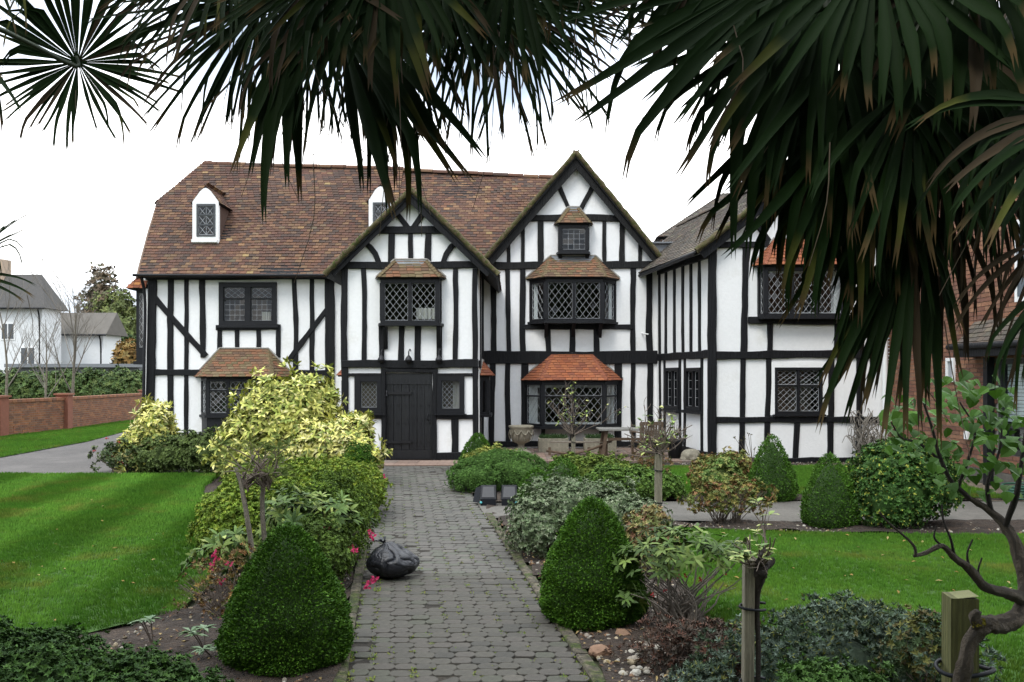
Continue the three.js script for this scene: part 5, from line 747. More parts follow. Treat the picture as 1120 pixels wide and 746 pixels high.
{
  const lo = (label, x, z, b) => shrub('low_shrub', label, 'shrub', v3(x, 0, z), b, { n: 2600, len: 0.045, wid: 0.024, ros: 6, tilt: 1.0, pal: [[0.08, 0.115, 0.028], [0.1, 0.14, 0.035], [0.06, 0.09, 0.022]], lump: 0.25, stems: 12, core: 0.75, group: 'low dark shrubs along the far lawn edge' });
  lo('dark low shrub at the far lawn edge below the small variegated laurel', -6.4, -15.5, [[0, 0.3, 0, 0.75, 0.33, 0.45], [0.4, 0.36, 0, 0.5, 0.36, 0.4]]);
  lo('broad dark low shrub at the far lawn edge in front of the left bay', -5.1, -15.3, [[0, 0.33, 0, 0.8, 0.36, 0.45], [-0.5, 0.4, 0, 0.5, 0.38, 0.4], [0.45, 0.34, 0, 0.5, 0.38, 0.4]]);
}
{ const t = shrub('rose_bush', 'low rose bush with red blooms at the end of the drive', 'rose', v3(-7.55, 0, -15.6), [[0, 0.28, 0, 0.4, 0.26, 0.3], [0.35, 0.3, 0, 0.3, 0.24, 0.25]], { n: 480, len: 0.055, wid: 0.032, ros: 4, tilt: 1.0, pal: [[0.05, 0.08, 0.03], [0.075, 0.1, 0.035]], lump: 0.35, stems: 24, core: 0, deep: 0.6 }); const r = rng(91); for (let k = 0; k < 9; k++) flower(t, v3((r() - 0.4) * 0.9, 0.2 + 0.45 * r(), 0.2 * r()), 0.035, mat.red, 900 + k, 8); }
// long azalea bed: bushes run together along the path
const az = (label, x, z, blobs, o = {}) => shrub('azalea', label, 'azalea', v3(x, 0, z), blobs, { n: 6800, len: 0.038, wid: 0.016, ros: 7, tilt: 0.75, pal: G.azalea, lump: 0.36, freq: 4.2, stems: 14, core: 0.7, clump: 0.075, deep: 0.4, group: 'azaleas in the left border', ...o });
az('yellow-green azalea at the lawn corner behind the standard shrub', -3.3, -10.9, [[0, 0.3, 0, 0.42, 0.33, 0.6], [0.4, 0.34, 0.1, 0.46, 0.32, 0.5], [-0.05, 0.24, 0.5, 0.36, 0.3, 0.4]]);
az('yellow-green azalea in the middle of the left border beside the laurel', -2.62, -11.9, [[0, 0.26, 0, 0.6, 0.28, 0.7], [0.3, 0.24, 0.4, 0.4, 0.26, 0.5]]);
az('clipped azalea spilling over the path edge beyond the bin bag', -2.0, -10.2, [[-0.1, 0.32, 0, 0.42, 0.33, 0.6], [-0.1, 0.3, -0.7, 0.4, 0.3, 0.5], [-0.3, 0.36, 0.4, 0.45, 0.33, 0.4]]);
az('bright green azalea on the lawn side of the left border', -2.9, -9.1, [[0, 0.33, 0, 0.4, 0.36, 0.5], [-0.02, 0.28, 0.5, 0.34, 0.3, 0.4], [0.35, 0.34, 0.1, 0.4, 0.34, 0.4]], { n: 6500 });
az('darker azalea beside the bin bag', -1.78, -8.3, [[0, 0.38, 0, 0.36, 0.4, 0.45], [-0.3, 0.36, 0.3, 0.36, 0.36, 0.4], [0.05, 0.3, 0.55, 0.28, 0.3, 0.3]], { pal: G.azDark.concat([G.azalea[0]]), n: 8000, len: 0.027, wid: 0.011 });
az('bright azalea filling in between rhododendron and standard shrub', -2.55, -8.0, [[0, 0.3, 0, 0.36, 0.33, 0.4], [0.4, 0.36, -0.1, 0.36, 0.34, 0.36]], { n: 4200 });
az('small dark yew-like bush against the pale laurel', -2.42, -12.95, [[0, 0.34, 0, 0.24, 0.36, 0.24]], { pal: G.box, n: 2600, len: 0.03, wid: 0.01 });
{ const t = shrub('rhododendron', 'large leaved rhododendron with pink blooms behind the front cone', 'rhododendron', v3(-1.98, 0, -7.25), [[0.1, 0.4, 0, 0.32, 0.26, 0.3], [-0.4, 0.24, 0.3, 0.26, 0.24, 0.22], [0.4, 0.4, -0.1, 0.26, 0.24, 0.25]], { n: 330, len: 0.095, wid: 0.032, ros: 8, tilt: 1.2, pal: G.rhodo, tips: { share: 0.12, pal: [[0.2, 0.24, 0.06]], whole: true }, deep: 0.4, lump: 0.3, droop: 0.3, stems: 26, stemR: 0.01, core: 0 });
  const r = rng(92); for (const [px, py, d] of [[237, 612, 6.65], [232, 620, 6.6], [251, 618, 6.55], [242, 636, 6.5], [235, 606, 6.7], [352, 583, 7.0], [357, 577, 7.0], [272, 604, 7.0], [384, 600, 7.1]]) flower(t, at(px, py, d).sub(t.position), 0.035, mat.pink, 920 + px, 9); }
{ const t = shrub('azalea', 'dark azalea with pink blooms hanging over the path edge', 'azalea', v3(-1.66, 0, -7.0), [[0, 0.28, 0, 0.26, 0.28, 0.32], [-0.2, 0.32, -0.1, 0.28, 0.28, 0.3]], { n: 4200, len: 0.028, wid: 0.012, ros: 6, tilt: 0.95, pal: G.azDark, lump: 0.3, stems: 16, core: 0.7, group: 'azaleas in the left border' });
  for (const [px, py, d] of [[408, 587, 7.0], [405, 582, 7.0], [410, 633, 6.85], [405, 637, 6.82], [402, 642, 6.8], [388, 602, 6.9], [372, 640, 6.75]]) flower(t, at(px, py, d).sub(t.position), 0.032, mat.pink, 940 + py, 9); }
{ const t = thing('pink_blooms', 'pink rhododendron blooms beside the path near the pale laurel', 'flower', v3(-2.25, 0, -13.2)); for (const [px, py] of [[419, 522], [417, 529], [411, 527]]) flower(t, at(px, py, 13.0).sub(t.position), 0.05, mat.pink, 960 + px, 9); local(t, 'stems', tube([v3(0, 0, 0), v3(0.1, 0.1, 0.1), at(417, 527, 13.02).sub(t.position)], [0.008, 0.004], { rad: 5 }), mat.twig); const f = new MB(), r = rng(66); for (let k = 0; k < 60; k++) { const d = sphereDir(r), p = at(416 - 8 * r(), 526 + 12 * r(), 13.05).sub(t.position); f.leaf(p, d, perp(d), 0.06, 0.025, pick(r, G.rhodo)); } local(t, 'foliage', f.geo(), mat.leaf, 'stuff'); }
{ // bare-stemmed standard shrub in the left border
  const t = thing('standard_shrub', 'leggy shrub on two pale bare stems above the left azaleas', 'shrub', v3(-2.02, 0, -6.45)), m = new MB(), r = rng(44), L = (a) => a.map(([px, py, d]) => at(px, py, d).sub(t.position));
  tubeInto(m, [v3(0, -0.02, 0), ...L([[277, 618, 6.45], [271, 570, 6.45], [263, 528, 6.5], [258, 512, 6.55]])], [0.026, 0.022, 0.018, 0.014], { rad: 8, rough: 0.15 });
  tubeInto(m, [v3(0.12, -0.02, -0.1), ...L([[290, 600, 6.55], [287, 545, 6.55], [290, 525, 6.55], [298, 512, 6.6]])], [0.022, 0.02, 0.018, 0.012], { rad: 8, rough: 0.15 });
  local(t, 'trunk', m.geo(), mat.barkPale); const tw = new MB(), f = new MB();
  for (let k = 0; k < 44; k++) { const a = L([[pick(r, [263, 268, 288, 292]) + r() * 4, 520 + r() * 18, 6.5]])[0], e = L([[238 + r() * 82, 482 + r() * 40, 6.2 + r() * 0.8]])[0]; tubeInto(tw, [a, a.clone().lerp(e, 0.5).add(v3((r() - 0.5) * 0.06, 0.03, 0)), e], [0.008, 0.0025], { rad: 5, seg: 6 }); for (let q = 0; q < 5; q++) { const d = sphereDir(r); d.y = d.y * 0.5 + 0.25; d.normalize(); f.leaf(e, d, perp(d), 0.06 + 0.03 * r(), 0.022, [[0.12, 0.16, 0.035], [0.17, 0.2, 0.05], [0.09, 0.13, 0.03]][k % 3]); } }
  local(t, 'twigs', tw.geo(), mat.twig); local(t, 'foliage', f.geo(), mat.leaf, 'stuff');
}
shrub('autumn_azalea', 'thin brown and orange azalea beside the front left cone', 'azalea', v3(-2.05, 0, -6.25), [[0, 0.28, 0, 0.28, 0.26, 0.25], [-0.25, 0.22, 0.1, 0.25, 0.2, 0.22]], { n: 330, len: 0.03, wid: 0.011, ros: 5, tilt: 0.8, pal: [[0.2, 0.1, 0.035], [0.26, 0.18, 0.05], [0.13, 0.085, 0.035], [0.1, 0.1, 0.03]], deep: 0.8, lump: 0.4, stems: 60, stemR: 0.004, core: 0 });
for (const [px, py, d, h, l] of [[168, 706, 5.4, 0.18, 'rhododendron seedling with pale upright leaves at the lawn corner'], [225, 712, 5.3, 0.15, 'rhododendron seedling with spread leaves on bare soil'], [236, 722, 5.1, 0.09, 'tiny rhododendron seedling beside the front left cone']]) {
  const p = gp(px, py); const t = thing('seedling', l, 'seedling', p, 'rhododendron seedlings in the front bed'), m = new MB(), s = new MB(), r = rng(px); for (let k = 0; k < 3; k++) { const e = v3((r() - 0.5) * 0.2, h * (0.7 + 0.4 * r()), (r() - 0.5) * 0.12); tubeInto(s, [v3(0, -0.02, 0), e.clone().multiplyScalar(0.5), e], [0.006, 0.003], { rad: 5, seg: 5 }); for (let q = 0; q < 8; q++) { const a = q / 8 * 6.28 + r(), d = v3(Math.cos(a), 0.25 - 0.4 * r(), Math.sin(a)).normalize(); m.leaf(e, d, v3(0, 1, 0).addScaledVector(d, -d.y).normalize(), 0.085, 0.028, pick(r, [[0.11, 0.17, 0.09], [0.15, 0.21, 0.12], [0.09, 0.14, 0.06]])); } }
  local(t, 'stems', s.geo(), mat.twig); local(t, 'foliage', m.geo(), mat.leaf, 'stuff');
}
shrub('clipped_hedge', 'dark glossy clipped hedge filling the bottom left corner', 'hedge', v3(-2.2, 0, -4.1), [[0.25, 0.14, 0, 0.5, 0.2, 0.45], [-0.25, 0.21, 0.0, 0.5, 0.24, 0.5], [-0.75, 0.27, 0, 0.6, 0.26, 0.5], [0.55, 0.08, 0.1, 0.3, 0.18, 0.3]], { n: 15000, len: 0.025, wid: 0.013, ros: 6, tilt: 0.9, pal: [[0.022, 0.055, 0.01], [0.032, 0.075, 0.012], [0.045, 0.098, 0.016]], lump: 0.25, freq: 5, stems: 14, core: 0.8 });

// ---- right border
shrub('hebe', 'round bright green hebe at the path corner', 'shrub', v3(-0.56, 0, -13.1), [[0, 0.22, 0, 0.44, 0.27, 0.4]], { n: 7500, len: 0.022, wid: 0.009, ros: 6, tilt: 0.7, pal: G.hebe, lump: 0.12, freq: 4, core: 0.84, stems: 8, deep: 0.16, group: 'hebes' });
shrub('hebe', 'broad bright green hebe behind the black plastic sacks', 'shrub', v3(0.06, 0, -13.4), [[0, 0.26, 0, 0.54, 0.30, 0.48], [-0.3, 0.3, -0.35, 0.42, 0.26, 0.38]], { n: 11500, len: 0.022, wid: 0.009, ros: 6, tilt: 0.7, pal: G.hebe, lump: 0.14, freq: 4, core: 0.84, stems: 8, deep: 0.16, group: 'hebes' });
shrub('azalea', 'yellow-tipped azalea between the narrow cone and the hebes', 'azalea', v3(-0.35, 0, -14.3), [[0, 0.36, 0, 0.45, 0.18, 0.3]], { n: 900, len: 0.045, wid: 0.02, ros: 6, tilt: 0.9, pal: [[0.2, 0.24, 0.05], [0.3, 0.3, 0.07], [0.14, 0.19, 0.04]], core: 0.6, stems: 10 });
shrub('azalea', 'yellow-green azalea in front of the middle bay window', 'azalea', v3(1.35, 0, -13.4), [[0, 0.26, 0, 0.66, 0.22, 0.5], [0.4, 0.2, 0.25, 0.46, 0.18, 0.4], [-0.35, 0.28, -0.1, 0.4, 0.2, 0.4]], { n: 5200, len: 0.038, wid: 0.018, ros: 7, tilt: 0.85, pal: [[0.12, 0.18, 0.03], [0.16, 0.21, 0.035], [0.09, 0.145, 0.025]], lump: 0.2, stems: 12, core: 0.76 });
shrub('azalea', 'low green azalea above the cross path beside the staked rose', 'azalea', v3(1.85, 0, -12.2), [[0, 0.2, 0, 0.46, 0.22, 0.34], [-0.4, 0.24, 0, 0.36, 0.22, 0.34], [0.4, 0.15, 0, 0.3, 0.16, 0.28]], { n: 4200, len: 0.034, wid: 0.016, ros: 7, tilt: 0.85, pal: [[0.09, 0.165, 0.028], [0.12, 0.2, 0.035], [0.07, 0.13, 0.025]], lump: 0.18, stems: 12, core: 0.76 });
shrub('azalea', 'thin reddish azalea beside the wooden chair', 'azalea', v3(2.3, 0, -13.6), [[0, 0.35, 0, 0.3, 0.36, 0.3]], { n: 420, len: 0.04, wid: 0.018, ros: 5, tilt: 0.85, pal: [[0.14, 0.1, 0.045], [0.18, 0.1, 0.04], [0.11, 0.12, 0.04]], deep: 0.8, lump: 0.4, stems: 40, stemR: 0.005, core: 0 });
shrub('silvery_shrub', 'wide grey-green small leaved rhododendron behind the big box cone', 'rhododendron', v3(0.58, 0, -8.7), [[0, 0.35, 0, 0.48, 0.32, 0.5], [-0.3, 0.26, 0.3, 0.32, 0.3, 0.4], [0.42, 0.33, 0.0, 0.4, 0.3, 0.45], [0.75, 0.24, 0.2, 0.3, 0.26, 0.35], [-0.1, 0.38, -0.3, 0.38, 0.3, 0.35]], { n: 6200, len: 0.034, wid: 0.016, ros: 6, tilt: 1.1, pal: G.greyg, tips: { share: 0.16, pal: [[0.26, 0.29, 0.19], [0.2, 0.24, 0.14]], whole: true }, lump: 0.32, freq: 4, stems: 26, core: 0.62, clump: 0.08, deep: 0.4 });
shrub('autumn_azalea', 'reddish-yellow azalea at the right end of the grey-green shrub', 'azalea', v3(1.25, 0, -7.55), [[0, 0.28, 0, 0.26, 0.3, 0.25]], { n: 560, len: 0.042, wid: 0.018, ros: 6, tilt: 0.9, pal: [[0.18, 0.14, 0.05], [0.13, 0.15, 0.045], [0.17, 0.09, 0.05], [0.24, 0.21, 0.08]], deep: 0.7, lump: 0.3, stems: 30, stemR: 0.005, core: 0 });
{ const t = shrub('rhododendron', 'open rhododendron with red buds and drooping leaves beside the big cone', 'rhododendron', v3(1.22, 0, -6.0), [[0, 0.5, 0, 0.34, 0.2, 0.3], [-0.25, 0.42, 0.12, 0.24, 0.2, 0.2], [0.32, 0.46, 0, 0.24, 0.18, 0.24], [-0.4, 0.22, 0.2, 0.12, 0.1, 0.1]], { n: 190, clump: 0, len: 0.085, wid: 0.025, ros: 6, tilt: 1.35, pal: [[0.045, 0.08, 0.015], [0.06, 0.105, 0.018], [0.09, 0.13, 0.027], [0.035, 0.062, 0.014]], deep: 0.35, lump: 0.3, droop: 0.7, up: 0.8, low: -0.1, stems: 0, core: 0 });
  const s = new MB(), r = rng(71); for (let k = 0; k < 60; k++) { const e = v3((r() - 0.5) * 0.95, 0.22 + 0.32 * r(), (r() - 0.5) * 0.55), b = v3((r() - 0.5) * 0.25, -0.03, (r() - 0.5) * 0.2); tubeInto(s, [b, b.clone().lerp(e, 0.4).add(v3((r() - 0.5) * 0.14, 0.05, (r() - 0.5) * 0.1)), b.clone().lerp(e, 0.75).add(v3((r() - 0.5) * 0.1, 0.02, 0)), e], [0.009, 0.003], { rad: 5, seg: 8 }); } local(t, 'stems', s.geo(), M(0.17, 0.145, 0.12, { roughness: 0.95 }));
  for (const [px, py] of [[731, 614], [734, 612], [743, 631], [750, 630], [714, 651], [765, 634], [793, 628], [727, 645]]) flower(t, at(px, py, 5.8).sub(t.position), 0.018, mat.red, 980 + px, 7); }
shrub('heather', 'low dark reddish twiggy plant on the soil below the rhododendron', 'plant', v3(1.02, 0, -5.15), [[0, 0.1, 0, 0.34, 0.14, 0.26], [0.32, 0.12, 0.1, 0.25, 0.15, 0.22]], { n: 1200, len: 0.035, wid: 0.009, ros: 5, tilt: 0.9, pal: [[0.05, 0.033, 0.024], [0.07, 0.042, 0.028], [0.05, 0.042, 0.03], [0.1, 0.045, 0.028]], deep: 0.8, lump: 0.4, stems: 60, stemR: 0.004, core: 0 });
shrub('blue_shrub', 'low blue-green shrub in the bottom right foreground', 'shrub', v3(1.85, 0, -4.6), [[0, 0.22, 0, 0.5, 0.26, 0.4], [-0.42, 0.16, 0.05, 0.35, 0.2, 0.3], [0.35, 0.22, 0.0, 0.4, 0.23, 0.36], [0.1, 0.3, -0.2, 0.36, 0.18, 0.3], [-0.72, 0.08, 0.1, 0.24, 0.15, 0.2]], { n: 4600, clump: 0.06, len: 0.032, wid: 0.0085, ros: 9, tilt: 0.8, pal: G.blue, tips: { share: 0.08, pal: [[0.17, 0.18, 0.04]], whole: true }, deep: 0.45, lump: 0.34, freq: 4, stems: 50, stemR: 0.006, core: 0.45, stemMat: mat.barkDark });
shrub('low_box', 'bright green low box plant in front of the blue-green shrub', 'shrub', v3(1.5, 0, -3.85), [[0, 0.24, 0, 0.3, 0.18, 0.22]], { n: 2200, len: 0.024, wid: 0.012, ros: 6, tilt: 0.9, pal: [[0.05, 0.11, 0.02], [0.07, 0.145, 0.025]], lump: 0.3, stems: 10, core: 0.7 });
shrub('yellow_leaf_shrub', 'small shrub with yellowing leaves beside the green post', 'shrub', v3(2.1, 0, -4.2), [[0, 0.36, 0, 0.22, 0.2, 0.2]], { n: 420, len: 0.03, wid: 0.012, ros: 6, tilt: 1, pal: [[0.12, 0.12, 0.028], [0.05, 0.08, 0.03], [0.09, 0.075, 0.025], [0.05, 0.08, 0.04]], lump: 0.3, stems: 16, stemR: 0.005, core: 0, deep: 0.6 });
// ---- middle distance right
const aut = [[0.19, 0.175, 0.045], [0.24, 0.2, 0.055], [0.13, 0.155, 0.04], [0.19, 0.095, 0.04], [0.11, 0.14, 0.04]];
shrub('autumn_azalea', 'reddish-yellow azalea beyond the cross path left of the box cones', 'azalea', v3(3.15, 0, -12.7), [[0, 0.3, 0, 0.42, 0.26, 0.36], [0.28, 0.36, -0.1, 0.3, 0.24, 0.28]], { n: 1700, len: 0.045, wid: 0.019, ros: 6, tilt: 0.9, pal: aut, lump: 0.3, stems: 24, core: 0.62 });
shrub('autumn_azalea', 'orange-tinted azalea standing between cross path and right lawn', 'azalea', v3(2.55, 0, -10.1), [[0, 0.32, 0, 0.42, 0.16, 0.28], [0.35, 0.38, 0, 0.3, 0.14, 0.26]], { n: 800, len: 0.042, wid: 0.018, ros: 6, tilt: 0.9, pal: aut, deep: 0.5, lump: 0.35, stems: 70, stemR: 0.005, core: 0 });
shrub('azalea', 'green azalea with yellow leaves behind the orange-tinted one', 'azalea', v3(3.05, 0, -11.9), [[0, 0.3, 0, 0.3, 0.3, 0.3]], { n: 1200, len: 0.045, wid: 0.02, ros: 6, tilt: 0.9, pal: [[0.09, 0.16, 0.035], [0.14, 0.2, 0.05], [0.25, 0.27, 0.08]], lump: 0.3, stems: 14, core: 0.6 });
shrub('clipped_shrub', 'big square-clipped green shrub on the right of the lawn', 'shrub', v3(4.72, 0, -10.0), [[0, 0.45, 0, 0.5, 0.48, 0.48], [-0.2, 0.35, 0.1, 0.4, 0.42, 0.42], [0.25, 0.5, 0, 0.4, 0.42, 0.42], [-0.15, 0.65, 0, 0.42, 0.3, 0.4]], { n: 6200, len: 0.036, wid: 0.018, ros: 6, tilt: 0.9, pal: [[0.04, 0.10, 0.018], [0.055, 0.125, 0.022], [0.035, 0.08, 0.016]], tips: { share: 0.07, pal: [[0.3, 0.32, 0.05]], whole: true }, lump: 0.14, freq: 4, stems: 12, core: 0.82 });
shrub('clipped_shrub', 'green shrub behind the square-clipped one near the brick building', 'shrub', v3(5.9, 0, -11.4 - 1.2), [[0, 0.4, 0, 0.55, 0.42, 0.5], [0.5, 0.4, 0, 0.4, 0.4, 0.4]], { n: 3200, len: 0.045, wid: 0.02, ros: 6, tilt: 0.9, pal: [[0.05, 0.11, 0.022], [0.07, 0.14, 0.028]], lump: 0.2, stems: 12, core: 0.78 });
{ const t = thing('bare_climber', 'tangled pale bare climber against the corner of the right wing', 'climber', v3(7.45, 0, -17.2)), m = new MB(), r = rng(55); for (let k = 0; k < 60; k++) { const a = v3((r() - 0.5) * 0.3, -0.02, 0), e = v3((r() - 0.5) * 0.8, 0.5 + r() * 0.7, (r() - 0.5) * 0.4); tubeInto(m, [a, v3((r() - 0.5) * 0.7, e.y * 0.5, (r() - 0.5) * 0.4), e, e.clone().add(v3((r() - 0.5) * 0.3, -0.15, 0.1))], [0.012, 0.006], { rad: 5, seg: 8 }); } local(t, 'stems', m.geo(), M(0.2, 0.18, 0.15)); }
{ const t = thing('bare_rose', 'spindly rose growing against the corner of the wing', 'rose', v3(5.0, 0, -17.1)), m = new MB(), f = new MB(), r = rng(56); for (let k = 0; k < 12; k++) { const e = v3((r() - 0.5) * 0.8, 0.3 + r() * 0.45, (r() - 0.5) * 0.3); tubeInto(m, [v3(0, -0.02, 0), e.clone().multiplyScalar(0.5), e], [0.008, 0.004], { rad: 5, seg: 5 }); for (let q = 0; q < 4; q++) { const d = sphereDir(r); f.leaf(e, d, perp(d), 0.05, 0.025, [0.1, 0.09, 0.04]); } } local(t, 'stems', m.geo(), mat.twig); local(t, 'foliage', f.geo(), mat.leaf, 'stuff'); }

// ---- staked standard roses
function standardRose(label, foot, topY, { stakeW = 0.06, headR = 0.3, knot = 0.06, twigs = 26, up = 0.5, leafy = 0, seed, stakeTop = 0.1, offset = 0.05, thick = 1 }) {
  const t = thing('standard_rose', label, 'rose', foot, 'standard roses tied to stakes'), r = rng(seed), m = new MB(), s = stakeW / 2;
  m.box(v3(0, topY / 2 - 0.05, 0), v3(s, 0, 0), v3(0.004, topY / 2 + 0.05, 0), v3(0, 0, s)); local(t, 'stake', m.geo(), mat.stake);
  const k = new MB(), hd = v3(offset * 1.4, topY - 0.03, 0.01); tubeInto(k, [v3(offset * 0.9, -0.03, 0.01), v3(offset * 1.1, topY * 0.5, 0.01), v3(offset, topY * 0.8, 0), hd], [0.011, 0.012, 0.016, knot * 0.8], { rad: 9, rough: 0.35, seed });
  for (let q = 0; q < 7; q++) { const d = sphereDir(r); tubeInto(k, [hd.clone().addScaledVector(d, -0.01), hd.clone().addScaledVector(d, knot * 0.9), hd.clone().addScaledVector(d, knot * 1.4).add(v3(0, 0.02, 0))], [knot * 0.6, knot * 0.35, knot * 0.2], { rad: 7, rough: 0.4, seed: seed + q }); } local(t, 'graft', k.geo(), mat.barkDark);
  const tw = new MB(), f = new MB();
  const cane = (p, d, L, R, lvl) => {                          // crooked cane that forks
    const pts = [p.clone()], dd = d.clone(); let q = p.clone(); for (let k = 0; k < 4; k++) { dd.add(sphereDir(r).multiplyScalar(0.42)).add(v3(0, 0.13 * up, 0)).normalize(); q = q.clone().addScaledVector(dd, L / 4); pts.push(q); }
    tubeInto(tw, pts, [R, R * 0.5], { rad: 5, seg: 8, rough: 0.2 });
    if (lvl < 2) for (let k = 0; k < 3; k++) if (r() < 0.75) cane(pts[1 + Math.floor(r() * 3)].clone(), dd.clone().addScaledVector(sphereDir(r), 0.9).normalize(), L * (0.35 + 0.35 * r()), R * 0.6, lvl + 1);
    if (r() < leafy) for (let z = 0; z < 4; z++) { const e = sphereDir(r); e.y = e.y * 0.4 + 0.1; e.normalize(); f.leaf6(q, e, v3(0, 1, 0).addScaledVector(e, -e.y).normalize(), (0.045 + 0.025 * r()) * (thick > 1 ? 1.4 : 1), 0.03 * (thick > 1 ? 1.4 : 1), pick(r, [[0.3, 0.34, 0.1], [0.18, 0.25, 0.06], [0.36, 0.37, 0.14], [0.1, 0.16, 0.045]])); }
  };
  for (let q = 0; q < twigs / 4; q++) { const d = sphereDir(r); d.y = d.y * 0.5 + up * 0.55; d.normalize(); cane(hd.clone().addScaledVector(d, knot * 0.6), d, headR * (0.35 + 0.55 * r()), 0.006 * thick, 0); }
  local(t, 'twigs', tw.geo(), mat.twig); if (leafy) local(t, 'foliage', f.geo(), mat.leaf, 'stuff');
  const tie = new MB(); for (const h of [0.3, 0.72]) tubeInto(tie, [...Array(9)].map((_, q) => v3(offset * 0.5 + Math.cos(q / 8 * 6.28) * (s + offset * 0.6 + 0.012), topY * h + 0.004 * q, Math.sin(q / 8 * 6.28) * (s * 1.5))), [0.007, 0.007], { rad: 5, seg: 16 }); local(t, 'tie', tie.geo(), mat.blackPlastic);
  return t;
}
standardRose('hard pruned standard rose on a split stake in the right foreground', at(818, 746, 4.1).setY(0), EYE - (612 - HY) * 4.1 / F, { stakeW: 0.05, headR: 0.34, knot: 0.055, twigs: 30, up: 0.8, leafy: 0.25, seed: 81, offset: 0.045 });
standardRose('tall standard rose on a round stake beside the cross path', at(720, 0, 10.0).setY(0), EYE - (492 - HY) * 10 / F, { stakeW: 0.08, headR: 0.62, knot: 0.045, twigs: 80, up: 0.75, leafy: 0.14, thick: 1.7, seed: 82, offset: 0.0, stakeTop: 0.0 });
standardRose('leafy standard rose in front of the middle bay window', at(627, 0, 17.2).setY(0), 0.62, { stakeW: 0.08, headR: 1.1, thick: 2, knot: 0.05, twigs: 46, up: 1.3, leafy: 0.55, seed: 83, offset: 0.0 });

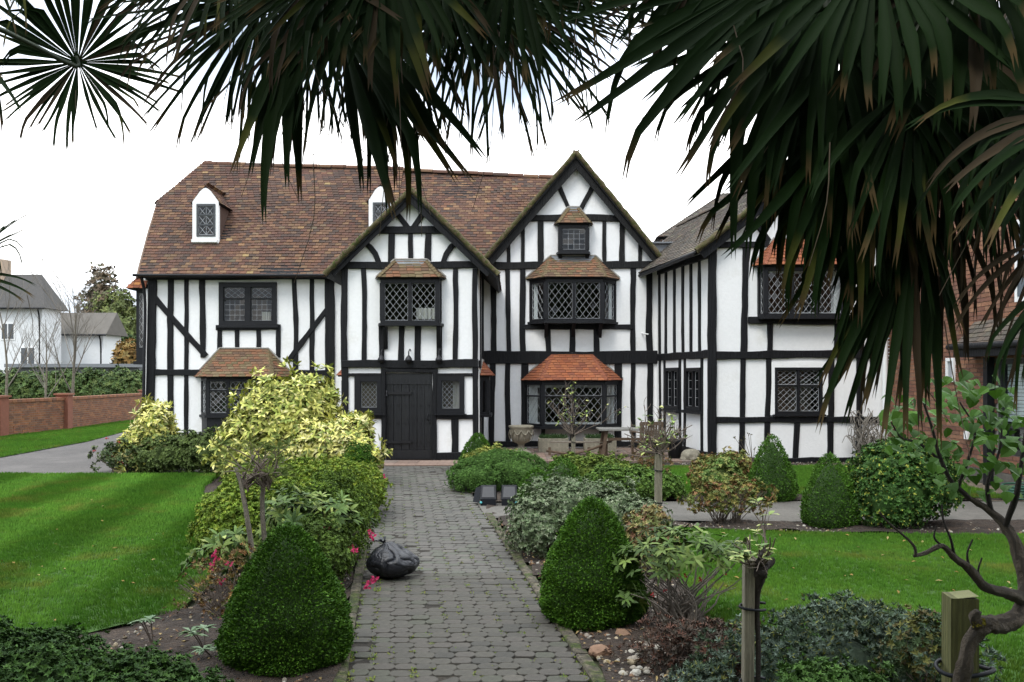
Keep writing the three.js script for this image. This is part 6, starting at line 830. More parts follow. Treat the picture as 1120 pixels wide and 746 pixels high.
// ---- gnarled small tree tied to a green post, right edge
{
  const p = at(1050, 0, 3.35).setY(0), t = thing('post', 'square green stained timber post at the lower right', 'post', p), w = 0.052, h = EYE - (655 - HY) * 3.3 / F, m = new MB();
  m.box(v3(0, h / 2 - 0.02, 0), v3(w, 0, 0.008), v3(0, h / 2 + 0.02, 0), v3(-0.008, 0, w)); local(t, 'shaft', m.geo(), mat.postGreen); const c = new MB(); c.poly([[-1, -1], [1, -1], [1, 1], [-1, 1]].map(([x, z]) => v3(x * w - z * 0.008, h + 0.004 + 0.008 * x, z * w + x * 0.008))); local(t, 'cut_top', c.geo(), M(0.24, 0.24, 0.1, { map: rep(tFine, 6), roughness: 0.9 }));
  const g = at(1072, 0, 3.3).setY(0), tr = thing('fruit_tree', 'gnarled small tree with mossy crooked trunk and broad green leaves at the right edge', 'tree', g), L = (a) => a.map(([x, y, d]) => at(x, y, d).sub(g)), b = new MB();
  tubeInto(b, [v3(-0.06, -0.02, 0), ...L([[1048, 780, 3.25], [1054, 735, 3.2], [1062, 700, 3.2], [1075, 684, 3.2], [1095, 683, 3.25], [1115, 672, 3.3], [1122, 645, 3.35], [1116, 612, 3.4], [1104, 582, 3.45], [1084, 560, 3.5], [1060, 545, 3.5]])], [0.03, 0.03, 0.028, 0.028, 0.032, 0.034, 0.032, 0.03, 0.026, 0.021, 0.015, 0.01], { rad: 14, seg: 80, rough: 0.28 });
  tubeInto(b, L([[1118, 655, 3.32], [1100, 648, 3.25], [1078, 642, 3.2], [1060, 622, 3.15], [1044, 610, 3.12], [1030, 597, 3.1], [1012, 605, 3.08], [1000, 608, 3.05]]), [0.03, 0.022, 0.018, 0.016, 0.013, 0.01, 0.008, 0.006], { rad: 9, seg: 40, rough: 0.25 });
  tubeInto(b, L([[1002, 609, 3.05], [1000, 598, 3.05], [985, 583, 3.05], [970, 570, 3.05], [962, 560, 3.05]]), [0.006, 0.005, 0.004, 0.003], { rad: 6, seg: 16, rough: 0.2 });
  tubeInto(b, L([[1074, 685, 3.2], [1066, 676, 3.17], [1070, 668, 3.16]]), [0.03, 0.022, 0.012], { rad: 9, rough: 0.5, seg: 8 });
  local(tr, 'trunk', b.geo(), mat.bark);
  const f = new MB(), r = rng(61), bb = (a, ra) => local(tr, 'branch', tube(L(a), ra, { rad: 6, seg: 18, rough: 0.25 }), mat.barkDark);
  bb([[1060, 545, 3.5], [1040, 525, 3.5], [1028, 500, 3.5], [1020, 470, 3.5], [1010, 440, 3.5]], [0.012, 0.009, 0.007, 0.004]); bb([[1030, 505, 3.5], [1005, 485, 3.5], [985, 478, 3.45], [975, 462, 3.4]], [0.007, 0.005, 0.003]); bb([[1084, 560, 3.5], [1080, 530, 3.5], [1094, 490, 3.5], [1096, 460, 3.5]], [0.012, 0.008, 0.005, 0.003]); bb([[1100, 575, 3.45], [1112, 540, 3.4], [1118, 500, 3.4], [1124, 460, 3.4]], [0.014, 0.009, 0.005]); bb([[1044, 610, 3.12], [1040, 590, 3.1], [1032, 570, 3.1], [1030, 552, 3.1]], [0.006, 0.004, 0.003]); bb([[1060, 622, 3.15], [1058, 605, 3.15], [1064, 590, 3.15]], [0.006, 0.004, 0.003]); bb([[1030, 597, 3.1], [1022, 588, 3.1], [1024, 575, 3.1]], [0.005, 0.004, 0.002]); bb([[1048, 532, 3.5], [1060, 500, 3.45], [1066, 470, 3.45], [1050, 440, 3.45]], [0.007, 0.005, 0.003]); bb([[1078, 642, 3.2], [1070, 625, 3.2], [1074, 610, 3.2]], [0.005, 0.004, 0.003]);
  const big = (c, d, nrm, len) => { // broad lobed leaf
    const s = new V3().crossVectors(d, nrm).normalize(), out = [[0, 0], [0.12, 0.3], [0.32, 0.5], [0.5, 0.42], [0.7, 0.36], [0.86, 0.16], [1, 0]], j = 0.75 + 0.5 * r(), col = pick(r, [[0.06, 0.15, 0.014], [0.08, 0.185, 0.018], [0.045, 0.115, 0.012]]).map((x) => x * j), q = (a, w, e) => c.clone().addScaledVector(d, a * len).addScaledVector(s, w * len * 0.92 * e).addScaledVector(nrm, Math.abs(w) * len * 0.25 - a * a * len * 0.25);
    for (const e of [-1, 1]) for (let k = 0; k < 6; k++) f.quad(q(out[k][0], 0, e), q(out[k][0], out[k][1], e), q(out[k + 1][0], out[k + 1][1], e), q(out[k + 1][0], 0, e), col); };
  const cl = [[1010, 440], [975, 462], [1050, 442], [1020, 470], [985, 478], [1000, 455], [1066, 470], [1096, 460], [1040, 455], [1028, 500], [1010, 490], [1060, 500], [1094, 490], [1080, 520], [1118, 500], [1110, 470], [1065, 445], [1085, 440], [1115, 440], [1070, 425], [1030, 425], [990, 445], [1045, 520], [1080, 470], [1100, 520]];
  for (const [x, y] of cl) for (let k = 0; k < 11; k++) { const c = L([[x + (r() - 0.5) * 44, y + (r() - 0.5) * 38, 3.2 + r() * 0.6]])[0], d = v3((r() - 0.5) * 2, -0.1 - 0.5 * r(), (r() - 0.3) * 1.4).normalize(), nn = v3((r() - 0.5) * 0.9, 1, 0.35 + (r() - 0.5) * 0.9); nn.addScaledVector(d, -nn.dot(d)).normalize(); big(c, d, nn, 0.034 + 0.03 * r()); }
  local(tr, 'foliage', f.geo(), mat.leafThin, 'stuff');
  const mo = new MB(); for (let k = 0; k < 160; k++) { const c = L([[1064 + r() * 14, 678 + r() * 6, 3.16 + r() * 0.02]])[0], d = sphereDir(r); mo.leaf(c, d, perp(d), 0.012, 0.008, [0.2, 0.17, 0.025]); } local(tr, 'moss', mo.geo(), mat.leafDull, 'stuff');
  local(t, 'tie', tube([...Array(13)].map((_, q) => v3(0.02 + Math.cos(q / 12 * 6.28) * 0.11, EYE - (736 - HY) * 3.3 / F + 0.01 * Math.sin(q), Math.sin(q / 12 * 6.28) * 0.085)), [0.009, 0.009], { rad: 6, seg: 30 }), mat.blackPlastic);
}

// ---- trees and hedge beyond the garden wall
function bareTree(label, base, H, seed, spread = 0.4) {
  const t = thing('bare_tree', label, 'tree', base, 'bare young trees beyond the wall'), r = rng(seed), tr = new MB(), br = new MB();
  const grow = (p, d, L, R, depth) => { const n = 4, pts = [p.clone()]; let q = p.clone(), dd = d.clone(); for (let k = 0; k < n; k++) { dd.add(v3((r() - 0.5) * 0.22, 0.06, (r() - 0.5) * 0.22)).normalize(); q = q.clone().addScaledVector(dd, L / n); pts.push(q); } tubeInto(depth ? br : tr, pts, [R, R * (depth ? 0.45 : 0.12)], { rad: depth > 1 ? 4 : 6, seg: depth > 1 ? 4 : 8 }); if (depth < 4) { const m = depth === 0 ? 9 : depth === 1 ? 6 : 4; for (let k = 0; k < m; k++) { const s = depth === 0 ? 0.15 + 0.85 * r() : 0.25 + 0.75 * r(), f = s * n, i = Math.min(n - 1, Math.floor(f)), o = pts[i].clone().lerp(pts[i + 1], f - i), a = r() * 6.28, e = dd.clone().multiplyScalar(0.75).add(v3(Math.cos(a) * spread * 1.6, 0.35, Math.sin(a) * spread * 1.6)).normalize(); grow(o, e, L * (depth === 0 ? 0.55 : 0.55) * (0.6 + 0.5 * r()), R * (depth === 0 ? 0.5 * (1 - 0.75 * s) : 0.5 * (1 - 0.4 * s)), depth + 1); } } };
  grow(v3(0, -0.05, 0), v3(0.02, 1, 0), H, H * 0.0125, 0); local(t, 'trunk', tr.geo(), mat.barkPale); local(t, 'branches', br.geo(), M(0.16, 0.14, 0.115)); return t;
}
bareTree('tall bare young tree in front of the low white outbuilding', at(78, 0, 33).setY(0), 5.6, 301, 0.4);
bareTree('bare young tree at the far left by the white house', at(6, 0, 31).setY(0), 5.0, 302, 0.45);
bareTree('slim bare tree between the white house and the outbuilding', at(48, 0, 36).setY(0), 4.4, 303, 0.4);
for (const [px, w, l] of [[18, 1.5, 'clipped hedge section left of the bare trees'], [62, 1.5, 'clipped hedge section behind the bare trees'], [112, 1.3, 'clipped hedge section right of the bare trees'], [140, 0.9, 'dark hedge section beside the house corner']]) shrub('hedge', l, 'hedge', at(px, 0, 41).setY(0), [[0, 0.95, 0, w, 1.05, 0.8], [w * 0.5, 0.95, 0.1, w * 0.7, 1.0, 0.8], [-w * 0.5, 0.9, 0, w * 0.7, 1.0, 0.8]], { n: 2600, len: 0.13, wid: 0.07, ros: 5, tilt: 1, pal: [[0.05, 0.085, 0.025], [0.07, 0.115, 0.03], [0.095, 0.13, 0.035]], lump: 0.2, core: 0.8, group: 'hedges beyond the garden wall' });
function leafyTree(label, base, H, R, seed, pal, n = 2600) { const t = thing('leafy_tree', label, 'tree', base, 'trees in the distance'), r = rng(seed), bl = [...Array(7)].map(() => { const d = sphereDir(r); return [d.x * R * 0.6, H * 0.62 + d.y * H * 0.24, d.z * R * 0.6, R * (0.4 + 0.25 * r()), H * (0.14 + 0.1 * r()), R * (0.4 + 0.25 * r())]; }); local(t, 'crown', foliageGeo(seed, bl, { n, len: 0.3, wid: 0.16, ros: 4, tilt: 1.1, pal, deep: 0.7, lump: 0.4 }), mat.leafDull, 'stuff'); local(t, 'trunk', tube([v3(0, -0.1, 0), v3(0.1, H * 0.35, 0), v3(0, H * 0.7, 0.1)], [0.25, 0.1], { rad: 8 }), mat.bark); local(t, 'branches', stemsGeo(seed, bl, 18, 0.06), mat.bark); return t; }
leafyTree('brown-leaved tree behind the low white outbuilding', at(105, 0, 70).setY(0), 10.5, 3.4, 311, [[0.11, 0.085, 0.06], [0.15, 0.11, 0.07], [0.09, 0.09, 0.05]]);
leafyTree('greenish tree close to the left house corner in the distance', at(138, 0, 66).setY(0), 8.6, 2.8, 312, [[0.12, 0.15, 0.05], [0.16, 0.18, 0.06], [0.1, 0.12, 0.05]]);
leafyTree('small orange autumn tree beside the left house corner', at(148, 0, 52).setY(0), 3.9, 1.2, 313, [[0.2, 0.12, 0.04], [0.24, 0.15, 0.045], [0.16, 0.12, 0.045]], 1200);
leafyTree('dark green conifer-like tree behind the outbuilding end', at(124, 0, 60).setY(0), 4.4, 1.3, 314, [[0.035, 0.06, 0.025], [0.05, 0.08, 0.03]], 1500);

// ---- unseen evergreens added behind the viewpoint: they close off the low sky there and leave the palms and the front beds in shade
for (const [x, z, h, w, l] of [[-5.5, 5.5, 8.5, 2.6, 'left'], [-1.2, 7, 9.5, 2.8, 'middle'], [3.4, 5.8, 8.5, 2.6, 'right'], [7.6, 4.6, 7.5, 2.4, 'far right']]) shrub('added_evergreen', 'unseen dense evergreen added behind the viewpoint for shade, ' + l + ' of the row', 'tree', v3(x, 0, z), [[0, h * 0.3, 0, w, h * 0.3, w], [0, h * 0.6, 0, w * 0.85, h * 0.3, w * 0.85], [0.3, h * 0.82, 0, w * 0.55, h * 0.2, w * 0.55]], { n: 5000, len: 0.22, wid: 0.11, ros: 5, tilt: 1, pal: [[0.03, 0.055, 0.02], [0.04, 0.07, 0.024]], lump: 0.2, core: 0.85, stems: 6, stemR: 0.08, group: 'evergreens added behind the viewpoint for shade' });

// ---------------------------------------------------------------- things in the garden
{ // tied black refuse sack
  const p = gp(430, 631), t = thing('bin_bag', 'full black plastic bin bag slumped on the left edge of the path', 'bin bag', v3(p.x, 0, p.z)), g = new THREE.IcosahedronGeometry(1, 24), q = g.attributes.position;
  const K = v3(-0.35, 0.9, 0.25).normalize(), KA = perp(K), KB = new V3().crossVectors(K, KA);
  for (let i = 0; i < q.count; i++) {                        // folds run out from the tied neck
    const d = v3(q.getX(i), q.getY(i), q.getZ(i)), th = Math.acos(clamp(d.dot(K), -1, 1)), ph = Math.atan2(d.dot(KB), d.dot(KA)), w = vn(d.x * 2 + 3, d.y * 2, d.z * 2 + 7), w2 = vn(d.x * 4 + 9, d.y * 4 + 2, d.z * 4);
    const fold = Math.pow(Math.abs(Math.sin(ph * 3 + w * 5)), 0.55), fine = Math.pow(Math.abs(Math.sin(ph * 8 + w2 * 6 + th * 2)), 0.6), cr = Math.pow(Math.abs(vn(d.x * 3.2 + 1, d.y * 5 + d.x * 2, d.z * 3.2) * 2 - 1), 0.7);
    const s = 0.84 + 0.11 * fold * Math.sin(th) + 0.04 * fine * Math.exp(-th) + 0.025 * cr + 0.16 * (w - 0.5); let y = 0.155 + d.y * 0.18 * s; if (th < 0.3) y += 0.03 * (1 - th / 0.3); if (y < 0.014) y = 0.003 + 0.01 * cr; y -= 0.07 * clamp(d.x + 0.1, 0, 1) * clamp(d.y + 0.2, 0, 1);
    q.setXYZ(i, d.x * 0.25 * s * (1 - 0.16 * d.y), y, d.z * 0.21 * s);
  }
  g.computeVertexNormals(); local(t, 'sack', g, mat.bag);
  const k = new MB(), r = rng(3); for (let j = 0; j < 9; j++) { const a = j / 9 * 6.28, d = v3(Math.cos(a) * 0.07 - 0.03, 0.03 + 0.03 * r(), Math.sin(a) * 0.06); k.tri(v3(-0.08, 0.3, 0), v3(-0.08, 0.3, 0).add(d), v3(-0.08, 0.3, 0).add(v3(Math.cos(a + 0.6) * 0.06 - 0.03, 0.03 + 0.03 * r(), Math.sin(a + 0.6) * 0.06))); } local(t, 'knot', k.geo(), mat.bag);
}
for (const [px, lab, s] of [[534, 'left one of two black plastic flood lamps at the path corner', -1], [557, 'right one of two black plastic flood lamps at the path corner', 1]]) { // squat black lamp housings with tilted faces
  const p = gp(px, 553), t = thing('flood_lamp', lab, 'flood lamp', v3(p.x, 0, p.z - 0.08), 'black flood lamps by the cross path'), m = new MB(), b = new MB(), w = 0.125, f = (x, y, z) => v3(x + s * 0.0, y, z);
  const A = [f(-w * 0.9, 0.09, 0.09), f(w * 0.9, 0.09, 0.09), f(w * 0.8, 0.27, -0.02), f(-w * 0.8, 0.27, -0.02)], B = [f(-w, 0.05, -0.1), f(w, 0.05, -0.1), f(w * 0.9, 0.26, -0.14), f(-w * 0.9, 0.26, -0.14)];
  m.quad(A[0], A[1], A[2], A[3]); m.quad(B[1], B[0], B[3], B[2]); for (let k = 0; k < 4; k++) { const j = (k + 1) % 4; m.quad(A[j], A[k], B[k], B[j]); } local(t, 'housing', m.geo(), mat.blackPlastic);
  b.abox(-w * 0.85, w * 0.85, 0, 0.1, -0.08, 0.13); local(t, 'base', b.geo(), mat.blackPlastic);
  const e = new MB(); const q = (x, y) => A[0].clone().lerp(A[1], x).lerp(A[3].clone().lerp(A[2], x), y).add(v3(0, 0.004, 0.007)); e.quad(q(0.1, 0.12), q(0.9, 0.12), q(0.88, 0.9), q(0.12, 0.9)); local(t, 'face', e.geo(), M(0.012, 0.013, 0.016, { roughness: 0.45 }));
  const k = new THREE.SphereGeometry(0.018, 12, 8); k.translate(s * 0.1, 0.05, 0.14); local(t, 'knob', k, M(0.08, 0.4, 0.42, { roughness: 0.4 }));
  const wing = new MB(); wing.poly([f(s * w, 0.03, 0.02), f(s * (w + 0.1), 0.03, -0.05), f(s * (w + 0.06), 0.22, -0.12), f(s * w * 0.85, 0.26, -0.06)]); local(t, 'side_flap', wing.geo(), mat.blackPlastic);
}
{ // carved stone urn
  const p = gp(570, 497), t = thing('stone_urn', 'weathered stone urn on a foot standing before the middle gable', 'urn', p), pr = [[0.001, 0], [0.24, 0], [0.24, 0.06], [0.16, 0.1], [0.1, 0.15], [0.07, 0.2], [0.1, 0.24], [0.2, 0.28], [0.245, 0.36], [0.265, 0.46], [0.255, 0.55], [0.29, 0.585], [0.3, 0.62], [0.26, 0.63], [0.22, 0.6], [0.19, 0.5], [0.001, 0.48]].map(([a, b]) => new THREE.Vector2(a, b * 1.08));
  local(t, 'bowl', new THREE.LatheGeometry(pr, 36), mat.stone); const s = new MB(); for (let k = 0; k < 10; k++) { const a = k / 10 * 6.28, c = Math.cos(a), d = Math.sin(a), q = (e, y, o) => v3(Math.cos(a + e) * o, y, Math.sin(a + e) * o); tubeInto(s, [q(-0.31, 0.58, 0.275), q(-0.15, 0.5, 0.285), q(0, 0.47, 0.29), q(0.15, 0.5, 0.285), q(0.31, 0.58, 0.275)], [0.016, 0.016], { rad: 6, seg: 8 }); tubeInto(s, [q(0, 0.47, 0.285), q(0, 0.38, 0.27), q(0.05, 0.31, 0.235)], [0.015, 0.006], { rad: 6, seg: 5 }); } local(t, 'swags', s.geo(), mat.stone);
}
for (const [px, w, l] of [[605, 0.36, 'grey stone trough planter left under the middle bay'], [656, 0.38, 'grey stone trough planter right under the middle bay']]) {
  const p = at(px, 0, 19.9).setY(0), t = thing('stone_trough', l, 'planter', p, 'stone troughs under the bay'), m = new MB(); for (const [a, b, c, d] of [[-w, w, 0.14, 0.2], [-w, w, -0.2, -0.14]]) m.abox(a, b, 0, 0.34, c, d); m.abox(-w, -w + 0.06, 0, 0.34, -0.138, 0.138); m.abox(w - 0.06, w, 0, 0.34, -0.138, 0.138); m.abox(-w + 0.062, w - 0.062, 0, 0.29, -0.138, 0.138); local(t, 'trough', m.geo(), mat.stone);
  const f = new MB(), r = rng(px); for (let k = 0; k < 500; k++) { const d = sphereDir(r); d.y = Math.abs(d.y); f.leaf(v3((r() - 0.5) * 1.7 * w, 0.28 + 0.12 * r(), (r() - 0.5) * 0.3), d, perp(d), 0.07, 0.025, pick(r, G.dark)); } local(t, 'plants', f.geo(), mat.leaf, 'stuff');
}
{ // garden bench end with curved arms in front of the bay, table and slatted chair
  const p = at(645, 0, 18.9).setY(0), t = thing('garden_bench', 'weathered curved wooden garden seat below the middle bay', 'bench', p), st = new MB();
  tubeInto(st, [v3(-1.0, 0.12, 0), v3(-0.4, 0.06, 0.05), v3(0.2, 0.22, 0.05), v3(0.62, 0.42, 0)], [0.03, 0.03], { rad: 6 }); local(t, 'curved_rail', st.geo(), mat.teak);
  for (const x of [-0.95, -0.05, 0.35]) { const m = new MB(); m.abox(x, x + 0.06, 0, x > 0 ? 0.34 : 0.2, -0.03, 0.03); local(t, 'leg', m.geo(), mat.teak); } for (let k = 0; k < 4; k++) { const m = new MB(); m.abox(-0.9, 0.5, 0.3, 0.325, -0.3 + k * 0.09, -0.22 + k * 0.09); local(t, 'seat_slat', m.geo(), M(0.25, 0.21, 0.16, { map: rep(tGrain, 6, 2) })); }
}
{
  const p = at(690, 0, 18.6).setY(0), t = thing('garden_table', 'weathered wooden garden table beside the slatted chair', 'table', p), m = new MB(); m.abox(-0.75, 0.55, 0.62, 0.655, -0.4, 0.4); local(t, 'top', m.geo(), M(0.3, 0.29, 0.26, { map: rep(tGrain, 6, 1) }));
  for (const [x, z] of [[-0.6, -0.3], [-0.6, 0.3], [0.4, -0.3], [0.4, 0.3]]) { const l = new MB(); l.box(v3(x * 1.05, 0.31, z), v3(0.035, 0, 0), v3(-x * 0.08, 0.31, 0), v3(0, 0, 0.035)); local(t, 'leg', l.geo(), mat.teak); } const b = new MB(); b.abox(-0.55, 0.35, 0.4, 0.46, 0.27, 0.3); local(t, 'stretcher', b.geo(), mat.teak);
}
{
  const p = at(708, 0, 17.7).setY(0), t = thing('garden_chair', 'brown slatted wooden garden chair turned to the table', 'chair', p); t.rotation.y = 0.25;
  const B = (n, x0, x1, y0, y1, z0, z1) => { const m = new MB(); m.abox(x0, x1, y0, y1, z0, z1); local(t, n, m.geo(), mat.teak); };
  for (let k = 0; k < 7; k++) B('back_slat', -0.2 + k * 0.06, -0.165 + k * 0.06, 0.46, 0.78, 0.2, 0.22); B('top_rail', -0.25, 0.26, 0.78, 0.86, 0.19, 0.23); B('lower_rail', -0.21, 0.22, 0.42, 0.46, 0.19, 0.23); for (let k = 0; k < 6; k++) B('seat_slat', -0.23, 0.24, 0.4, 0.42, -0.25 + k * 0.072, -0.19 + k * 0.072);
  for (const x of [-0.26, 0.225]) { B('leg', x, x + 0.045, 0, 0.84, 0.188, 0.232); B('leg', x, x + 0.045, 0, 0.62, -0.27, -0.226); B('armrest', x - 0.01, x + 0.055, 0.62, 0.645, -0.29, 0.187); }
}
{ const p = at(738, 0, 18.3).setY(0), t = thing('flower_pot', 'dark pot with bare twigs beside the wing side wall', 'pot', p), pr = [[0.001, 0], [0.13, 0], [0.19, 0.36], [0.21, 0.37], [0.21, 0.42], [0.18, 0.42], [0.16, 0.36], [0.001, 0.34]].map(([a, b]) => new THREE.Vector2(a, b)); local(t, 'pot', new THREE.LatheGeometry(pr, 24), mat.frame); const m = new MB(), r = rng(9); for (let k = 0; k < 18; k++) { const e = v3((r() - 0.5) * 0.7, 0.6 + 0.25 * r(), (r() - 0.5) * 0.4); tubeInto(m, [v3(0, 0.33, 0), e.clone().multiplyScalar(0.6).setY(0.55), e], [0.008, 0.003], { rad: 5, seg: 5 }); } local(t, 'twigs', m.geo(), mat.twig); }
{ const p = at(1114, 0, 12.1).setY(0), t = thing('garden_hose', 'coiled green garden hose lying by the brick building', 'hose', v3(p.x, 0.0, p.z)), m = new MB(), c = [...Array(60)].map((_, k) => v3(Math.cos(k * 0.55) * (0.2 + 0.01 * Math.sin(k)), 0.03 + k * 0.0035, Math.sin(k * 0.55) * 0.2)); tubeInto(m, c, [0.014, 0.014], { rad: 7, seg: 180 }); local(t, 'coil', m.geo(), M(0.02, 0.08, 0.05, { roughness: 0.5 })); }
{ const p = gp(756, 503), t = thing('boulder', 'grey boulder at the foot of the wing side wall', 'stone', p), g = new THREE.IcosahedronGeometry(1, 5), q = g.attributes.position; for (let i = 0; i < q.count; i++) { const d = v3(q.getX(i), q.getY(i), q.getZ(i)), s = 0.8 + 0.4 * vn(d.x * 2, d.y * 2, d.z * 2); q.setXYZ(i, d.x * 0.24 * s, Math.max(0, 0.08 + d.y * 0.16 * s), d.z * 0.2 * s); } g.computeVertexNormals(); local(t, 'rock', g, mat.stone); }

// ---------------------------------------------------------------- fan palms overhead
function fanInto(mb, hub, axis, normal, { R = 0.6, n = 40, spread = 5, fuse = 0.42, droop = 0.25, cup = 0.15, seed, dead = 0, ragged = 0.32, wide = 1 }) {
  const r = rng(seed), A = axis.clone().normalize(), N = normal.clone().addScaledVector(A, -normal.dot(A)).normalize(), B = new V3().crossVectors(N, A), S = 11, dphi = spread / n;
  for (let i = 0; i < n; i++) {
    const phi = (-0.5 + (i + 0.5) / n) * spread + (r() - 0.5) * dphi * 0.9, base = A.clone().multiplyScalar(Math.cos(phi)).addScaledVector(B, Math.sin(phi)).addScaledVector(N, cup * (0.6 + 0.8 * r())).normalize();
    const T = new V3().crossVectors(N, base).normalize(), L = R * (0.62 + 0.38 * Math.cos(phi * 0.42)) * (1 - ragged * r()), wmax = L * fuse * Math.tan(dphi / 2) * 1.06 * wide, kink = r() < 0.45 ? 0.5 + 0.42 * r() : 2, twist = (r() - 0.5) * 1.6, bend = (r() - 0.5) * 0.16, dr = droop * (0.5 + r()), rows = [], tipc = r(), g = 0.8 + 0.45 * r(), brown = dead || r() < 0.06;
    let p = hub.clone(), d = base.clone();
    for (let s = 0; s <= S; s++) {
      const t = s / S; if (s) { d.y -= dr * 0.28 * Math.max(0, t - 0.25); if (t > kink) { d.y -= 0.75; } d.addScaledVector(T, bend * Math.max(0, t - 0.35)); d.normalize(); p = p.clone().addScaledVector(d, L / S); }
      const w = t < fuse ? Math.max(0.002, wmax * t / fuse) : wmax * Math.pow(Math.max(0, 1 - (t - fuse) / (1 - fuse)), 0.85) + 0.0012, up = new V3().crossVectors(d, T).normalize(); if (up.dot(N) < 0) up.negate(); const Tw = T.clone().applyAxisAngle(d, twist * Math.max(0, t - fuse)); up.applyAxisAngle(d, twist * Math.max(0, t - fuse));
      const f = w * 0.42 * (t < fuse ? 1 : 1.1); let c = [0.0085 * g, 0.021 * g, 0.0045 * g]; if (brown) c = [0.045 * g, 0.033 * g, 0.019 * g]; else if (t > 0.9 && tipc < 0.5) c = [0.075 * g, 0.052 * g, 0.022 * g]; else if (t > 0.7 && tipc < 0.12) c = [0.055 * g, 0.062 * g, 0.012 * g];
      const split = t > 0.8 ? (t - 0.8) * 0.025 : 0; rows.push([mb.v(p.clone().addScaledVector(Tw, -w - split).addScaledVector(up, f), c), mb.v(p.clone().addScaledVector(d, t > 0.95 ? -0.09 * L : 0), c), mb.v(p.clone().addScaledVector(Tw, w + split * 0.6).addScaledVector(up, f), c)]);
    }
    for (let s = 0; s < S; s++) for (const k of [0, 1]) { const X = rows[s], Y = rows[s + 1]; mb.i.push(X[k], X[k + 1], Y[k + 1], X[k], Y[k + 1], Y[k]); }
  }
}
const petMat = M(0.02, 0.03, 0.01, { roughness: 0.6 }), petDead = M(0.11, 0.08, 0.05, { roughness: 0.8 });
function palm(label, foot, crown, fronds, seed) {
  const t = thing('fan_palm', label, 'palm', foot, 'fan palms over the path'), c = crown.clone().sub(foot), m = new MB(), r = rng(seed);
  tubeInto(m, [v3(0, -0.05, 0), c.clone().multiplyScalar(0.4).add(v3(0.02, 0, 0)), c.clone().multiplyScalar(0.8), c.clone()], [0.13, 0.12, 0.13, 0.1], { rad: 12, seg: 40, rough: 0.25 });
  const fb = new MB(); for (let k = 0; k < 500; k++) { const a = r() * 6.28, h = r(), p = c.clone().multiplyScalar(h).add(v3(Math.cos(a) * 0.12, 0, Math.sin(a) * 0.12)), d = v3(Math.cos(a) * 0.5, -0.4 + r(), Math.sin(a) * 0.5).normalize(); fb.leaf(p, d, perp(d), 0.12 + 0.1 * r(), 0.012, [0.09, 0.065, 0.04]); }
  const tr = local(t, 'trunk', m.geo(), mat.bark); local(tr, 'trunk_fibre', fb.geo(), mat.leafDull, 'stuff');
  fronds.forEach(([px, py, d, ang, tiltZ, R, o = {}], k) => {     // hub seen at px, py, d metres away; ang: where the fan points in the picture (0 right, 90 up); tiltZ: leaning to (+) or from (-) the viewer
    const hub = at(px, py, d), a = ang * Math.PI / 180, ax = v3(Math.cos(a), Math.sin(a), tiltZ).normalize(), nrm = v3(0, 0.25, 1).applyAxisAngle(UP, (r() - 0.5) * 0.7), mb = new MB(); if (o.n3) nrm.set(...o.n3);
    hub.sub(foot); fanInto(mb, hub, ax, nrm, { R, seed: seed * 100 + k, ...o, n: Math.round((o.n ?? 40) * (seed === 42 ? 1.35 : 1)) });
    const f = local(t, 'frond', mb.geo(), mat.palm); if (o.dead) f.userData.label = 'brown dead frond';
    if (o.back) f.userData.label = 'frond of the crown behind the viewpoint';
    const mid = hub.clone().lerp(c, 0.5).add(v3(0, 0.12, 0)); local(f, 'petiole', tube([c.clone().add(v3((r() - 0.5) * 0.12, (r() - 0.5) * 0.2, (r() - 0.5) * 0.12)), mid, hub.clone().addScaledVector(ax, -0.02), hub.clone().addScaledVector(ax, 0.03)], [0.016, 0.01], { rad: 6, seg: 14 }), o.dead ? petDead : petMat);
  });
  { const fi = new MB(); for (let k = 0; k < 46; k++) { const [px, py, d] = fronds[Math.floor(r() * fronds.length)], h = at(px + (r() - 0.5) * 160, py + 20 + r() * 120, d + (r() - 0.5) * 0.3).sub(foot), L = 0.12 + 0.3 * r(); tubeInto(fi, [h, h.clone().add(v3((r() - 0.5) * 0.08, -L * 0.5, (r() - 0.5) * 0.05)), h.clone().add(v3((r() - 0.5) * 0.14, -L, 0))], [0.0016, 0.0009], { rad: 4, seg: 6 }); } local(t, 'hanging_fibres', fi.geo(), petDead, 'stuff'); }
  for (let k = 0; k < 26; k++) {                                  // the rest of the crown, above and away from the picture
    const az = k * 2.4 + r() * 0.4, el = -0.35 + 1.5 * r(), d = v3(Math.cos(az) * Math.cos(el), Math.sin(el), Math.sin(az) * Math.cos(el)), hub = c.clone().addScaledVector(d, 0.75 + 0.2 * r()); const w = hub.clone().add(foot);
    if (w.z < 0.1) { const px = CX - F * w.x / w.z, py = HY + F * (w.y - EYE) / w.z, m = 0.75 * F / Math.max(0.3, -w.z); if (px > -m && px < 1120 + m && py > -m && py < 746) continue; }
    const mb = new MB(); fanInto(mb, hub, d.clone().setY(d.y - 0.35), v3(d.x * -0.3, 1, d.z * -0.3), { R: 0.62, seed: seed * 1000 + k, spread: 4.6, n: 36, droop: 0.4 }); const f = local(t, 'frond', mb.geo(), mat.palm);
    local(f, 'petiole', tube([c.clone(), c.clone().lerp(hub, 0.5).add(v3(0, 0.06, 0)), hub], [0.016, 0.01], { rad: 6, seg: 8 }), petMat);
  }
  return t;
}
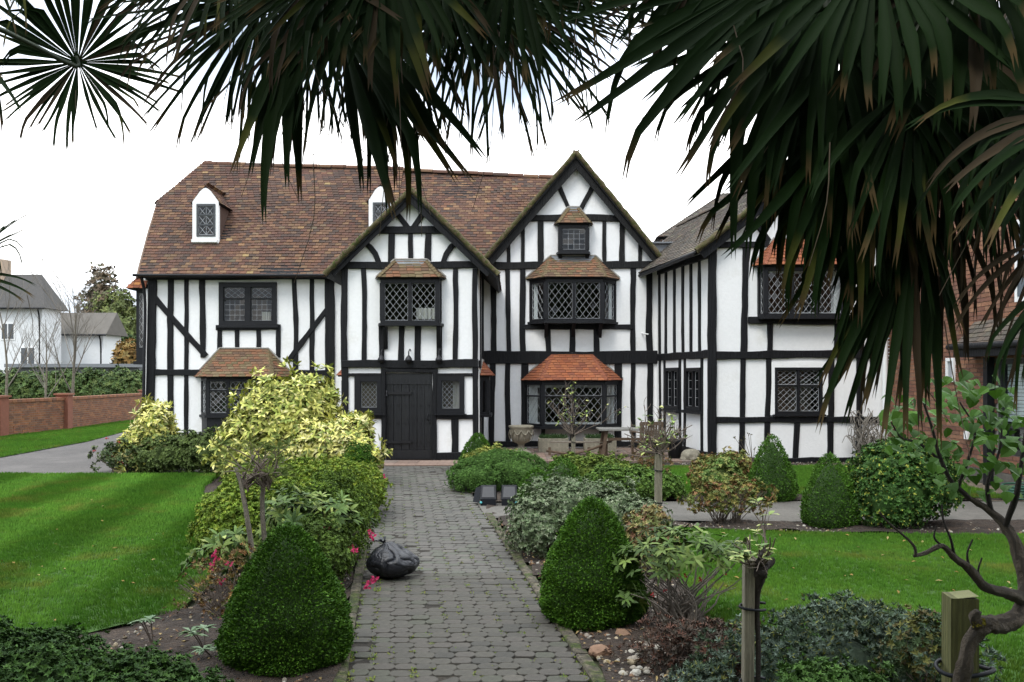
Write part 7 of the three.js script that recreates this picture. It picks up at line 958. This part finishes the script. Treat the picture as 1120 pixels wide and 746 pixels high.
palm('fan palm with one round frond against the sky at the left edge', v3(-3.05, 0, -3.55), v3(-2.95, 3.35, -3.6), [
  [85, 68, 4.15, 100, 0.05, 0.68, { spread: 6.1, n: 58, fuse: 0.42, droop: 0.05, cup: 0.1, n3: [0.15, -0.1, 1], ragged: 0.3, wide: 1.0 }],
  [-35, 285, 3.5, 15, 0.1, 0.36, { spread: 2.4, n: 16, droop: 0.25, fuse: 0.3, n3: [0.1, 0.8, 0.6] }], [-45, 300, 3.4, -50, 0.1, 0.42, { spread: 2.0, n: 12, droop: 0.6, fuse: 0.3 }],
  [-20, -60, 3.9, 40, 0.1, 0.7, { spread: 3.5, n: 34, droop: 0.2 }], [-40, 40, 3.6, 200, 0.2, 0.65, { spread: 4 }], [-120, 60, 3.4, 250, 0.4, 0.65, { spread: 4 }], [-60, -120, 4.3, 110, 0.1, 0.65, { spread: 4.5 }], [-200, -60, 3.9, 170, 0.4, 0.65, { spread: 4.5 }]], 41);
palm('fan palm whose drooping fronds hang over the path, upper middle', v3(-1.55, 0, -0.7), v3(-0.95, 3.6, -1.45), [
  [300, -20, 2.7, -112, 0.1, 0.72, { spread: 3.0, n: 26, fuse: 0.32, droop: 0.55 }], [285, 8, 2.9, 190, 0.0, 0.66, { spread: 3.4, n: 30, fuse: 0.34, droop: 0.42 }], [345, 0, 2.8, -60, 0.1, 0.66, { spread: 2.4, n: 22, fuse: 0.36, droop: 0.8 }],
  [395, -25, 2.6, -72, 0.2, 0.78, { spread: 2.5, n: 24, fuse: 0.42, droop: 0.6 }], [430, -15, 2.8, -95, 0.0, 0.62, { spread: 3.0, n: 30, fuse: 0.4, droop: 0.6 }], [530, -10, 2.7, -80, 0.05, 0.66, { spread: 3.4, n: 36, fuse: 0.34, droop: 0.25 }],
  [560, 5, 2.9, -35, 0.0, 0.62, { spread: 2.6, n: 28, fuse: 0.3, droop: 0.15 }], [590, -15, 3.0, -10, 0.0, 0.52, { spread: 2.4, n: 26, fuse: 0.3, droop: 0.15 }], [480, -30, 2.3, -90, 0.3, 0.42, { spread: 3.4, n: 30, fuse: 0.55, droop: 0.4 }], [350, -30, 2.3, -100, 0.3, 0.42, { spread: 3.4, n: 30, fuse: 0.55, droop: 0.4 }],
  [420, -60, 2.2, -85, 0.1, 0.5, { spread: 3.8, n: 34, fuse: 0.6, droop: 0.3 }], [560, -60, 2.3, -90, 0.1, 0.48, { spread: 3.4, n: 34, fuse: 0.55, droop: 0.3 }], [250, -60, 2.6, -120, 0.1, 0.5, { spread: 3.4, n: 34, fuse: 0.5, droop: 0.3 }],
  [372, 30, 2.45, -66, 0.15, 0.7, { spread: 0.55, n: 6, fuse: 0.5, droop: 0.25, wide: 1.6 }], [385, 20, 2.5, -58, 0.15, 0.78, { spread: 0.5, n: 5, fuse: 0.5, droop: 0.2, wide: 1.5 }], [322, 20, 2.6, -98, 0.1, 0.72, { spread: 0.4, n: 4, fuse: 0.5, droop: 0.2, wide: 1.5 }],
  [300, -260, 2.4, 130, 0.1, 0.6, { spread: 4.5 }], [560, -300, 2.4, 60, 0.1, 0.6, { spread: 4.5 }], [100, -400, 1.6, 170, 0.4, 0.6, { spread: 4.5 }], [200, -700, 1.3, 90, 0.8, 0.6, { spread: 4.5 }]], 42);
palm('broad fan palm with a thick skirt of hanging fronds at the upper right', v3(2.15, 0, -1.95), v3(1.85, 3.5, -2.05), [
  [880, -50, 2.0, -118, 0.1, 0.80, { spread: 1.7, n: 18, fuse: 0.5, droop: 0.15, cup: 0.05, wide: 1.05, n3: [-0.1, 0.1, 1] }], [850, -20, 2.2, -150, 0.0, 0.60, { spread: 1.9, n: 24, fuse: 0.42, droop: 0.3 }], [905, 0, 1.95, -95, 0.1, 0.66, { spread: 1.5, n: 17, fuse: 0.5, droop: 0.25, wide: 1.05 }],
  [880, 30, 2.1, -130, 0.0, 0.55, { spread: 2.0, n: 22, fuse: 0.55, droop: 0.3 }], [960, 10, 2.0, -92, 0.15, 0.72, { spread: 1.7, n: 18, fuse: 0.48, droop: 0.35 }], [985, 60, 2.1, -112, 0.0, 0.66, { spread: 1.6, n: 17, fuse: 0.46, droop: 0.4 }], [1000, 90, 1.9, -95, 0.15, 0.52, { spread: 1.7, n: 18, fuse: 0.5, droop: 0.5 }],
  [1040, 30, 2.0, -80, 0.1, 0.66, { spread: 2.0, n: 22, fuse: 0.46, droop: 0.4 }], [1060, 0, 2.2, -95, 0.0, 0.74, { spread: 2.0, n: 22, fuse: 0.45, droop: 0.4 }], [1090, 60, 2.0, -100, 0.1, 0.56, { spread: 2.0, n: 22, fuse: 0.45, droop: 0.6 }], [1130, 20, 2.1, -100, 0.0, 0.7, { spread: 2.4, n: 24, fuse: 0.45, droop: 0.5 }], [1120, 120, 1.9, -105, 0.2, 0.5, { spread: 1.6, n: 18, fuse: 0.4, droop: 0.8 }],
  [1020, 225, 2.05, -109, 0.05, 0.62, { spread: 0.75, n: 11, fuse: 0.5, droop: 0.2, wide: 1.2 }], [1030, 200, 2.2, -100, 0.1, 0.52, { spread: 1.0, n: 12, fuse: 0.4, droop: 0.6, dead: 1 }], [955, 150, 2.0, -100, 0.1, 0.46, { spread: 1.3, n: 14, fuse: 0.5, droop: 0.3 }], [930, 110, 2.1, -118, 0.0, 0.56, { spread: 0.9, n: 11, fuse: 0.5, droop: 0.15, wide: 1.2 }],
  [925, 130, 1.95, -104, 0.05, 0.58, { spread: 1.1, n: 12, fuse: 0.5, droop: 0.3, wide: 1.15 }], [880, 110, 2.2, -112, 0, 0.52, { spread: 1.2, n: 13, fuse: 0.5, droop: 0.3 }], [985, 170, 2.0, -96, 0.05, 0.5, { spread: 1.1, n: 12, fuse: 0.5, droop: 0.3 }],
  [960, 190, 2.05, -102, 0.05, 0.50, { spread: 1.0, n: 12, fuse: 0.5, droop: 0.25 }], [905, 180, 2.1, -100, 0.05, 0.44, { spread: 1.2, n: 13, fuse: 0.5, droop: 0.3 }], [1002, 240, 2.0, -112, 0.05, 0.62, { spread: 0.6, n: 10, fuse: 0.5, droop: 0.15, wide: 1.2 }], [985, 250, 2.15, -104, 0.05, 0.5, { spread: 0.7, n: 9, fuse: 0.45, droop: 0.3, dead: 1 }],
  [1150, 255, 1.8, -125, 0.1, 0.40, { spread: 1.2, n: 14, fuse: 0.4, droop: 0.7, dead: 1 }], [1160, 300, 1.7, -110, 0.1, 0.36, { spread: 1.5, n: 14, fuse: 0.4, droop: 0.8 }], [1075, 180, 2.2, -85, 0.0, 0.42, { spread: 1.4, n: 14, fuse: 0.4, droop: 0.7, dead: 1 }], [1180, 120, 1.7, -140, 0.2, 0.5, { spread: 1.6, n: 16, fuse: 0.45, droop: 0.6 }],
  [820, -60, 2.4, -160, 0.0, 0.58, { spread: 1.8, n: 22, fuse: 0.4, droop: 0.2 }], [790, -70, 2.2, -100, 0.0, 0.46, { spread: 2.4, n: 28, fuse: 0.6, droop: 0.3 }], [960, -60, 1.8, -95, 0.1, 0.48, { spread: 3.0, n: 30, fuse: 0.62, droop: 0.3 }], [1060, -60, 1.8, -90, 0.1, 0.5, { spread: 3.0, n: 30, fuse: 0.6, droop: 0.3 }], [920, -30, 2.5, -100, 0, 0.6, { spread: 2.6, n: 30, fuse: 0.55, droop: 0.3 }], [1000, -20, 2.5, -90, 0, 0.62, { spread: 2.6, n: 30, fuse: 0.55, droop: 0.3 }], [1090, -20, 2.5, -95, 0, 0.64, { spread: 2.6, n: 30, fuse: 0.55, droop: 0.3 }],
  [1000, -350, 2.0, 110, 0.2, 0.6, { spread: 4.5 }], [1300, -350, 1.9, 60, 0.2, 0.6, { spread: 4.5 }], [1500, -200, 1.8, 0, 0.3, 0.6, { spread: 4.5 }], [1200, -500, 1.5, 100, 0.6, 0.6, { spread: 4.5 }]], 43);

renderer.render(scene, camera);
